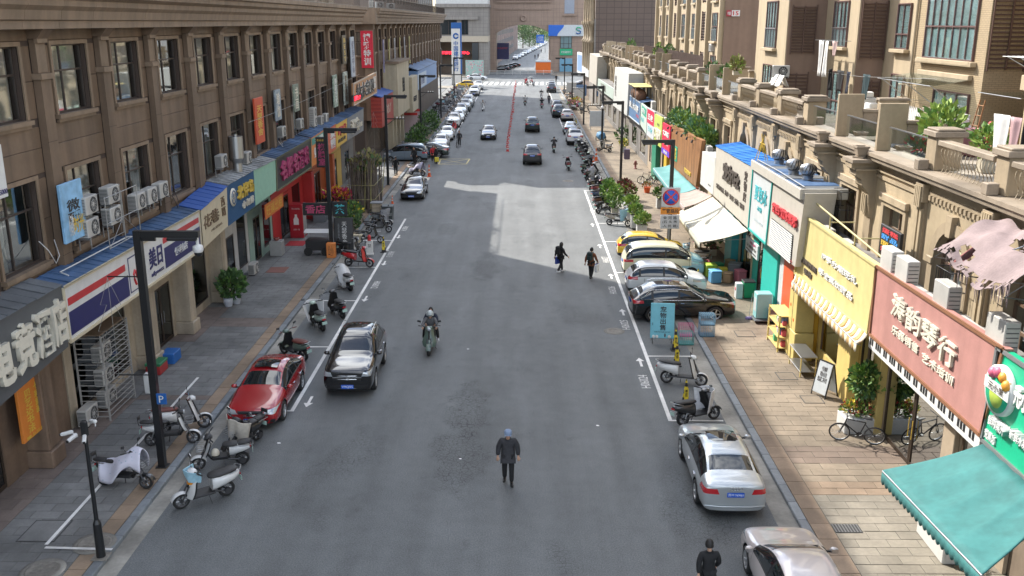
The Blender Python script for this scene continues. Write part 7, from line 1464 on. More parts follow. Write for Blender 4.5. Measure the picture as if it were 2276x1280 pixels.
S=[
 ((-10.90,24.59),(-12.05,24.77),'ebike','dark','black electric bike under a pale flowered cape on the near pavement','floral','cape',.13,gl),
 ((-10.52,28.83),(-11.69,28.29),'moped','white','white scooter with a dark red seat behind the lamp post',None,'',.13,gl,SEATB),
 ((-10.55,27.62),(-11.72,27.44),'ebike','white','black seated electric bike with white mudguards nearer the lamp post',None,'',.13,gl),
 ((-9.00,27.41),(-8.74,27.91),'ebike','dark','black electric bike with a cream quilt before the red saloon','cream','front',0,gl),
 ((-9.71,36.50),(-8.63,35.61),'moped','green','pale fronted scooter with grey green tail behind the red saloon',None,'',0,gl,SEATB),
 ((-9.49,40.74),(-8.54,39.14),'moped','mint','pale scooter under a white windscreen cover by the kerb','white','front',0,gl),
 ((-8.93,42.47),(-8.06,41.09),'moped','dark','black scooter beside the white covered one',None,'',0,gl),
 ((-9.39,47.24),(-8.44,45.55),'moped','white','white draped scooter next along from the red scooter','white','cape',0,gl),
 ((-8.39,50.61),(-9.73,51.00),'moped','red','bright red scooter across the parking line',None,'',0,gl),
 ((-9.31,52.89),(-10.38,53.31),'ebike','dark','black seated scooter behind the bright red one',None,'',.0,gl),
 ((-8.51,59.68),(-9.93,59.26),'ebike','dark','black electric bike across the bay before the grey bin',None,'',0,gl),
 ((-8.64,61.49),(-10.09,62.20),'ebike','grey','grey quilted electric bike beside the grey bin','grey','front',0,gl),
 ((-8.87,56.58),(-9.79,56.45),'ebike','dark','small black electric bike behind the no parking cone',None,'',0,gl),
 ((-8.45,82.80),(-10.16,83.81),'moped','beige','cream scooter under a lilac cape by the orange cone','lilac','cape',0,gl),
 ((-13.27,86.96),(-13.80,83.71),'ebike','dark','dark electric bike under a grey quilt by the restaurant wall','grey','front',.13,gl),
 ((-13.94,105.10),(-13.44,100.47),'moped','purple','dark purple scooter on the pavement past the alley',None,'',.13,gl),
 ((-13.02,109.30),(-11.54,108.45),'ebike','grey','grey delivery scooter on the pavement past the alley',None,'',.13,gl),
 ((-8.22,117.94),(-8.83,121.00),'moped','red','red scooter squeezed between the white parked cars',None,'',0,gl),
 ((6.69,33.04),(5.42,33.39),'moped','white','white scooter with black trim beside a yellow black cone',None,'',0,gr),
 ((6.70,30.05),(5.30,29.36),'moped','dark','black scooter with a white cape before the silver saloon','white','front',0,gr),
 ((6.95,61.65),(5.91,62.07),'ebike','beige','beige electric bike with a pale blue quilt beside the planters','skyblue','front',0,gr),
 ((6.34,68.80),(5.51,67.92),'moped','brown','brown scooter nearest in the row by the tall plants',None,'',0,gr),
 ((6.48,71.56),(5.55,70.61),'moped','blue','dark blue scooter in the row by the tall plants',None,'',0,gr),
 ((6.65,74.32),(5.58,72.90),'moped','wine','wine red scooter in the row by the tall plants',None,'',0,gr),
 ((6.57,76.42),(5.35,74.72),'moped','dark','black scooter with a grey covered front in the sunny row','grey','front',0,gr),
 ((6.61,81.71),(5.31,79.78),'moped','dark','dark scooter under a grey cape in the sunny row','grey','cape',0,gr),
 ((6.47,86.37),(5.16,83.71),'moped','green','green scooter beside the grey caped one',None,'',0,gr),
 ((6.93,89.18),(5.81,86.36),'ebike','grey','grey quilted electric bike by the orange cones','grey','front',0,gr),
 ((6.75,94.06),(5.76,90.94),'moped','dark','black scooter beside the orange pillar cone',None,'',0,gr),
 ((4.38,89.16),(4.31,84.21),'moped','wine','dark red and black scooter standing alone in the road',None,'',0,gr),
 ((6.80,98.78),(5.65,96.02),'moped','white','white scooter with a draped front near the white off-roader','black','front',0,gr),
 ((6.58,101.31),(5.46,98.42),'moped','mint','pale green scooter behind the draped white one','grey','front',0,gr),
 ((6.29,66.74),(5.53,66.08),'ebike','dark','black electric bike with a red lamp nearest the beige bike',None,'',0,gr),
 ((6.82,78.19),(5.77,77.07),'ebike','grey','grey electric bike squeezed in the sunny row by the tall plants',None,'',0,gr),
 ((6.94,83.98),(5.78,82.20),'moped','white','white scooter between two grey capes in the sunny row',None,'',0,gr),
 ((6.91,91.26),(5.80,88.88),'moped','mint','mint scooter near the orange pillar cone',None,'',0,gr),
 ((6.82,96.37),(5.75,93.73),'ebike','dark','dark electric bike beyond the orange cones','black','front',0,gr),
 ((8.13,98.52),(9.10,97.82),'ebike','beige','beige scooter alone on the sunny pavement by the lamp post','cream','front',.13,gr),
]
for t in S:park(t[0],t[1],t[2],t[3],t[4],t[5],t[6],t[7],t[8],t[9] if len(t) > 9 else None)
mop.scale=ebk.scale=(1.25,1.07,1.07);pair(mop,(-9.50,23.66),(-8.36,24.51));pair(ebk,(-9.71,26.09),(-8.54,26.46))
o=thing('helmet','orange helmet hanging on the white scooter','helmet',(0,0,0));c_=(Vector((-9.50,23.66))*.72+Vector((-8.36,24.51))*.28);o.location=(c_.x,c_.y-.1,.78);b=B();b.lathe([(.125,-.06),(.13,0),(.11,.07),(.06,.12),(.001,.13)],(0,0,0),P('helmet_orange',(.62,.24,.02),.3),14);b.build('shell',o)
quilt(mop,CV['skyblue'],5,'front').scale=(.6,.9,.45);[setattr(q,'location',(0,.02,.60)) for q in mop.children if q.name.startswith('wind_quilt')]
mop['label']='white step-through scooter with an orange helmet and a sky blue quilt'
o=thing('helmet','cream helmet resting on the black and white electric bike','helmet');c_=(Vector((-9.71,26.09))*.62+Vector((-8.54,26.46))*.38);o.location=(c_.x,c_.y-.1,.52);b=B();b.lathe([(.125,-.06),(.13,0),(.11,.07),(.06,.12),(.001,.13)],(0,0,0),P('helmet_cream',(.55,.50,.40),.3),14);b.build('shell',o)
for i in range(26):     # rows of scooters on the far pavements
    left=i < 17
    y=(140+i*3.2) if left else (140+(i-17)*5.5);x=(-11.4-(i % 2)*1.2) if left else 8.4+(i % 2)*.9
    park((x+.6,y),(x-.6,y+.3),'ebike' if i % 3 else 'moped',('grey','dark','white','wine')[i % 4],'scooter in the packed row on the far shaded pavement' if left else 'scooter on the far sunny pavement beside the lamp posts','grey' if i % 5 == 0 else None,'front',.13,'scooters packed on the far shaded pavement' if left else 'scooters on the far sunny pavement')
bic=bicycle_proto('bicycle','black bicycle leaning before the flower planter');pair(bic,(10.27,28.06),(11.22,27.74),.13,10)
for i,(f,r_) in enumerate((((10.07,78.12),(10.73,78.35)),((10.66,77.23),(11.28,77.68)))):c=clone(bic,(0,0,0),0,('bicycle by the faded teal awning, nearer the kerb','bicycle half under the faded teal awning')[i]);pair(c,f,r_,.13,4)
# ------------------------------------------------------------------ people on the street
DK=M('cloth_charcoal',(.030,.030,.034),.85,var=.2,vs=14);BK=M('cloth_black',(.010,.010,.011),.85,var=.2,vs=14);NV=M('cloth_navy',(.02,.024,.042),.85,var=.15,vs=14);GY=M('cloth_grey',(.10,.10,.105),.85,var=.15,vs=14);RU=M('cloth_rust',(.16,.055,.022),.85,var=.15,vs=14);RD=M('cloth_red',(.40,.02,.03),.8,var=.12,vs=14);PG=M('cloth_pale',(.38,.38,.37),.85,var=.1,vs=14);SHOE=M('shoe_black',(.012,.012,.012),.4);SHOW=M('shoe_white',(.55,.55,.55),.5);CAPB=M('cap_blue',(.20,.26,.37),.8);HLM=M('helmet_silver',(.42,.46,.46),.3,.1)
man=person('older man in a dark jacket and pale blue cap walking towards the camera',(-0.37,25.19),180,dict(walk(.10,.06,.03),el=(-.27,-.02,1.14),er=(.27,-.02,1.14),wl=(-.29,.06,.90),wr=(.29,.06,.90)),DK,BK,SHOE,cap=CAPB,slim=1.24,coat=.12,sc=1.03)
person('man with short black hair in a black jumper seen from behind at the bottom edge',(4.33,19.24),4,walk(.12,.1),BK,BK,SHOE)
def carry(o,m,off,label,w=.30,hgt=.40):
    c=o.matrix_basis @ Vector(off);t=thing('carrier_bag',label,'bag',c);t.rotation_euler=o.rotation_euler;b=B();b.bev(-w*.2,-w/2,-hgt,w*.2,w/2,0,m,.02);b.build('bag',t);b=B();b.tube([(0,-.07,0),(0,-.05,.14),(0,.05,.14),(0,.07,0)],.006,BLKP,4);b.build('handle',t)
def pack(o,m,off,label):
    c=o.matrix_basis @ Vector(off);t=thing('backpack',label,'backpack',c);t.rotation_euler=o.rotation_euler;b=B();b.T=None;b.bev(-.15,-.17,-.22,.15,.02,.24,m,.05);b.bev(-.11,-.22,-.18,.11,-.171,.04,m,.02);b.build('bag',t);b=B()
    for s in (-1,1):b.tube([(s*.10,.02,.20),(s*.12,.13,.22),(s*.13,.20,.02),(s*.12,.05,-.18)],.018,m,5)
    b.build('strap',t)
BLB=P('bag_blue',(.03,.06,.30),.5)
p1=person('woman in a black jacket with backpack crossing the road',(2.13,49.55),-52,walk(.26,.2),BK,BK,SHOW,hair='long',slim=.95,sc=.99);pack(p1,BK,(0,-.13,1.28),'black backpack on the woman crossing the road');carry(p1,BLB,(-.27,.0,.86),'blue and white carrier bag of the woman in black')
p2=person('person in a rust brown jacket with dark green backpack crossing the road',(3.68,48.26),-28,walk(.20,.2),RU,BK,SHOE,slim=1.05);pack(p2,P('pack_green',(.015,.03,.028),.6),(0,-.14,1.28),'dark green backpack on the person in rust brown');carry(p2,BLB,(.30,.05,.86),'blue carrier bag of the person in rust brown')
carry(p2,WHT,(.37,-.08,.86),'pale carrier bag beside the blue one')
def rider(label,c,rz,col,top,tr,style='moped',helmet=None,cap=None,lb2_='',z=0,hair='short',pose=RIDE,back=0):
    s=clone(mop if style == 'moped' else ebk,(c[0],c[1],0),rz,lb2_,'scooters being ridden',{'scooter_paint':SC_[col]} if col != 'white' else None,skip=('wind_quilt',));s.rotation_euler=(0,0,R(rz))
    a=R(rz);return person(label,(c[0]+math.sin(a)*back,c[1]-math.cos(a)*back,0),rz,pose,top,tr,SHOW if helmet else SHOE,helmet=helmet,cap=cap,hair=hair)
SC_['white']=SPW
c=(-3.75,36.95);rider('rider in a grey jacket and silver helmet on the two-up scooter',c,180,'green',GY,BK,helmet=HLM,lb2_='scooter carrying two people down the middle of the road'); 
person('passenger in dark clothes behind the silver helmeted rider',(c[0],c[1]+.36,.07),180,dict(RIDE,wl=(-.2,.12,1.0),wr=(.2,.12,1.0),el=(-.27,-.10,1.10),er=(.27,-.10,1.10),kl=(-.26,.10,.76),kr=(.26,.10,.76),al=(-.30,.08,.36),ar=(.30,.08,.36)),NV,BK,SHOW,hair='long')
c=(-5.94,146.24);rider('rider in a pale top on a scooter heading down the street',c,180,'white',PG,BK,lb2_='scooter ridden down the street past the white cars')
c=(0.55,155.98);rider('rider in a pale shirt heading up the street by the cones',c,0,'dark',PG,DK,lb2_='dark scooter ridden up the street by the cones')
c=(3.46,170.01);rider('rider in black with white helmet coming down the street',c,180,'white',BK,BK,helmet=WHT,lb2_='white scooter ridden down behind the pink one')
c=(3.16,151.01);rider('rider in black on the pink scooter',c,0,'pink',BK,BK,lb2_='pink scooter ridden up the street')
c=(3.37,98.75);rider('rider in a dark jacket on a slim bike by the parked scooters',c,0,'beige',DK,BK,style='ebike',lb2_='slim electric bike ridden up past the parked scooters')
c=(0.91,206.94);rider('rider in red beside the crossing',c,20,'wine',RD,RD,lb2_='dark red scooter at the crossing')
c=(1.94,204.00);rider('rider in red and black on a white scooter at the crossing',c,80,'white',RD,BK,lb2_='white scooter with a canopy at the crossing')
o=thing('scooter_canopy','pale sun canopy over the white scooter at the crossing','canopy',(*c,0));b=B();b.grid(lambda u,v:((u-.5)*1.3,(v-.5)*.7,1.95-.25*(2*u-1) ** 2),8,2,PG);q=b.build('cloth',o,fix=False);b=B();b.cyl((-.3,0,1.0),(-.3,0,1.9),.015,STEEL,5);b.build('rod',o)
bk_=clone(bic,(0,0,0),0,'bicycle being pushed down the road');pair(bk_,(-6.91,100.08),(-7.12,105.42),0,0)
person('person in dark clothes pushing a bicycle down the road',((-6.94,103.45)[0]+.15,(-6.94,103.45)[1],0),180,walk(.2,.2),DK,BK,SHOE)
for px,rz,t,tr,lb_,h_ in (((-10.96,81.96),-10,BK,BK,'person in a long dark coat standing on the pavement near the minivan',.13),((-10.19,89.59),150,BK,BK,'person in black standing at the tail of the minivan',0),((-8.50,90.80),190,RD,BK,'person in a red top beside the dark saloon',0),((-8.15,90.20),120,DK,BK,'person in dark clothes holding a yellow bag beside the dark saloon',0),((7.76,218.01),30,BK,BK,'person in black standing by the far corner',0),((4.79,354.16),10,DK,BK,'person in dark clothes walking beyond the arch',0),((6.09,363.01),10,NV,BK,'second person walking beyond the arch',0),((8.52,426.79),170,NV,BK,'person far up the road beyond the arch',0),((4.48,157.75),170,DK,NV,'person standing by the flowers on the sunny kerb',0)):person(lb_,(*px,h_),rz,walk(.05,.05),t,tr,SHOE)
t=thing('carrier_bag','yellow bag held beside the dark saloon','bag',((-8.00,89.03)[0],(-8.00,89.03)[1],.35));b=B();b.bev(-.2,-.1,0,.2,.1,.45,P('bag_yellow',(.60,.50,.05),.5),.04);b.build('bag',t)
# ------------------------------------------------------------------ lamp posts, signs, cones, planters
LB=M('lamp_black',(.012,.013,.015),.4,.2,coat=.2);CAMW=P('camera_white',(.58,.58,.57),.4)
def lamp(label,x,y,h_,d,low=None,dome=False,tree=False):
    o=thing('street_lamp',label,'street lamp',(x,y,.13),0,'black street lamps');b=B();b.bev(-.17,-.17,0,.17,.17,.03,LB,.01);b.box(-.10,-.10,.03,.10,.10,h_,LB)
    b.build('post',o);b=B();b.box(.101*d,-.085,h_-.19,1.75*d,.085,h_-.01,LB);b.box(.101*d,-.045,h_-.30,.5*d,.045,h_-.191,LB);b.build('arm',o)
    b=B();b.bev(.85*d,-.14,h_-.28,1.7*d,.14,h_-.191,LB,.02);b.box(.95*d,-.10,h_-.286,1.6*d,.10,h_-.281,LAMP);b.build('lamp_head',o)
    if low:b=B();b.box(.076*d,-.04,low-.04,1.5*d,.04,low+.04,LB);b.cyl((.08*d,0,low-.5),(.7*d,0,low-.05),.02,LB,5);b.build('lower_arm',o);b=B();[b.bev(d*(.9+i*.25)-.05,-.16,low+.041,d*(.9+i*.25)+.05,.12,low+.16,CAMW,.02) for i in range(3)];b.bev(.6*d-.16,-.16,low-.8,.6*d+.16,.16,low-.35,LB,.02) if False else None;b.build('camera',o)
    if dome:b=B();b.cyl((1.68*d,0,h_-.16),(1.68*d,0,h_-.40),.05,CAMW,8);b.lathe([(.06,.02),(.14,-.02),(.15,-.16),(.13,-.2)],(1.68*d,0,h_-.42),CAMW,14);b.sph((1.68*d,0,h_-.64),.12,CG,12);b.build('dome_camera',o)
    if tree:
        b=B();s=-1.0*d;b.cyl((0,0,5.95),(s*1.0,0,5.95),.02,LB,5);b.build('bracket',o);b=B();b.cyl((0,0,2.95),(s*1.0,0,2.95),.02,LB,5);b.build('bracket',o);b=B();W=M('wire_pale',(.30,.29,.26),.5)
        for g_ in (-1,1):b.tube([(s*1.0,0,5.9),(s*(1.0+g_*.30),0,5.1),(s*(1.0+g_*.12),0,5.1),(s*(1.0+g_*.45),0,4.3),(s*(1.0+g_*.2),0,4.3),(s*(1.0+g_*.62),0,3.2),(s*1.0,0,3.2)],.007,W,4)
        b.cyl((s*1.0,0,5.95),(s*1.0,0,2.9),.007,W,4);b.build('wire_tree',o)
    return o
lamp('tall black street lamp with a dome camera, nearest on the shaded side',-10.85,26.0,7.3,1,dome=True,tree=True)
lamp('black street lamp behind the incense board on the shaded side',-10.9,52.8,7.3,1)
lamp('black street lamp at the alley mouth with a lower camera arm',-11.0,77.3,7.3,1,low=5.4,tree=True)
lamp('black street lamp beside the white parked cars',-11.3,107,7.3,1,low=5.4);lamp('black street lamp by the packed scooters',-11.3,134,7.3,1,low=5.4);lamp('farthest black street lamp on the shaded side',-11.3,161,7.3,1)
lamp('black street lamp directly behind the no stopping sign',8.52,53.4,6.6,-1,tree=False);lamp('black street lamp with a dome camera and violet box by the planters',8.45,80.2,6.6,-1,dome=True)
lamp('black street lamp by the orange pillar cone on the sunny side',8.4,99.5,6.6,-1,low=4.6);lamp('black street lamp by the striped bollard on the sunny side',8.1,125,6.6,-1,low=4.6);lamp('black street lamp past the pink hatchback on the sunny side',7.95,152,6.6,-1);lamp('farthest black street lamp on the sunny side',7.95,180,6.6,-1)
o=thing('equipment_box','violet grey equipment box strapped to the lamp post by the planters','box',(8.7,80.1,1.9));b=B();b.bev(-.02,-.25,0,.45,.25,.85,P('violet_grey',(.10,.075,.12),.5),.03);b.build('box',o)
# slim camera pole
o=thing('camera_pole','slim black pole with four small white cameras on its top','camera pole',(-10.55,20.95,.13));b=B();b.bev(-.2,-.2,0,.2,.2,.03,IRON,.01);b.cyl((0,0,.03),(0,0,.95),.115,LB,12,.10);b.cyl((0,0,.95),(0,0,1.05),.10,LB,12,.06);b.cyl((0,0,1.05),(0,0,3.3),.055,LB,10,.045);b.bev(-.07,-.07,3.3,.07,.07,3.7,LB,.02);b.build('pole',o)
for dx,dy,rz,z in ((.22,.12,50,3.62),(-.32,-.02,100,3.40),(-.18,-.12,160,3.36),(.05,-.14,200,3.34)):
    b=B();b.ob((0,.10,0),(.09,.30,.085),CAMW,(-12,0,0),.02);b.ob((0,.255,-.035),(.06,.02,.06),CB,(-12,0,0));b.cyl((0,0,-.02),(-dx*.2,-.1,-.06),.015,CAMW,5);q=b.build('camera',o,(dx,dy,z));q.rotation_euler=(0,0,R(rz))
# no-stopping sign
o=thing('traffic_sign','no stopping sign with orange and white plates on a grey post','traffic sign',(8.40,52.6,.13));b=B();b.cyl((0,.05,0),(0,.05,4.05),.045,P('post_grey',(.20,.21,.22),.5),8);b.build('post',o)
x0=0;SGR=P('sign_plate_grey',(.46,.47,.50),.4);b=B();b.bev(-.52,-.03,2.92,.52,.03,4.02,SGR,.02);b.build('plate',o)
b=B();b.lathe([(.47,-.034),(.47,-.042),(.01,-.042)],(0,0,3.48),REDX,28,'y');b.lathe([(.385,-.043),(.385,-.047),(.01,-.047)],(0,0,3.48),P('sign_blue',(.015,.10,.55),.4),28,'y');b.ob((0,-.053,3.48),(.82,.008,.085),REDX,(0,45,0));b.ob((0,-.0545,3.48),(.82,.008,.085),REDX,(0,-45,0));b.build('no_stopping_disc',o)
b=B();b.bev(-.54,-.03,2.50,.54,.03,2.89,P('sign_plate_orange',(.62,.22,.02),.4),.02);q=b.build('orange_plate',o);letter('严管路段',BLKP,(0,-.035,2.695),.94,.27,'-y',q,.002,bold=.015)
b=B();b.bev(-.54,-.03,1.66,.54,.03,2.46,SGR,.02);q=b.build('white_plate',o);[letter(t,BLKP,(0,-.035,2.30-i*.24),w,.19,'-y',q,.002,bold=.012) for i,(t,w) in enumerate((('金 河 路',.78),('(石 头 街',.84),('-人 民 路)',.90)))]
# blue pet board, cages
o=thing('pet_board','sky blue pet shop board with black characters on thin legs','sign board',(*(5.76,37.61),0),0);o.location=(5.95,37.9,0);b=B();b.bev(-.50,-.05,.22,.50,.05,1.72,P('pet_board_blue',(.16,.46,.56),.5),.02);q=b.build('board',o);q.rotation_euler=(R(-9),0,R(-5));letter(down('宠物出售'),BLKP,(.02,-.056,1.08),.27,1.02,'-y',q,.002,bold=.02);letter('08753683233',BLKP,(0,-.056,.50),.66,.05,'-y',q,.002)
b=B();[b.sph((x,-.055,.30),.06,WHT,8,(1.1,.15,1.2)) for x in (-.36,-.22,.30)];b.sph((.12,-.055,.36),.05,DGRY,8,(.8,.15,1.8));b.build('printed_pets',q);b=B()
for x in (-.40,.40):b.cyl((x,-.02,.02),(x,0,.26),.014,BLKP,5);b.cyl((x,.35,.02),(x,.08,.9),.012,BLKP,5);b.cyl((x,-.12,.02),(x,.12,.02),.012,BLKP,5)
b.build('leg',o)
def cage(label,x,y,z,w,d,h_,m,tray,rz=0):
    o=thing('pet_cage',label,'cage',(x,y,z),rz,'pet cages by the kerb');b=B();b.bev(-w/2,-d/2,0,w/2,d/2,.06,tray,.012);b.build('tray',o);b=B();n=int(w/.07)
    for i in range(n+1):
        x_=-w/2+w*i/n;b.tube([(x_,-d/2,.06),(x_,-d/2,h_),(x_,d/2,h_),(x_,d/2,.06)],.006,m,4)
    for i in range(int(d/.07)+1):y_=-d/2+d*i/int(d/.07);b.tube([(-w/2,y_,.06),(-w/2,y_,h_),(w/2,y_,h_),(w/2,y_,.06)],.006,m,4)
    for zz in (.2,h_*.55,h_):b.tube([(-w/2,-d/2,zz),(w/2,-d/2,zz),(w/2,d/2,zz),(-w/2,d/2,zz)],.006,m,4,closed=True)
    b.build('bars',o);return o
CPK,CTE,CBL=P('wire_pink',(.55,.17,.26),.5),P('wire_teal',(.12,.34,.34),.5),P('wire_blue',(.16,.30,.42),.5)
cage('pink wire pet cage beside the black estate',7.15,39.0,.0,.62,.5,.5,CPK,P('tray_magenta',(.55,.08,.25),.5));cage('teal wire pet cage with a dark green tray on the road edge',6.95,37.9,0,.62,.5,.5,CTE,P('tray_green',(.03,.17,.16),.5));cage('lower blue wire pet cage on the kerb side',7.95,38.6,.13,.62,.5,.5,CBL,P('tray_blue',(.05,.12,.18),.5));cage('blue wire pet cage standing on the lower one',7.95,38.6,.64,.62,.5,.45,CBL,MATS['tray_blue'])
# cones
CO=P('cone_orange',(.62,.10,.02),.5);CWH=P('cone_white',(.55,.55,.54),.5);CR=P('cone_red',(.52,.03,.03),.5);CY=P('cone_yellow',(.62,.48,.03),.5)
def cone_proto(label,m,band,base,h_=.72,nb_=2,group=None,text=None):
    o=thing('traffic_cone',label,'cone',(0,0,0),0,group);b=B();b.bev(-.19,-.19,0,.19,.19,.04,base,.012);b.build('base',o);r=lambda z:.145-.115*z/h_;b=B();z0=.04;ed=[.04]+sum([[h_*(.32+i*.30),h_*(.46+i*.30)] for i in range(nb_)],[])+[h_]
    for i in range(len(ed)-1):b.lathe([(r(ed[i]),ed[i]),(r(ed[i+1]),ed[i+1])],(0,0,0),band if i % 2 else m,14,cap=i == len(ed)-2)
    b.build('body',o)
    if text:b=B();b.ob((0,-.105,.40),(.15,.012,.46),CY,(-9,0,0));q=b.build('plate',o);letter(down('禁止停车'),BLKP,(0,-.118,.40),.09,.40,'-y',q,.002,bold=.02)
    return o
cn=cone_proto('red and white cone of the long row down the middle of the road',CR,CWH,CR,group='cones down the middle of the road');cn.location=(*(-1.47,99.41),0)
a0,a1=Vector((-1.47,99.41)),Vector((-1.34,211.49))
for i in range(1,34):p=a0+Vector((random.uniform(-.12,.12)+.012*i,(a1.y-a0.y)*(i/33) ** 1.0));p.x=a0.x+(a1.x-a0.x)*i/33+random.uniform(-.12,.12);clone(cn,(p.x,p.y,0),0,'red and white cone of the long row down the middle of the road','cones down the middle of the road')
og=cone_proto('tall orange cone by the lilac caped scooter',CO,CWH,CO,1.05,2);og.location=(*(-8.11,82.56),0)
for p,z,lb_,s in (((6.61,87.16),.13,'orange cone at the kerb under the lamp post',1.0),((7.23,91.57),.13,'stout orange pillar cone against the lamp post',1.15),((6.50,96.36),0,'orange cone between the draped scooters',.9),((-9.66,69.72),0,'orange cone on top of the grey bin by the black saloon',.6)):clone(og,(*p,z),0,lb_,sc=s)
yc=cone_proto('yellow and black cone with a notice beside the white scooter',BLKP,CY,BLKP,.9,3,text=1);yc.location=(*(6.15,35.24),0)
for p,z,lb_ in (((5.85,31.30),0,'yellow and black cone with a notice behind the caped black scooter'),((6.38,37.05),0,'black and yellow cone right of the blue pet board'),((8.96,46.35),.13,'yellow and black cone before the white hatchback nose'),((-8.12,54.23),0,'yellow and black cone by the no parking stand'),((7.07,124.25),.13,'striped bollard cone by the far lamp post')):clone(yc,(*p,z),0,lb_)
o=thing('no_parking_stand','white no parking stand topped by a red lamp','stand',(*(-8.84,53.55),0));b=B();b.bev(-.22,-.15,0,.22,.15,.12,WHT,.02);b.bev(-.2,-.06,.12,.2,.06,.85,WHT,.02);b.build('board',o);b=B();b.lathe([(.12,0),(.08,.12),(.11,.2),(.06,.32),(.001,.34)],(0,0,.86),CR,12);b.build('lamp',o);letter('禁',BLKP,(0,-.065,.55),.2,.22,'-y',o,.002)
# planters on the sunny kerb
PLW_=P('planter_white',(.52,.52,.50),.6,grime=.2)
for i,(p,s,ms,kind) in enumerate((((7.48,57.68),1.0,(GL2,GL1,GL2),1),((7.47,60.76),.9,(GL2,GL1),1),((7.50,63.70),1.0,(GL2,GL1,GL2),1),((7.92,68.67),1.1,(GL2,GL1,GL5),0),((7.81,70.86),1.1,(GL5,GL5,GL3),0),((10.06,67.47),1.1,(GL1,GL2,GL3),0))):
    bush(('square white planter with pale green leaves nearest the yellow car','square white planter of pale green leaves second from the yellow car','square white planter of bright leaves third from the yellow car','white planter of green and red leaves by the lamp post','white planter of dark red leaves behind the lamp post','pale planter with a rounded green shrub beside the traffic sign')[i],(*p,.13),(.48*s,.48*s,.38*s),260,.22,ms,'planter','planter',tub(.62,.62,.85 if kind else .7,PLW_),seed=i+50,group='white planters on the sunny kerb')
for i,p in enumerate(((6.35,68.10),(6.56,65.44))):bush(('tall leafy pot plant by the wine red scooter','tall drooping pot plant by the beige bike')[i],(*p,0),(.55,.55,.85),420,.24,(GL2,GL1,GL1),'plant','pot_plant',tub(.45,.45,.5,P('pot_cream',(.42,.38,.30),.7)),seed=70+i,stems=8)
o=thing('kerb_barrier','slanting dark railing by the planters','railing',(*(7.25,68.66),.13));b=B();b.cyl((0,0,1.0),(.45,-5.5,1.0),.035,LB,6);[b.cyl((t*.45,-5.5*t,0),(t*.45,-5.5*t,1.0),.03,LB,6) for t in (0,.5,1)];b.build('rail',o)
# big planter with tree, flowers
o=thing('planter','long white planter with a leafy money tree and red flowers','planter',(11.15,28.9,.13));b=B();b.bev(-.6,-.42,0,.6,.42,.55,PLW_,.03);b.build('planter_box',o);b=B();b.tube([(.1,.05,.5),(.14,.05,.9),(.08,.02,1.3)],[.09,.07,.05],STEM,8);b.tube([(.06,.08,.5),(.0,.1,1.0),(.14,.0,1.4)],[.05,.05,.03],STEM,6);b.build('trunk',o);b=B();leaves(b,(.1,0,1.75),(.5,.5,.56),700,.20,(GL1,GL1,GL2,GL3),91,shell=.2,up=-.2);b.build('crown',o,fix=False);b=B();leaves(b,(0,0,.72),(.62,.44,.26),420,.13,(GL1,GL2,GL3),92,shell=0);leaves(b,(0,0,.80),(.60,.42,.24),170,.10,(REDX,GL5),93,shell=.3);leaves(b,(-.35,.0,.82),(.28,.3,.2),70,.10,(YELS,CY),94,shell=.3);b.build('flowers',o,fix=False)
# A-frame notice boards, benches, shelves before the yellow shop
def aframe(label,x,y,rz,w=.62,h_=1.15,m=None):
    o=thing('notice_board',label,'notice board',(x,y,.13),rz); 
    for s in (-1,1):
        b=B();b.bev(-w/2,-.015,0,w/2,.015,h_,m or ICE,.008);q=b.build('panel',o,(0,s*.28,.12));q.rotation_euler=(R(s*13),0,0);b=B()
        for x_ in (-w/2-.02,w/2+.02):b.box(x_-.015,-.02,-.12,x_+.015,.02,h_+.02,BLKP)
        b.box(-w/2,-.02,h_+.001,w/2,.02,h_+.03,BLKP);q2=b.build('frame',o,(0,s*.28,.12));q2.rotation_euler=(R(s*13),0,0)
    letter('今日推荐\n零食大礼包\n饮品第二杯半价',BRTX,(0,-.022,h_*.62),w*.7,h_*.5,'-y',[c for c in o.children if c.name.startswith('panel')][0],.002);return o
aframe('folding white menu board on black legs by the yellow pillar',10.95,31.9,-62)
YSH=P('shelf_yellow',(.58,.46,.17),.5)
o=thing('display_shelf','yellow open shelf of toys under the striped awning','shelf',(10.75,37.3,.13));b=B();[b.box(x_-.03,y_-.03,0,x_+.03,y_+.03,1.55,YSH) for x_ in (-.3,.3) for y_ in (-.8,.8)];b.build('frame',o)
for z in (.15,.6,1.05,1.5):b=B();b.box(-.33,-.83,z,.33,.83,z+.03,YSH);b.build('shelf',o)
rn=random.Random(9);cols=[P('toy_%d' % i,c,.5) for i,c in enumerate(((.5,.08,.1),(.1,.2,.5),(.55,.5,.45),(.1,.4,.2),(.3,.12,.4),(.6,.35,.05)))]
for i in range(18):b=B();s=rn.uniform(.08,.15);b.bev(-s,-s*.8,0,s,s*.8,s*2,cols[i % 6],.02);c=tag(b.build('toy_box',None,(10.75+rn.uniform(-.12,.12),37.3-.65+(i % 6)*.26,.13+(.185,.635,1.085)[i // 6])),('red','blue','cream','green','purple','orange')[i % 6]+' toy box on the '+('lowest','middle','top')[i // 6]+' tier of the yellow open shelf','toy box','toy boxes on the yellow shelf')
o=thing('cabinet','tall yellow cabinet standing on a lower one by the orange wall','cabinet',(11.15,36.0,.13));b=B();b.bev(-.38,-.62,0,.38,.62,1.15,YSH,.02);b.build('lower_box',o);b=B();b.bev(-.36,-.5,1.16,.36,.55,2.75,YSH,.02);b.build('upper_box',o);b=B();[b.cyl((-.365,y_,1.6+i*.5),(-.372,y_,1.6+i*.5),.07,CO,10) for i,y_ in ((0,-.2),(1,.3))];b.box(-.37,.0,1.2,-.362,.02,2.7,BRTX);b.build('door',o)
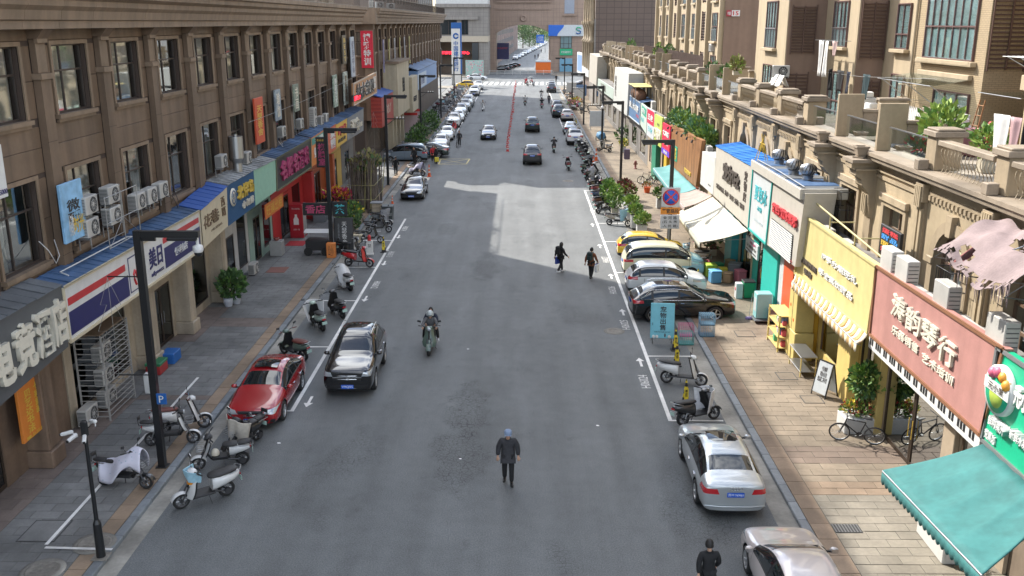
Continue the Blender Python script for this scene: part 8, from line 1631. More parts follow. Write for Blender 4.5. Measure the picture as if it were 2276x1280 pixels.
o=thing('work_table','steel work table with a lower shelf before the yellow shop','table',(10.85,34.4,.13));b=B();b.bev(-.32,-.8,.78,.32,.8,.82,STEEL,.01);b.build('table_top',o);b=B();b.bev(-.30,-.78,.2,.30,.78,.23,STEEL,.01);b.build('shelf',o)
for x_ in (-.28,.28):
    for y_ in (-.74,.74):b=B();b.box(x_-.02,y_-.02,0,x_+.02,y_+.02,.779,YSH);b.build('leg',o)
# turquoise machine on a trolley, bins, pet-shop clutter
o=thing('trolley','low dark trolley on castors by the turquoise wall','trolley',(10.95,40.6,.13));b=B();b.bev(-.55,-.4,.10,.55,.4,.16,DGRY,.01);b.build('deck',o);b=B();[b.lathe([(.05,-.02),(.05,.02)],(x_,y_,.05),TY,8,'y') for x_ in (-.45,.45) for y_ in (-.3,.3)];b.build('castor',o)
o=thing('ice_machine','pale turquoise upright machine on the trolley','machine',(10.85,40.75,.295));b=B();b.bev(-.35,-.3,0,.35,.3,1.15,P('aqua_machine',(.25,.52,.52),.45),.03);b.build('body',o);b=B();b.box(-.358,-.2,.3,-.351,.2,.9,ICE);b.build('door',o)
o=thing('bucket','grey lidded bin on the trolley','bin',(11.2,40.25,.295));b=B();b.bev(-.2,-.17,0,.2,.17,.5,MGRY,.03);b.build('body',o);b=B();b.bev(-.22,-.19,.501,.22,.19,.56,FRAME,.02);b.build('lid',o)
GRB=P('bin_green',(.012,.22,.10),.45)
def wbin(label,x,y,m,lidm,z=.13,sc=1.):
    o=thing('wheelie_bin',label,'bin',(x,y,z));b=B();b.add([(-.24,-.26,.06),(.24,-.26,.06),(.24,.26,.06),(-.24,.26,.06),(-.30,-.32,.9),(.30,-.32,.9),(.30,.32,.9),(-.30,.32,.9)],[(0,1,2,3),(0,1,5,4),(1,2,6,5),(2,3,7,6),(3,0,4,7)],m);b.build('body',o);b=B();b.bev(-.33,-.36,.901,.33,.34,.98,lidm,.03);b.build('lid',o);b=B();[b.lathe([(.09,-.03),(.09,.03)],(x_,.26,.09),TY,12,'x') for x_ in (-.2,.2)];b.build('wheel',o);o.scale=(sc,sc,sc);return o
wbin('green bin with black bag over its rim by the pet shop door',11.05,44.4,GRB,BLKP,.13,.9);wbin('dark grey wheelie bin at the edge of the parking bays',-9.0,62.6,P('bin_grey',(.055,.065,.068),.5),P('bin_lid',(.07,.085,.09),.5),0,1.25)
o=thing('carton','white carton with red print beside the green bin','carton',(10.6,44.4,.13));b=B();b.bev(-.16,-.2,0,.16,.2,.75,ICE,.01);b.build('box',o);b=B();b.lathe([(.09,0),(.09,-.006),(.01,-.006)],(-.162,0,.45),REDX,10,'x');b.build('printed_mark',o)
rn=random.Random(12)
clut=[('blue plastic tub',(.10,.28,.46)),('brown carton',(.28,.18,.10)),('pink cloth bundle',(.45,.14,.18)),('lime crate',(.30,.42,.05)),('yellow box',(.60,.48,.05)),('grey pet carrier',(.22,.22,.22)),('dark red bundle',(.20,.03,.05)),('green crate',(.03,.25,.12)),('tan basket',(.36,.25,.13)),('white sack',(.55,.54,.5))]
for i,(nm,c) in enumerate(clut):
    x,y=10.0+(i % 3)*.65,47.2+(i // 3)*1.25;s=rn.uniform(.22,.34);o=thing('stock_box',nm+' in the jumble under the cream awning',nm.split()[-1],(x,y,.13),rn.uniform(-25,25));m=P('clutter_%d' % i,c,.6);b=B();h_=rn.uniform(.35,.75);b.bev(-s,-s,0,s,s,h_,m,.05);b.build('box',o);b=B();b.bev(-s*1.04,-s*1.04,h_+.001,s*1.04,s*1.04,h_+.05,P('clutter_lid_%d' % i,tuple(min(1,v*1.4) for v in c),.6),.02);b.build('lid',o)
for i,(x,y,st,cl) in enumerate(((9.5,51.0,'moped','beige'),(9.2,49.6,'ebike','brown'))):park((x-.6,y+.2),(x+.6,y-.2),st,cl,('beige scooter standing before the cream awning','brown bike among the jumble under the cream awning')[i],'cream' if i else None,'front',.13,gr)
for i,(x,y,s) in enumerate(((11.0,53,1.1),(10.5,55.0,1.0))):bush(('potted plant with pinkish leaves under the cream awning','potted plant with brown leaves under the cream awning')[i],(x,y,.13),(.45*s,.45*s,.5*s),200,.2,(GL5,GL1,GL3),'plant','pot_plant',tub(.4,.4,.4,MATS['pot_cream']),seed=120+i)
o=thing('broom','broom with violet head leaning near the turquoise machine','broom',(10.3,40.9,.13));b=B();b.cyl((0,0,.05),(.12,.1,1.2),.012,STEEL,5);b.build('handle',o);b=B();b.bev(-.15,-.05,0,.15,.05,.12,P('broom_violet',(.22,.18,.42),.6),.02);b.build('head',o)
o=thing('flower_pot','white trough with yellow flowers half hidden by the big teal awning','planter',(10.75,21.6,.13));b=B();b.bev(-.3,-.8,0,.3,.8,.5,PLW_,.03);b.build('planter_box',o);b=B();leaves(b,(0,0,.62),(.34,.8,.22),260,.13,(GL1,GL2,YELS,CY),131,shell=.1);b.build('flowers',o,fix=False)
o=thing('hydrant','dull red fire hydrant on the sunny pavement','hydrant',(*(10.42,86.37),.13));b=B();b.lathe([(.16,0),(.16,.05),(.10,.06),(.10,.55),(.13,.56),(.12,.68),(.05,.76)],(0,0,0),P('hydrant_red',(.22,.07,.06),.6),12);b.cyl((-.2,0,.45),(.2,0,.45),.06,MATS['hydrant_red'],8);b.build('body',o)
o=thing('bucket','red flower bucket on the sunny pavement','bucket',(*(9.89,73.82),.13));b=B();b.lathe([(.2,0),(.27,.45)],(0,0,0),CO,12);b.build('body',o);b=B();leaves(b,(0,0,.6),(.35,.35,.25),120,.14,(GL5,ORNG,GL1),133);b.build('flowers',o,fix=False)
bush('yellow green potted plant by the grey pillar on the sunny side',(*(10.49,97.84),.13),(.5,.5,.4),160,.22,(GL2,CY),'plant','pot_plant',tub(.5,.5,.6,PLW_),seed=134)
bush('dark bush against the far shop wall on the sunny side',(*(11.52,105.36),.13),(1.2,1.2,.9),260,.3,(GL3,GL1,GL3),seed=135)
for i,(p,c) in enumerate((((4.58,156.19),'purple flower stand by the sunny kerb'),((6.08,165.39),'mixed flower stand behind the purple one'))):bush(c,(7.9+i*.8,147+i*5,.13),(.9,1.1,.55),260,.26,((SC_['purple'],MATS['fruit_pink'],GL2),(GL2,CY,FP))[i],'flowers','flower_stand',tub(1.2,1.2,.4,MATS['pot_cream']),seed=140+i)
for i,(x,y) in enumerate(((9.3,118),(9.6,160),(10.4,168),(9.0,175))):o=thing('street_stand',('white notice frame standing by the far lamp posts','pale poster frame on the far sunny pavement','blue poster frame on the far sunny pavement','grey poster frame nearest the crossing')[i],'poster stand',(x,y,.13));b=B();b.bev(-.9,-.05,.5,.9,.05,2.4,(ICE,WHT,MATS['pale_blue_sign'],GWHT)[i],.02);b.build('board',o);b=B();[b.box(x_,-.04,0,x_+.06,.04,.5,STEEL) for x_ in (-.8,.74)];b.build('leg',o)
o=thing('bottle_crate','blue tarpaulin covered cart by the far lamp post','cart',(9.0,108,.13));b=B();loft(b,[(-.9,.5,.3,.3),(-.6,.55,.5,.45),(.5,.55,.5,.4),(.9,.5,.3,.3)],P('tarp_blue',(.08,.20,.34),.7),10);b.build('cover',o);b=B();[b.lathe([(.25,-.04),(.25,.04)],(x_,0,.25),TY,12,'x') for x_ in (-.55,.55)];b.build('wheel',o)
# ------------------------------------------------------------------ shaded pavement things
def acm(w=.86,d=.34,h_=.58,fans=1):
    b,g_,l_=B(),B(),B();b.bev(-d,-w/2,0,0,w/2,h_,ACW,.02);b.box(-d+.02,-w/2+.08,-.05,-.02,-w/2+.14,0,DSTEEL);b.box(-d+.02,w/2-.14,-.05,-.02,w/2-.08,0,DSTEEL)
    for i in range(10):z=.06+i*(h_-.1)/10;b.box(-d+.03,-w/2-.012,z,-.04,-w/2-.001,z+.022,DGRY)
    hh=h_/fans
    for f in range(fans):
        c=(0,.08,hh*(f+.5));r_=min(.25,hh*.42);g_.lathe([(r_,.002),(r_,.02),(r_*.94,.022),(r_*.93,.004),(.01,.004)],c,ACG,18,'x');g_.lathe([(r_*.62,.014),(r_*.62,.022),(r_*.57,.022)],c,ACW,16,'x',cap=False);g_.lathe([(r_*.3,.006),(r_*.25,.022),(.01,.024)],c,ACW,12,'x')
        for k in range(10):a=k*.628;g_.ob((.018,c[1]+r_*.6*math.cos(a),c[2]+r_*.6*math.sin(a)),(.006,r_*.75,.010),ACW,(math.degrees(a),0,0))
    return b.mesh('casing'),g_.mesh('fan_grille')
ACW=P('ac_white',(.47,.46,.43),.5,grime=.2,rnd=.10);ACG=P('ac_dark',(.07,.07,.07),.6)
AM={1:acm(),2:acm(.92,.36,1.25,2)}
for k in AM.values():
    for me in k:bm=bmesh.new();bm.from_mesh(me);bmesh.ops.recalc_face_normals(bm,faces=bm.faces);bm.to_mesh(me);bm.free()
BRK=B();BRK.prism([(-.36,-.02),(-.36,-.40),(-.33,-.40),(-.33,-.06),(.02,-.06),(.02,-.02)],'y',-.02,.02,STEEL);BRM=BRK.mesh('bracket')
def ac(label,x,y,z,face='+x',n=1,br=True,group=None):
    o=thing('air_conditioner',label,'air conditioner',(x,y,z),0 if face == '+x' else (180 if face == '-x' else -90),group);ob('casing',AM[n][0],o);ob('fan_grille',AM[n][1],o)
    if br:ob('bracket',BRM,o,(0,-.38,0));ob('bracket',BRM,o,(0,.38,0))
    return o
ga='air conditioners on the shaded wall';gb='air conditioners above the sunny signs'
for p,n,lb_ in (((29.78,7.16),1,'air conditioner, upper near one of the four on the steel rack'),((31.50,7.19),1,'air conditioner, upper far one of the four on the steel rack'),((29.71,6.44),1,'air conditioner, lower near one of the four on the steel rack'),((31.49,6.48),1,'air conditioner, lower far one of the four on the steel rack'),((33.70,6.55),1,'nearest of three air conditioners in a line above the store sign'),((34.83,6.55),1,'middle of three air conditioners in a line above the store sign'),((36.00,6.57),1,'farthest of three air conditioners in a line above the store sign'),((43.70,6.59),1,'air conditioner beside the steel flue'),((48.35,6.11),1,'air conditioner past the steel flue above the mint board'),((55.85,6.60),1,'air conditioner below the incense banner window'),((60.58,6.59),1,'lone air conditioner under the greenish banner'),((64.58,6.28),2,'tall twin fan air conditioner above the orange signs'),((66.81,6.17),1,'small air conditioner next to the tall twin fan one'),((68.56,6.18),1,'small air conditioner farthest above the orange signs')):ac(lb_,-13.78 if p[0] < 45 else -13.95,p[0],p[1],'+x',n,True,ga)
o=thing('ac_rack','welded steel rack holding four air conditioners above the store roof','rack',(-13.7,31.6,5.85));b=B();[b.cyl((x_,y_,0),(x_,y_,1.75),.018,STEEL,5) for x_ in (-.5,.1) for y_ in (-1.3,0,1.3)];[b.cyl((x_,-1.35,z_),(x_,1.35,z_),.016,STEEL,5) for x_ in (-.5,.1) for z_ in (.02,.85,1.7)];b.cyl((.1,-1.3,0),(.1,0,.85),.012,STEEL,4);b.cyl((.1,1.3,0),(.1,0,.85),.012,STEEL,4);b.build('frame',o)
for p,n,lb_ in (((36.69,5.70),1,'white air conditioner on brackets above the yellow sign top corner'),((34.50,5.38),1,'white air conditioner half behind the yellow sign'),((32.27,5.30),1,'second white air conditioner half behind the yellow sign'),((28.25,5.67),2,'tall white air conditioner first above the pink sign'),((27.05,5.67),2,'tall white air conditioner second above the pink sign'),((26.12,5.57),1,'low white air conditioner third above the pink sign'),((25.45,5.54),1,'low white air conditioner fourth above the pink sign'),((24.34,5.64),2,'tall white air conditioner fifth above the pink sign'),((23.17,5.55),1,'low white air conditioner sixth above the pink sign'),((22.35,5.53),1,'low white air conditioner before the tall one by the green sign'),((21.32,5.51),2,'tall white air conditioner above the corner of the green sign')):ac(lb_,11.55,p[0],5.17,'+x',n,False,gb)
for i,y in enumerate((58.5,76,84)):ac(('white air conditioner on the ledge between the blue roof and the shrubs','white air conditioner behind the red hanging banner','tall white air conditioner behind the slate blue sign')[i],11.7,y,5.17,'+x',1+i // 2,False)
ac('old air conditioner standing on the pavement by the orange banner',-14.3,29.1,.19,'+x',1,False);ac('air conditioner standing on the pavement by the seafood shop',-14.1,48.6,.19,'+x',1,False)
ac('air conditioner on the shade-toned gable wall end',13.7,51.2,10.3,'-y',1);ac('air conditioner under the louvre of the gabled block',15.1,78.5,10.8,'-x',1)
for y,x,z0,z1,lb_ in ((35.9,12.35,4.9,6.9,'black barred window cage beside the cake light box'),(26.2,12.3,4.6,6.3,'black barred window cage beside the torn pink awning')):
    o=thing('window_cage',lb_,'window cage',(x,y,z0));b=B();h_=z1-z0;[b.cyl((-.25,-.45+i*.15,0),(-.25,-.45+i*.15,h_),.014,BLKP,4) for i in range(7)];[b.tube([(.2,-.48,q),(-.25,-.48,q),(-.25,.48,q),(.2,.48,q)],.016,BLKP,4) for q in (0,h_*.33,h_*.66,h_)];b.build('bars',o)
o=thing('pipe_frame','yellowish pipe frame running above the lemon yellow sign','frame',(11.35,33,5.2));YPP=P('pipe_yellow',(.46,.40,.20),.5);b=B();b.cyl((0,-4.2,.75),(0,4.2,1.25),.035,YPP,6);[b.cyl((0,q,0),(0,q,1+q*.06),.03,YPP,6) for q in (-4,-1.5,1.2,3.6)];[b.cyl((0,q,.8),(.9,q,.8),.025,YPP,5) for q in (-1.5,1.2,3.6)];b.build('pipe',o)
o=thing('conduit','white conduit lying along the blue store roof','pipe',(-13.75,27.2,5.78));b=B();b.tube([(.2,0,0),(-.1,.1,.08),(-.15,5.2,.02),(.15,5.6,-.02)],.022,WHT,6);b.build('pipe',o)
for i,(y,z) in enumerate(((26.9,6.9),(37.2,6.6),(55.1,6.4),(63.8,6.5))):o=thing('loose_cable',('drooping cable by the blue violet sign','drooping cable above the cream board','drooping cable beside the incense banner','drooping cable near the twin fan air conditioner')[i],'cable',(-13.95,y,z));b=B();b.tube([(-.2,0,0),(0,.1,-.3),(.05,.35,-.75),(-.05,.8,-.62),(-.3,1.1,-.2)],.014,(CWH,BLKP)[i % 2],4);b.build('cable',o)
# steel flue, white cage
o=thing('steel_flue','fat steel extractor flue rising past the blue sign','flue',(-13.9,46.0,5.75));b=B();b.cyl((0,0,0),(0,0,.7),.22,STEEL,14);b.cyl((0,0,.7),(0,.0,.95),.22,STEEL,14,.34);b.cyl((0,0,.95),(0,0,2.0),.34,STEEL,14);b.cyl((0,0,2.0),(0,0,2.1),.1,STEEL,8);b.build('pipe',o)
CGW=P('cage_white',(.34,.33,.31),.5,grime=.2);o=thing('plant_cage','tall white barred cage on the pavement enclosing old air conditioners','cage',(-14.3,30.4,.13));b=B()
for x_,y_ in ((-.45,-1.05),(.45,-1.05),(.45,1.05),(-.45,1.05)):b.box(x_-.025,y_-.025,0,x_+.025,y_+.025,3.0,CGW)
b.box(-.42,-1.02,3.0,.42,1.02,3.03,P('cage_top_wood',(.20,.14,.09),.8));b.build('frame',o);q=B();q.box(-.012,-1.02,-.012,.012,1.02,.012,CGW);bm1=q.mesh('bar');q=B();q.box(-.42,-.012,-.012,.42,.012,.012,CGW);bm2=q.mesh('bar')
for i in range(16):z=.15+i*.185;ob('bar',bm1,o,(.45,0,z));ob('bar',bm2,o,(0,-1.05,z));ob('bar',bm2,o,(0,1.05,z))
for i,z in enumerate((.2,1.0,1.85)):ac(('lowest old air conditioner inside the white cage','middle old air conditioner inside the white cage','topmost old air conditioner inside the white cage')[i],-14.2,30.4,z+.1,'+x',1,False)
o=thing('crate','red crate with green lid under the near lamp','crate',(*(-14.13,33.90),.13));o.location=(-14.0,34.0,.13);b=B();b.bev(-.28,-.4,0,.28,.4,.35,P('crate_red',(.34,.03,.03),.5),.02);b.build('body',o);b=B();b.bev(-.3,-.42,.351,.3,.42,.46,P('crate_green',(.02,.16,.07),.5),.02);b.build('lid',o)
o=thing('crate','blue crate behind the red one under the near lamp','crate',(-13.9,35.2,.13));b=B();b.bev(-.28,-.4,0,.28,.4,.42,P('crate_blue',(.02,.12,.38),.5),.02);b.build('body',o)
o=thing('meter_box','white cabinet on the pavement before the crates','cabinet',(*(-13.41,31.89),.13));b=B();b.bev(-.2,-.15,0,.2,.15,.75,WHT,.02);b.build('box',o)
letter('P',WHT,(0,0,0),.01,.01,'-y',o,.001) if False else None
o=thing('parking_plate','small blue parking plate on the near lamp post','sign',(-10.77,25.88,2.2));b=B();b.bev(0,-.02,0,.30,.02,.34,BB,.01);b.build('plate',o);letter('P',WHT,(.15,-.025,.17),.14,.22,'-y',o,.002)
o=thing('pot_plant','big leafy houseplant in blue and white pots by the cream shop','plant',(-13.75,43.0,.13)); 
for x_,y_,r_ in ((-.1,-.3,.24),(.15,.15,.22)):b=B();b.lathe([(r_*.7,0),(r_,.25),(r_*.95,.42),(r_*.85,.42),(.01,.38)],(x_,y_,0),P('pot_porcelain',(.42,.44,.48),.3),14);b.build('pot',o)
b=B();leaves(b,(0,0,1.0),(.58,.66,.6),420,.27,(GL1,GL3,GL3),160,shell=.1,up=.3);b.build('foliage',o,fix=False);b=B();[b.tube([(0,0,.4),(.3*math.cos(i),.3*math.sin(i),.9),(.6*math.cos(i),.6*math.sin(i),1.5)],[.02,.014,.006],STEM,5) for i in range(7)];b.build('stem',o)
# vending fridge, mats, incense board, cart, counter, bamboo, flowers
FR=P('fridge_red',(.33,.015,.025),.35);o=thing('drinks_fridge','red drinks fridge with a white bottle printed on it','fridge',(-13.95,57.8,.13));b=B();b.bev(-.42,-.48,0,.42,.48,2.1,FR,.03);b.build('cabinet',o);b=B();b.prism([(-.16,.85),(.16,.85),(.16,1.2),(.07,1.35),(.07,1.5),(-.07,1.5),(-.07,1.35),(-.16,1.2)],'y',-.495,-.482,WHT);b.build('bottle_print',o);b=B();b.box(.422,-.42,.15,.43,.42,2.0,FRAME);b.build('glass_door',o);letter('可口饮料',WHT,(0,-.484,1.85),.5,.10,'-y',o,.002);letter('冰爽一夏',WHT,(0,-.484,.55),.4,.1,'-y',o,.002)
for p,lb_,w in (((-13.66,55.85),'red doormat before the drinks fridge',.55),((-13.22,49.48),'faded red doormat on the pavement by the seafood shop',.5)):o=thing('doormat',lb_,'mat',(*p,.136));b=B();b.bev(-w,-w*1.2,0,w,w*1.2,.014,P('mat_red' if w > .52 else 'mat_faded',(.34,.025,.03) if w > .52 else (.22,.10,.08),.9),.004);b.build('mat',o)
o=thing('incense_board','tall black board with white calligraphy by the near kerb','sign board',(-9.95,54.2,.0));o.location=(-10.35,53.6,.05);b=B();b.bev(-.56,-.06,.12,.56,.06,2.1,BLKP,.03);q=b.build('board',o);q.rotation_euler=(R(-10),0,R(4));letter(down('天瑟香舍'),WHT,(.05,-.066,1.18),.3,1.35,'-y',q,.002);letter(down('品茗闻香静心'),MGRY,(-.28,-.066,1.2),.10,1.1,'-y',q,.002);b=B();b.bev(-.5,-.3,0,.5,.3,.1,BLKP,.02);b.build('base',o)
o=thing('lamp_sign','black light box with pink incense shop characters on the lamp post','light box',(-11.75,53.0,2.45));b=B();b.bev(-.72,-.06,0,.72,.06,.72,BLKP,.02);b.build('box',o);letter('香店',P('letters_pink',(.45,.06,.14),.5),(0,-.065,.36),1.15,.5,'-y',o,.002,bold=.02)
o=thing('lamp_sign','small square black sign with a teal tea character on the lamp post','light box',(-10.35,52.95,2.40));b=B();b.bev(-.42,-.05,0,.42,.05,.85,BLKP,.02);b.build('box',o);letter('茶',TEALX,(0,-.055,.42),.6,.6,'-y',o,.002,bold=.02)
o=thing('lamp_sign','black light box with red chess room characters over the fruit shops','light box',(-11.9,56.4,4.7));b=B();b.bev(-.36,-.1,0,.36,.1,1.8,BLKP,.02);b.build('box',o);letter(down('棋牌室'),MAG,(0,-.105,.78),.5,1.3,'-y',o,.002,bold=.02);letter('高档茶座',YELS,(0,-.105,1.62),.56,.14,'-y',o,.002)
o=thing('food_cart','three wheeled food cart with white roof by the incense board','cart',(*(-11.23,52.99),.13));o.location=(-11.7,53.2,.13);b=B();b.bev(-.7,-.45,.3,.55,.45,.9,BLKP,.03);b.build('body',o);b=B();b.grid(lambda u,v:(-.75+1.5*u,-.5+v,1.35+.12*math.sin(math.pi*v)),4,8,CWH);q=b.build('roof',o,fix=False);b=B();[b.cyl((x_,y_,.9),(x_,y_,1.38),.015,STEEL,5) for x_ in (-.68,.68) for y_ in (-.45,.45)];b.build('post',o)
for x_ in (-.55,.45):b=B();b.lathe([(.25,-.04),(.25,.04)],(x_,-.47,.25),TY,12,'y');b.build('wheel',o)
o=thing('incense_box','orange and black printed carton standing by the food cart','carton',(-10.85,52.4,.13));b=B();b.bev(-.25,-.18,0,.25,.18,.85,ORNG,.02);b.build('box',o);letter('公小',BLKP,(0,-.185,.42),.3,.6,'-y',o,.002)
o=thing('counter','grey stone counter with jars before the orange shop','counter',(-13.6,63.2,.13));b=B();b.bev(-.4,-1.0,0,.4,1.0,.95,MGRY,.02);b.build('body',o);b=B();b.bev(-.45,-1.05,.951,.45,1.05,1.0,STL,.015);b.build('top',o)
o=thing('stone_stand','small stone stand with incense bowls by the wine shop','stand',(-14.1,53.0,.13));b=B();b.bev(-.35,-.35,0,.35,.35,.85,FRAME,.02);b.build('body',o);b=B();b.lathe([(.12,0),(.18,.14),(.12,.16)],(0,0,.851),P('bowl_red',(.20,.05,.04),.4),12);b.build('bowl',o)
o=thing('flower_cart','tilted black cart heaped with pink and orange paper flowers','flower cart',(-13.0,65.6,.13));b=B();b.add([(-1.0,-.6,.9),(1.0,-.6,.7),(1.0,.7,1.3),(-1.0,.7,1.5),(-.7,-.3,.4),(.7,-.3,.4),(.7,.4,.5),(-.7,.4,.5)],[(0,1,5,4),(1,2,6,5),(2,3,7,6),(3,0,4,7),(4,5,6,7),(0,1,2,3)],BLKP);b.build('tray',o);b=B();leaves(b,(0,.05,1.2),(1.0,.7,.55),520,.26,(P('paper_pink',(.52,.05,.16),.6),P('paper_orange',(.60,.20,.05),.6),P('paper_red',(.45,.02,.05),.6),CY),171,shell=.1);b.build('flowers',o,fix=False);b=B();[b.cyl((x_,.2,0),(x_*.8,.1,.6),.04,BLKP,6) for x_ in (-.6,.6)];b.build('leg',o)
BAMB=M('bamboo_grey',(.115,.095,.08),.7,var=.25,vs=5);BAMG=M('bamboo_yellow',(.26,.24,.11),.6,var=.2,vs=5);DRYG=M('dry_reed',(.20,.185,.075),.8,var=.25,vs=4)
o=thing('bamboo_screen','tall bundle of dry bamboo poles with reedy tops by the kerb','bamboo screen',(-11.2,67.6,.13));rn=random.Random(21);pm2=[]
for k in range(4):b=B();b.cyl((0,0,0),(rn.uniform(-.15,.15),rn.uniform(-.15,.15),3.5+rn.uniform(-.4,.5)),.045,BAMB if k < 3 else BAMG,6,.022);pm2.append(b.mesh('bamboo_pole'))
for i in range(150):q=ob('bamboo_pole',pm2[3] if i % 9 == 0 else pm2[i % 3],o,(rn.uniform(-.85,.85),-2.4+4.6*rn.random(),0));q.rotation_euler=(rn.uniform(-.06,.06),rn.uniform(-.08,.08),rn.uniform(0,6))
b=B();leaves(b,(0,-.2,3.2),(1.05,2.3,.8),420,.34,(DRYG,DRYG,BAMB,GL3),172,shell=0,up=1.2);b.build('foliage',o,fix=False);b=B()
for z in (1.0,2.0):b.tube([(-.95,-2.5,z),(.95,-2.5,z),(.95,2.3,z),(-.95,2.3,z)],.02,BAMG,5,closed=True)
b.build('tie_rail',o)
bush('low leafy bed with yellow flowers at the foot of the bamboo',(-11.5,61.8,.13),(.95,1.5,.55),520,.22,(GL1,GL3,GL3,GL1,GL3,GL1,CY),'plants','plant_bed',tub(1.6,2.8,.3,BEIG),seed=173,stems=9)
bush('dark trailing plant by the black bikes at the kerb',(-10.9,58.6,.13),(.7,1.0,.55),300,.24,(GL3,GL1,GL3),'plant','plant_bed',tub(.9,1.4,.3,BEIG),seed=174)
o=thing('shoe_rack','pale slatted crates stacked by the grey bin','crate stack',(-9.85,63.4,.05));[B().box(-.3,-.3,i*.3,.3,.3,i*.3+.26,BEIG).build('crate',o) for i in range(4)];b=B();b.bev(-.42,-.42,1.2,.42,.42,1.24,MGRY,.01);b.build('lid',o)
o=thing('slab_bench','cream slab bench behind the tea sign','bench',(-10.4,56.2,.13));b=B();b.bev(-.7,-.2,.42,.7,.2,.5,CREAM,.02);b.build('seat',o);b=B();[b.box(x_,-.15,0,x_+.12,.15,.419,CREAM) for x_ in (-.55,.45)];b.build('leg',o)
o=thing('water_barrel','blue water barrel behind the incense board','barrel',(-10.9,55.0,.13));b=B();b.lathe([(.24,0),(.26,.1),(.26,.8),(.2,.9),(.08,.92)],(0,0,0),P('barrel_blue',(.03,.12,.32),.4),14);b.build('body',o)
for i,(y,s) in enumerate(((100.5,1.0),(104.5,1.1),(113.5,1.3),(119,1.2))):bush(('dark shrub behind the first white saloon','leafy shrub behind the second white saloon','round dark shrub behind the white off-roader','broad dark shrub farther along the shaded kerb')[i],(-11.3,y,.13),(.95*s,1.4*s,1.0*s),420,.30,(GL3,GL1,GL3),seed=180+i,group='shrubs along the shaded kerb')
for i,y in enumerate((111,116)):o=thing('street_stand',('pale pink poster board against the far brown wall','second pale pink poster board against the far brown wall')[i],'poster stand',(-12.9,y,.13));b=B();b.bev(-.75,-.05,.5,.75,.05,2.5,P('poster_pink',(.46,.36,.38),.6),.02);b.build('board',o);b=B();b.bev(-.78,-.06,2.501,.78,.06,2.8,CR,.02);b.build('header',o);b=B();[b.box(x_,-.04,0,x_+.06,.04,.5,STEEL) for x_ in (-.7,.64)];b.build('leg',o)
o=thing('stone_step','stack of dark stone steps up to the orange shop','steps',(-13.6,68.4,.13));[B().bev(-1.1+i*.3,-1.1,i*.16,.9-i*.3+.3,1.1,i*.16+.16,DGRY,.01).build('step',o) for i in range(4)]
o=thing('overhead_cable','thin sagging cable strung along the brown stone wall','cable',(-13.8,50,8.3));b=B();b.tube([(0,-2+t*3.4,.55*math.sin(t*.9)*0+.012*t*t*.5-.1) for t in range(11)],.012,FRAME,4);b.build('cable',o)
# ------------------------------------------------------------------ things on the sunny terraces
def hung(label,m,y0,x,z,w,h_,cat='clothes',seed=0,n='garment'):
    o=thing(n,label,cat,(x,y0,z));rn=random.Random(seed);p=rn.uniform(0,6);b=B();b.grid(lambda u,v:(.05*math.sin(5*u+p+2*v)+.03*math.sin(11*u),(u-.5)*w*(1-.15*(v if n != 'trousers' else 0)),-h_*v-.04*abs(u-.5)),10,8,m);q=b.build('cloth',o,fix=False);s=q.modifiers.new('t','SOLIDIFY');s.thickness=.012;return o
WC=M('laundry_white',(.60,.60,.58),.85,var=.05,vs=6)
o=thing('laundry_pole','steel drying pole held out from the apartment window','drying pole',(15.2,48.6,12.2));b=B();b.cyl((.6,-1.6,0),(-.1,-1.6,0),.015,STEEL,5);b.cyl((.6,1.6,0),(-.1,1.6,0),.015,STEEL,5);b.cyl((-.1,-1.8,0),(-.1,1.8,0),.015,STEEL,5);b.build('pole',o)
for y,lb_,sd_ in ((49.4,'white trousers leg hanging from the drying pole, farther one',3),(48.4,'white trousers hanging from the drying pole, nearer pair',5)):hung(lb_,WC,y,15.1,12.2,.55,1.75,seed=sd_,n='trousers')
hung('pale pink and white cloth on the drying pole',P('cloth_blush',(.50,.36,.33),.85),47.3,15.1,12.2,.5,.7,seed=8)
o=thing('washing_line','clothes line stretched along the terraces','line',(15.4,48,10.8));b=B();b.tube([(0,-12,.25),(0,-4,-.1),(0,4,-.2),(0,14,.2)],.008,FRAME,4);b.build('line',o)
for y,m,w,h_,lb_ in ((46.8,BK,.25,.9,'narrow black garment on the terrace line'),(45.4,BK,.75,.85,'broad black jacket on the terrace line'),(44.2,NV,.4,.9,'navy patterned garment on the terrace line'),(41.8,P('cloth_dark_teal',(.01,.03,.035),.85),.8,.95,'dark teal jacket on the terrace line')):hung(lb_,m,y+1.6,15.4,10.85,w*1.1,h_*1.15,seed=int(y))
for y,m,w,h_,lb_ in ((27.6,WC,.7,1.0,'white shirt drying above the near balustrade'),(26.8,P('cloth_rose',(.40,.26,.27),.85),.45,1.1,'dull pink garment drying above the near balustrade'),(26.1,BK,.18,.9,'thin black garment drying above the near balustrade'),(25.5,WC,.35,.8,'small pale garment drying above the near balustrade')):hung(lb_,m,y+1.0,14.3,10.45,w*1.15,h_*1.1,seed=int(y*3))
hung('pale lilac sheet drying on the near terrace',P('sheet_lilac',(.46,.44,.50),.85),25.6,15.2,10.7,1.7,1.4,'bed sheet',4,'sheet')
for x,y,w,lb_ in ((13.4,51.0,.9,'white towel folded over the balustrade'),(13.4,49.9,.9,'second white towel over the balustrade')):o=thing('towel',lb_,'towel',(x,y,9.98));b=B();b.grid(lambda u,v:(.5*(v-.5),(u-.5)*w,.45-abs(v-.5)*1.1+.02*math.sin(9*u)),8,10,WC);q=b.build('cloth',o,fix=False);s=q.modifiers.new('t','SOLIDIFY');s.thickness=.015
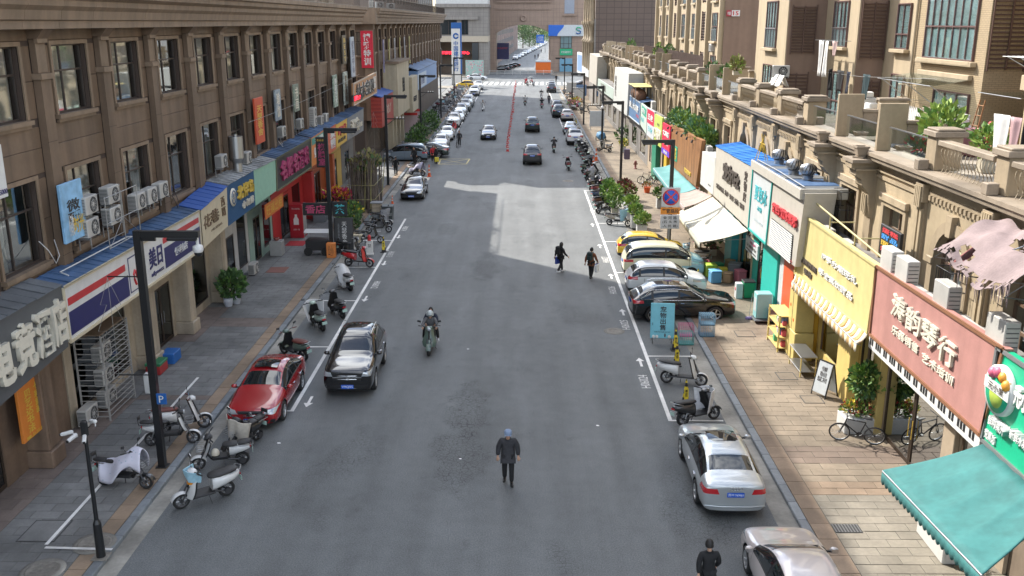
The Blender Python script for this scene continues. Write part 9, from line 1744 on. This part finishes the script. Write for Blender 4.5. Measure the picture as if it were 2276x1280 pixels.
o=thing('picket_fence','white picket fence on the terrace before the glazed doors','fence',(15.0,35.4,8.95));b=B();b.box(-.1,-2.8,-.39,.1,3.2,.0,RST);b.build('base_wall',o);q=B();q.prism([(-.06,0),(.06,0),(.06,.85),(0,.98),(-.06,.85)],'x',-.012,.012,WHT);pk=q.mesh('picket')
for i in range(34):ob('picket',pk,o,(0,-2.6+i*.17,.05))
b=B();b.box(.013,-2.8,.25,.04,3.2,.32,WHT);b.box(.013,-2.8,.7,.04,3.2,.77,WHT);b.build('rail',o)
bush('bright fig tree on the terrace behind the glass panel',(13.9,31.6,8.56),(.62,.75,.75),420,.26,(GL2,GL2,GL1),'tree','fig_tree',tub(.5,.5,.45,MATS['pot_cream']),seed=190,stems=6);bush('small bright fig plant farther back on the terrace',(14.6,34.2,8.56),(.42,.5,.5),200,.24,(GL2,GL1),'plant','pot_plant',tub(.4,.4,.6,MATS['pot_cream']),seed=191);bush('bright leafy plant beside the near balustrade pier',(14.5,29.6,8.56),(.45,.55,.42),220,.22,(GL2,GL1),'plant','pot_plant',tub(.4,.4,.6,MATS['pot_cream']),seed=192);bush('low red flowering plants behind the terrace glass',(13.2,31.4,8.56),(.3,1.2,.3),220,.16,(GL4,GL1,CR),'flowers','pot_plant',tub(.4,2.0,.3,MATS['pot_cream']),seed=193);bush('dry grass plant in a pot on a balustrade pier',(13.0,58.8,9.98),(.35,.5,.4),160,.3,(DRYG,DRYG,GL2),'plant','pot_plant',tub(.4,.4,.25,MATS['pot_cream']),seed=194)
o=thing('utility_sink','white utility sink on a pedestal against the tiled wall','sink',(16.2,35.9,8.9));b=B();b.bev(-.35,-.5,.55,.35,.5,.9,CWH,.03);b.build('basin',o);b=B();b.bev(-.2,-.2,0,.2,.2,.549,CWH,.02);b.build('pedestal',o);b=B();b.tube([(.25,0,.9),(.25,0,1.15),(.1,0,1.2),(.05,0,1.12)],.018,STEEL,6);b.build('tap',o)
o=thing('glass_canopy','tinted glass canopy over the terrace doors on steel stays','canopy',(16.95,39.2,10.75));b=B();b.add([(0,-2.6,.25),(0,2.9,.25),(-1.5,2.9,0),(-1.5,-2.6,0),(0,-2.6,.23),(0,2.9,.23),(-1.5,2.9,-.02),(-1.5,-2.6,-.02)],[(0,1,2,3),(7,6,5,4),(0,3,7,4),(3,2,6,7),(2,1,5,6)],TGL);b.build('glass',o,fix=False);b=B();[b.cyl((-1.4,y_,0),(0,y_,-1.0),.02,STEEL,5) for y_ in (-2.4,.2,2.7)];b.cyl((-1.5,-2.6,0),(-1.5,2.9,0),.02,STEEL,5);b.build('stay',o)
o=thing('window_cage','pale barred window cage beside the terrace doors','window cage',(16.9,41.2,8.9));b=B();[b.cyl((-.5,-1.0+i*.2,0),(-.5,-1.0+i*.2,1.6),.012,BAR,4) for i in range(11)];[b.tube([(0,-1.0,z_),(-.5,-1.0,z_),(-.5,1.0,z_),(0,1.0,z_)],.014,BAR,4) for z_ in (0,.5,1.05,1.6)];b.build('bars',o)
o=thing('glass_canopy','second tinted canopy at the recess by the near wing','canopy',(18.6,34.0,10.6));b=B();b.box(-1.8,-1.5,0,0,1.6,.03,TGL);b.build('glass',o);b=B();b.cyl((-1.8,-1.5,0),(-1.8,1.6,0),.02,STEEL,5);b.build('frame',o)
o=thing('clothes_rack','folding white clothes rack fixed under the upper window of the near wing','clothes rack',(16.3,31.2,12.0));b=B();[b.cyl((-.4+i*.16,-1.1,0),(-.4+i*.16,1.1,0),.014,WHT,5) for i in range(6)];[b.cyl((-.4,y_,0),(.45,y_,-.45),.012,WHT,4) for y_ in (-.8,0,.8)];b.build('rack',o)
rn=random.Random(31)
for i,(nm,c,x,y) in enumerate((('red storage box',(.40,.04,.05),16.6,33.6),('white storage box',(.55,.54,.52),16.8,34.3),('tan carton',(.36,.22,.10),16.7,33.0),('blue gas bottle',(.04,.20,.45),15.2,28.6),('clear plastic sack',(.48,.50,.50),16.0,34.9),('pink storage tub',(.48,.22,.24),15.8,33.4),('white washing basin',(.55,.55,.53),15.6,43.0),('white foam box',(.56,.56,.55),15.8,44.0))):
    o=thing('storage_box',nm+' in the clutter on the near terrace' if i < 6 else nm+' on the terrace below the small window',nm.split()[-1],(x,y,8.56),rn.uniform(-20,20));m=P('terrace_clutter_%d' % i,c,.6);b=B();s=rn.uniform(.28,.4);h_=rn.uniform(.7,1.25)
    if 'bottle' in nm:b.lathe([(.18,0),(.2,.1),(.2,1.3),(.1,1.45),(.07,1.55)],(0,0,0),m,12)
    else:b.bev(-s,-s,0,s,s,h_,m,.06)
    b.build('body',o);b=B();b.bev(-s*.7,-s*.7,h_+.001,s*.6,s*.6,h_+.25,P('terrace_lid_%d' % i,tuple(min(1,v*1.3+.02) for v in c),.6),.04) if 'bottle' not in nm else b.cyl((0,0,1.55),(0,0,1.65),.05,STEEL,8);b.build('lid',o)
o=thing('step_ladder','wooden step ladder among the clutter on the near terrace','ladder',(16.2,33.9,8.56));b=B();[b.cyl((-.3,s*.25,0),(0,s*.18,1.9),.025,WOOD,5) for s in (-1,1)];[b.cyl((-.25+i*.05,-.24,.3+i*.35),(-.25+i*.05,.24,.3+i*.35),.02,WOOD,5) for i in range(5)];b.build('frame',o)
for i,(y,m) in enumerate(((64.5,GL1),(69,GL5),(90,GL1),(97,GL2),(121,GL1))):bush(('green pots on the terrace wall past the tall partition','red flowering pots on the far terrace wall','green creeper on the far terrace fence','pale shrub on the far terrace','green netting plants on the farthest terrace')[i],(13.6,y,8.9 if i < 2 else 8.56),(.5,1.6,.5 if i < 2 else 1.1),260,.26,(m,GL1,GL3),'plants','terrace_plant',tub(.5,1.6,.4,MATS['pot_cream']),seed=200+i)
o=thing('terrace_fence','row of brown slatted fence panels along the far terrace','fence',(13.4,72,8.56));q=B();q.box(-.02,-.06,0,.02,.06,2.0,M('fence_brown',(.085,.055,.045),.7,var=.2,vs=3));fm=q.mesh('slat')
for i in range(110):ob('slat',fm,o,(0,i*.32,.1))
b=B();[b.box(.021,-.2,z_,.06,35,z_+.08,MATS['fence_brown']) for z_ in (.4,1.7)];b.build('rail',o)
for i,y in enumerate((92.5,95.5)):o=thing('patio_awning',('small yellow awning over brown baskets, nearer one','small yellow awning over brown baskets, farther one')[i],'awning',(11.6,y,6.2));b=B();b.bev(-.9,-1.2,.9,.9,1.2,.98,P('awning_straw',(.52,.42,.16),.7),.02);b.build('cloth',o);b=B();[b.sph((-.2,-.5+k*1.0,.1),.55,P('basket_brown',(.16,.08,.045),.8),12,(1,1,1.1)) for k in range(2)];b.build('basket',o);b=B();[b.cyl((x_,y_,-1.1),(x_,y_,.9),.03,STEEL,5) for x_ in (-.8,.8) for y_ in (-1.1,1.1)];b.build('post',o)
o=thing('roof_ornament','small gold garden windmill frame on the sign roof','ornament',(11.5,45.4,6.5));b=B();[b.cyl((s*.3,t*.3,0),(0,0,1.2),.02,GOLD,5) for s in (-1,1) for t in (-1,1)];[b.cyl((0,0,1.0),(.0,.5*math.cos(a),1.0+.5*math.sin(a)),.02,GOLD,4) for a in (0,1.05,2.1,3.14,4.19,5.24)];b.build('frame',o)
# roof railing plants above the brown cornice
for i,(y,m) in enumerate(((60,GL1),(66,GL5),(72,GL3))):bush(('green pot plants behind the brown cornice','red flowering pots behind the brown cornice','dark pot plants behind the brown cornice')[i],(-14.2,y,14.35),(.5,1.8,.5),200,.24,(m,GL1,GL3),'plants','roof_plant',tub(.5,1.8,.3,BEIG),seed=210+i)
rl=thing('roof_railing','thin dark railing with pots along the near brown roof edge','railing',(-13.6,44,14.35));b=B()
for i in range(130):b.box(-.01,i*.3-.01,.05,.01,i*.3+.01,1.0,ALU)
b.box(-.02,0,1.0,.02,39,1.05,ALU);b.build('rail',rl)
for i,y in enumerate((92,96,97.6,104)):ac(('first air conditioner on the far brown roof','second air conditioner on the far brown roof','third air conditioner on the far brown roof','fourth air conditioner on the far brown roof')[i],-13.9,y,14.4,'-y' if i % 2 else '+x',1,False)
bpy.data.scenes.remove(TMP)
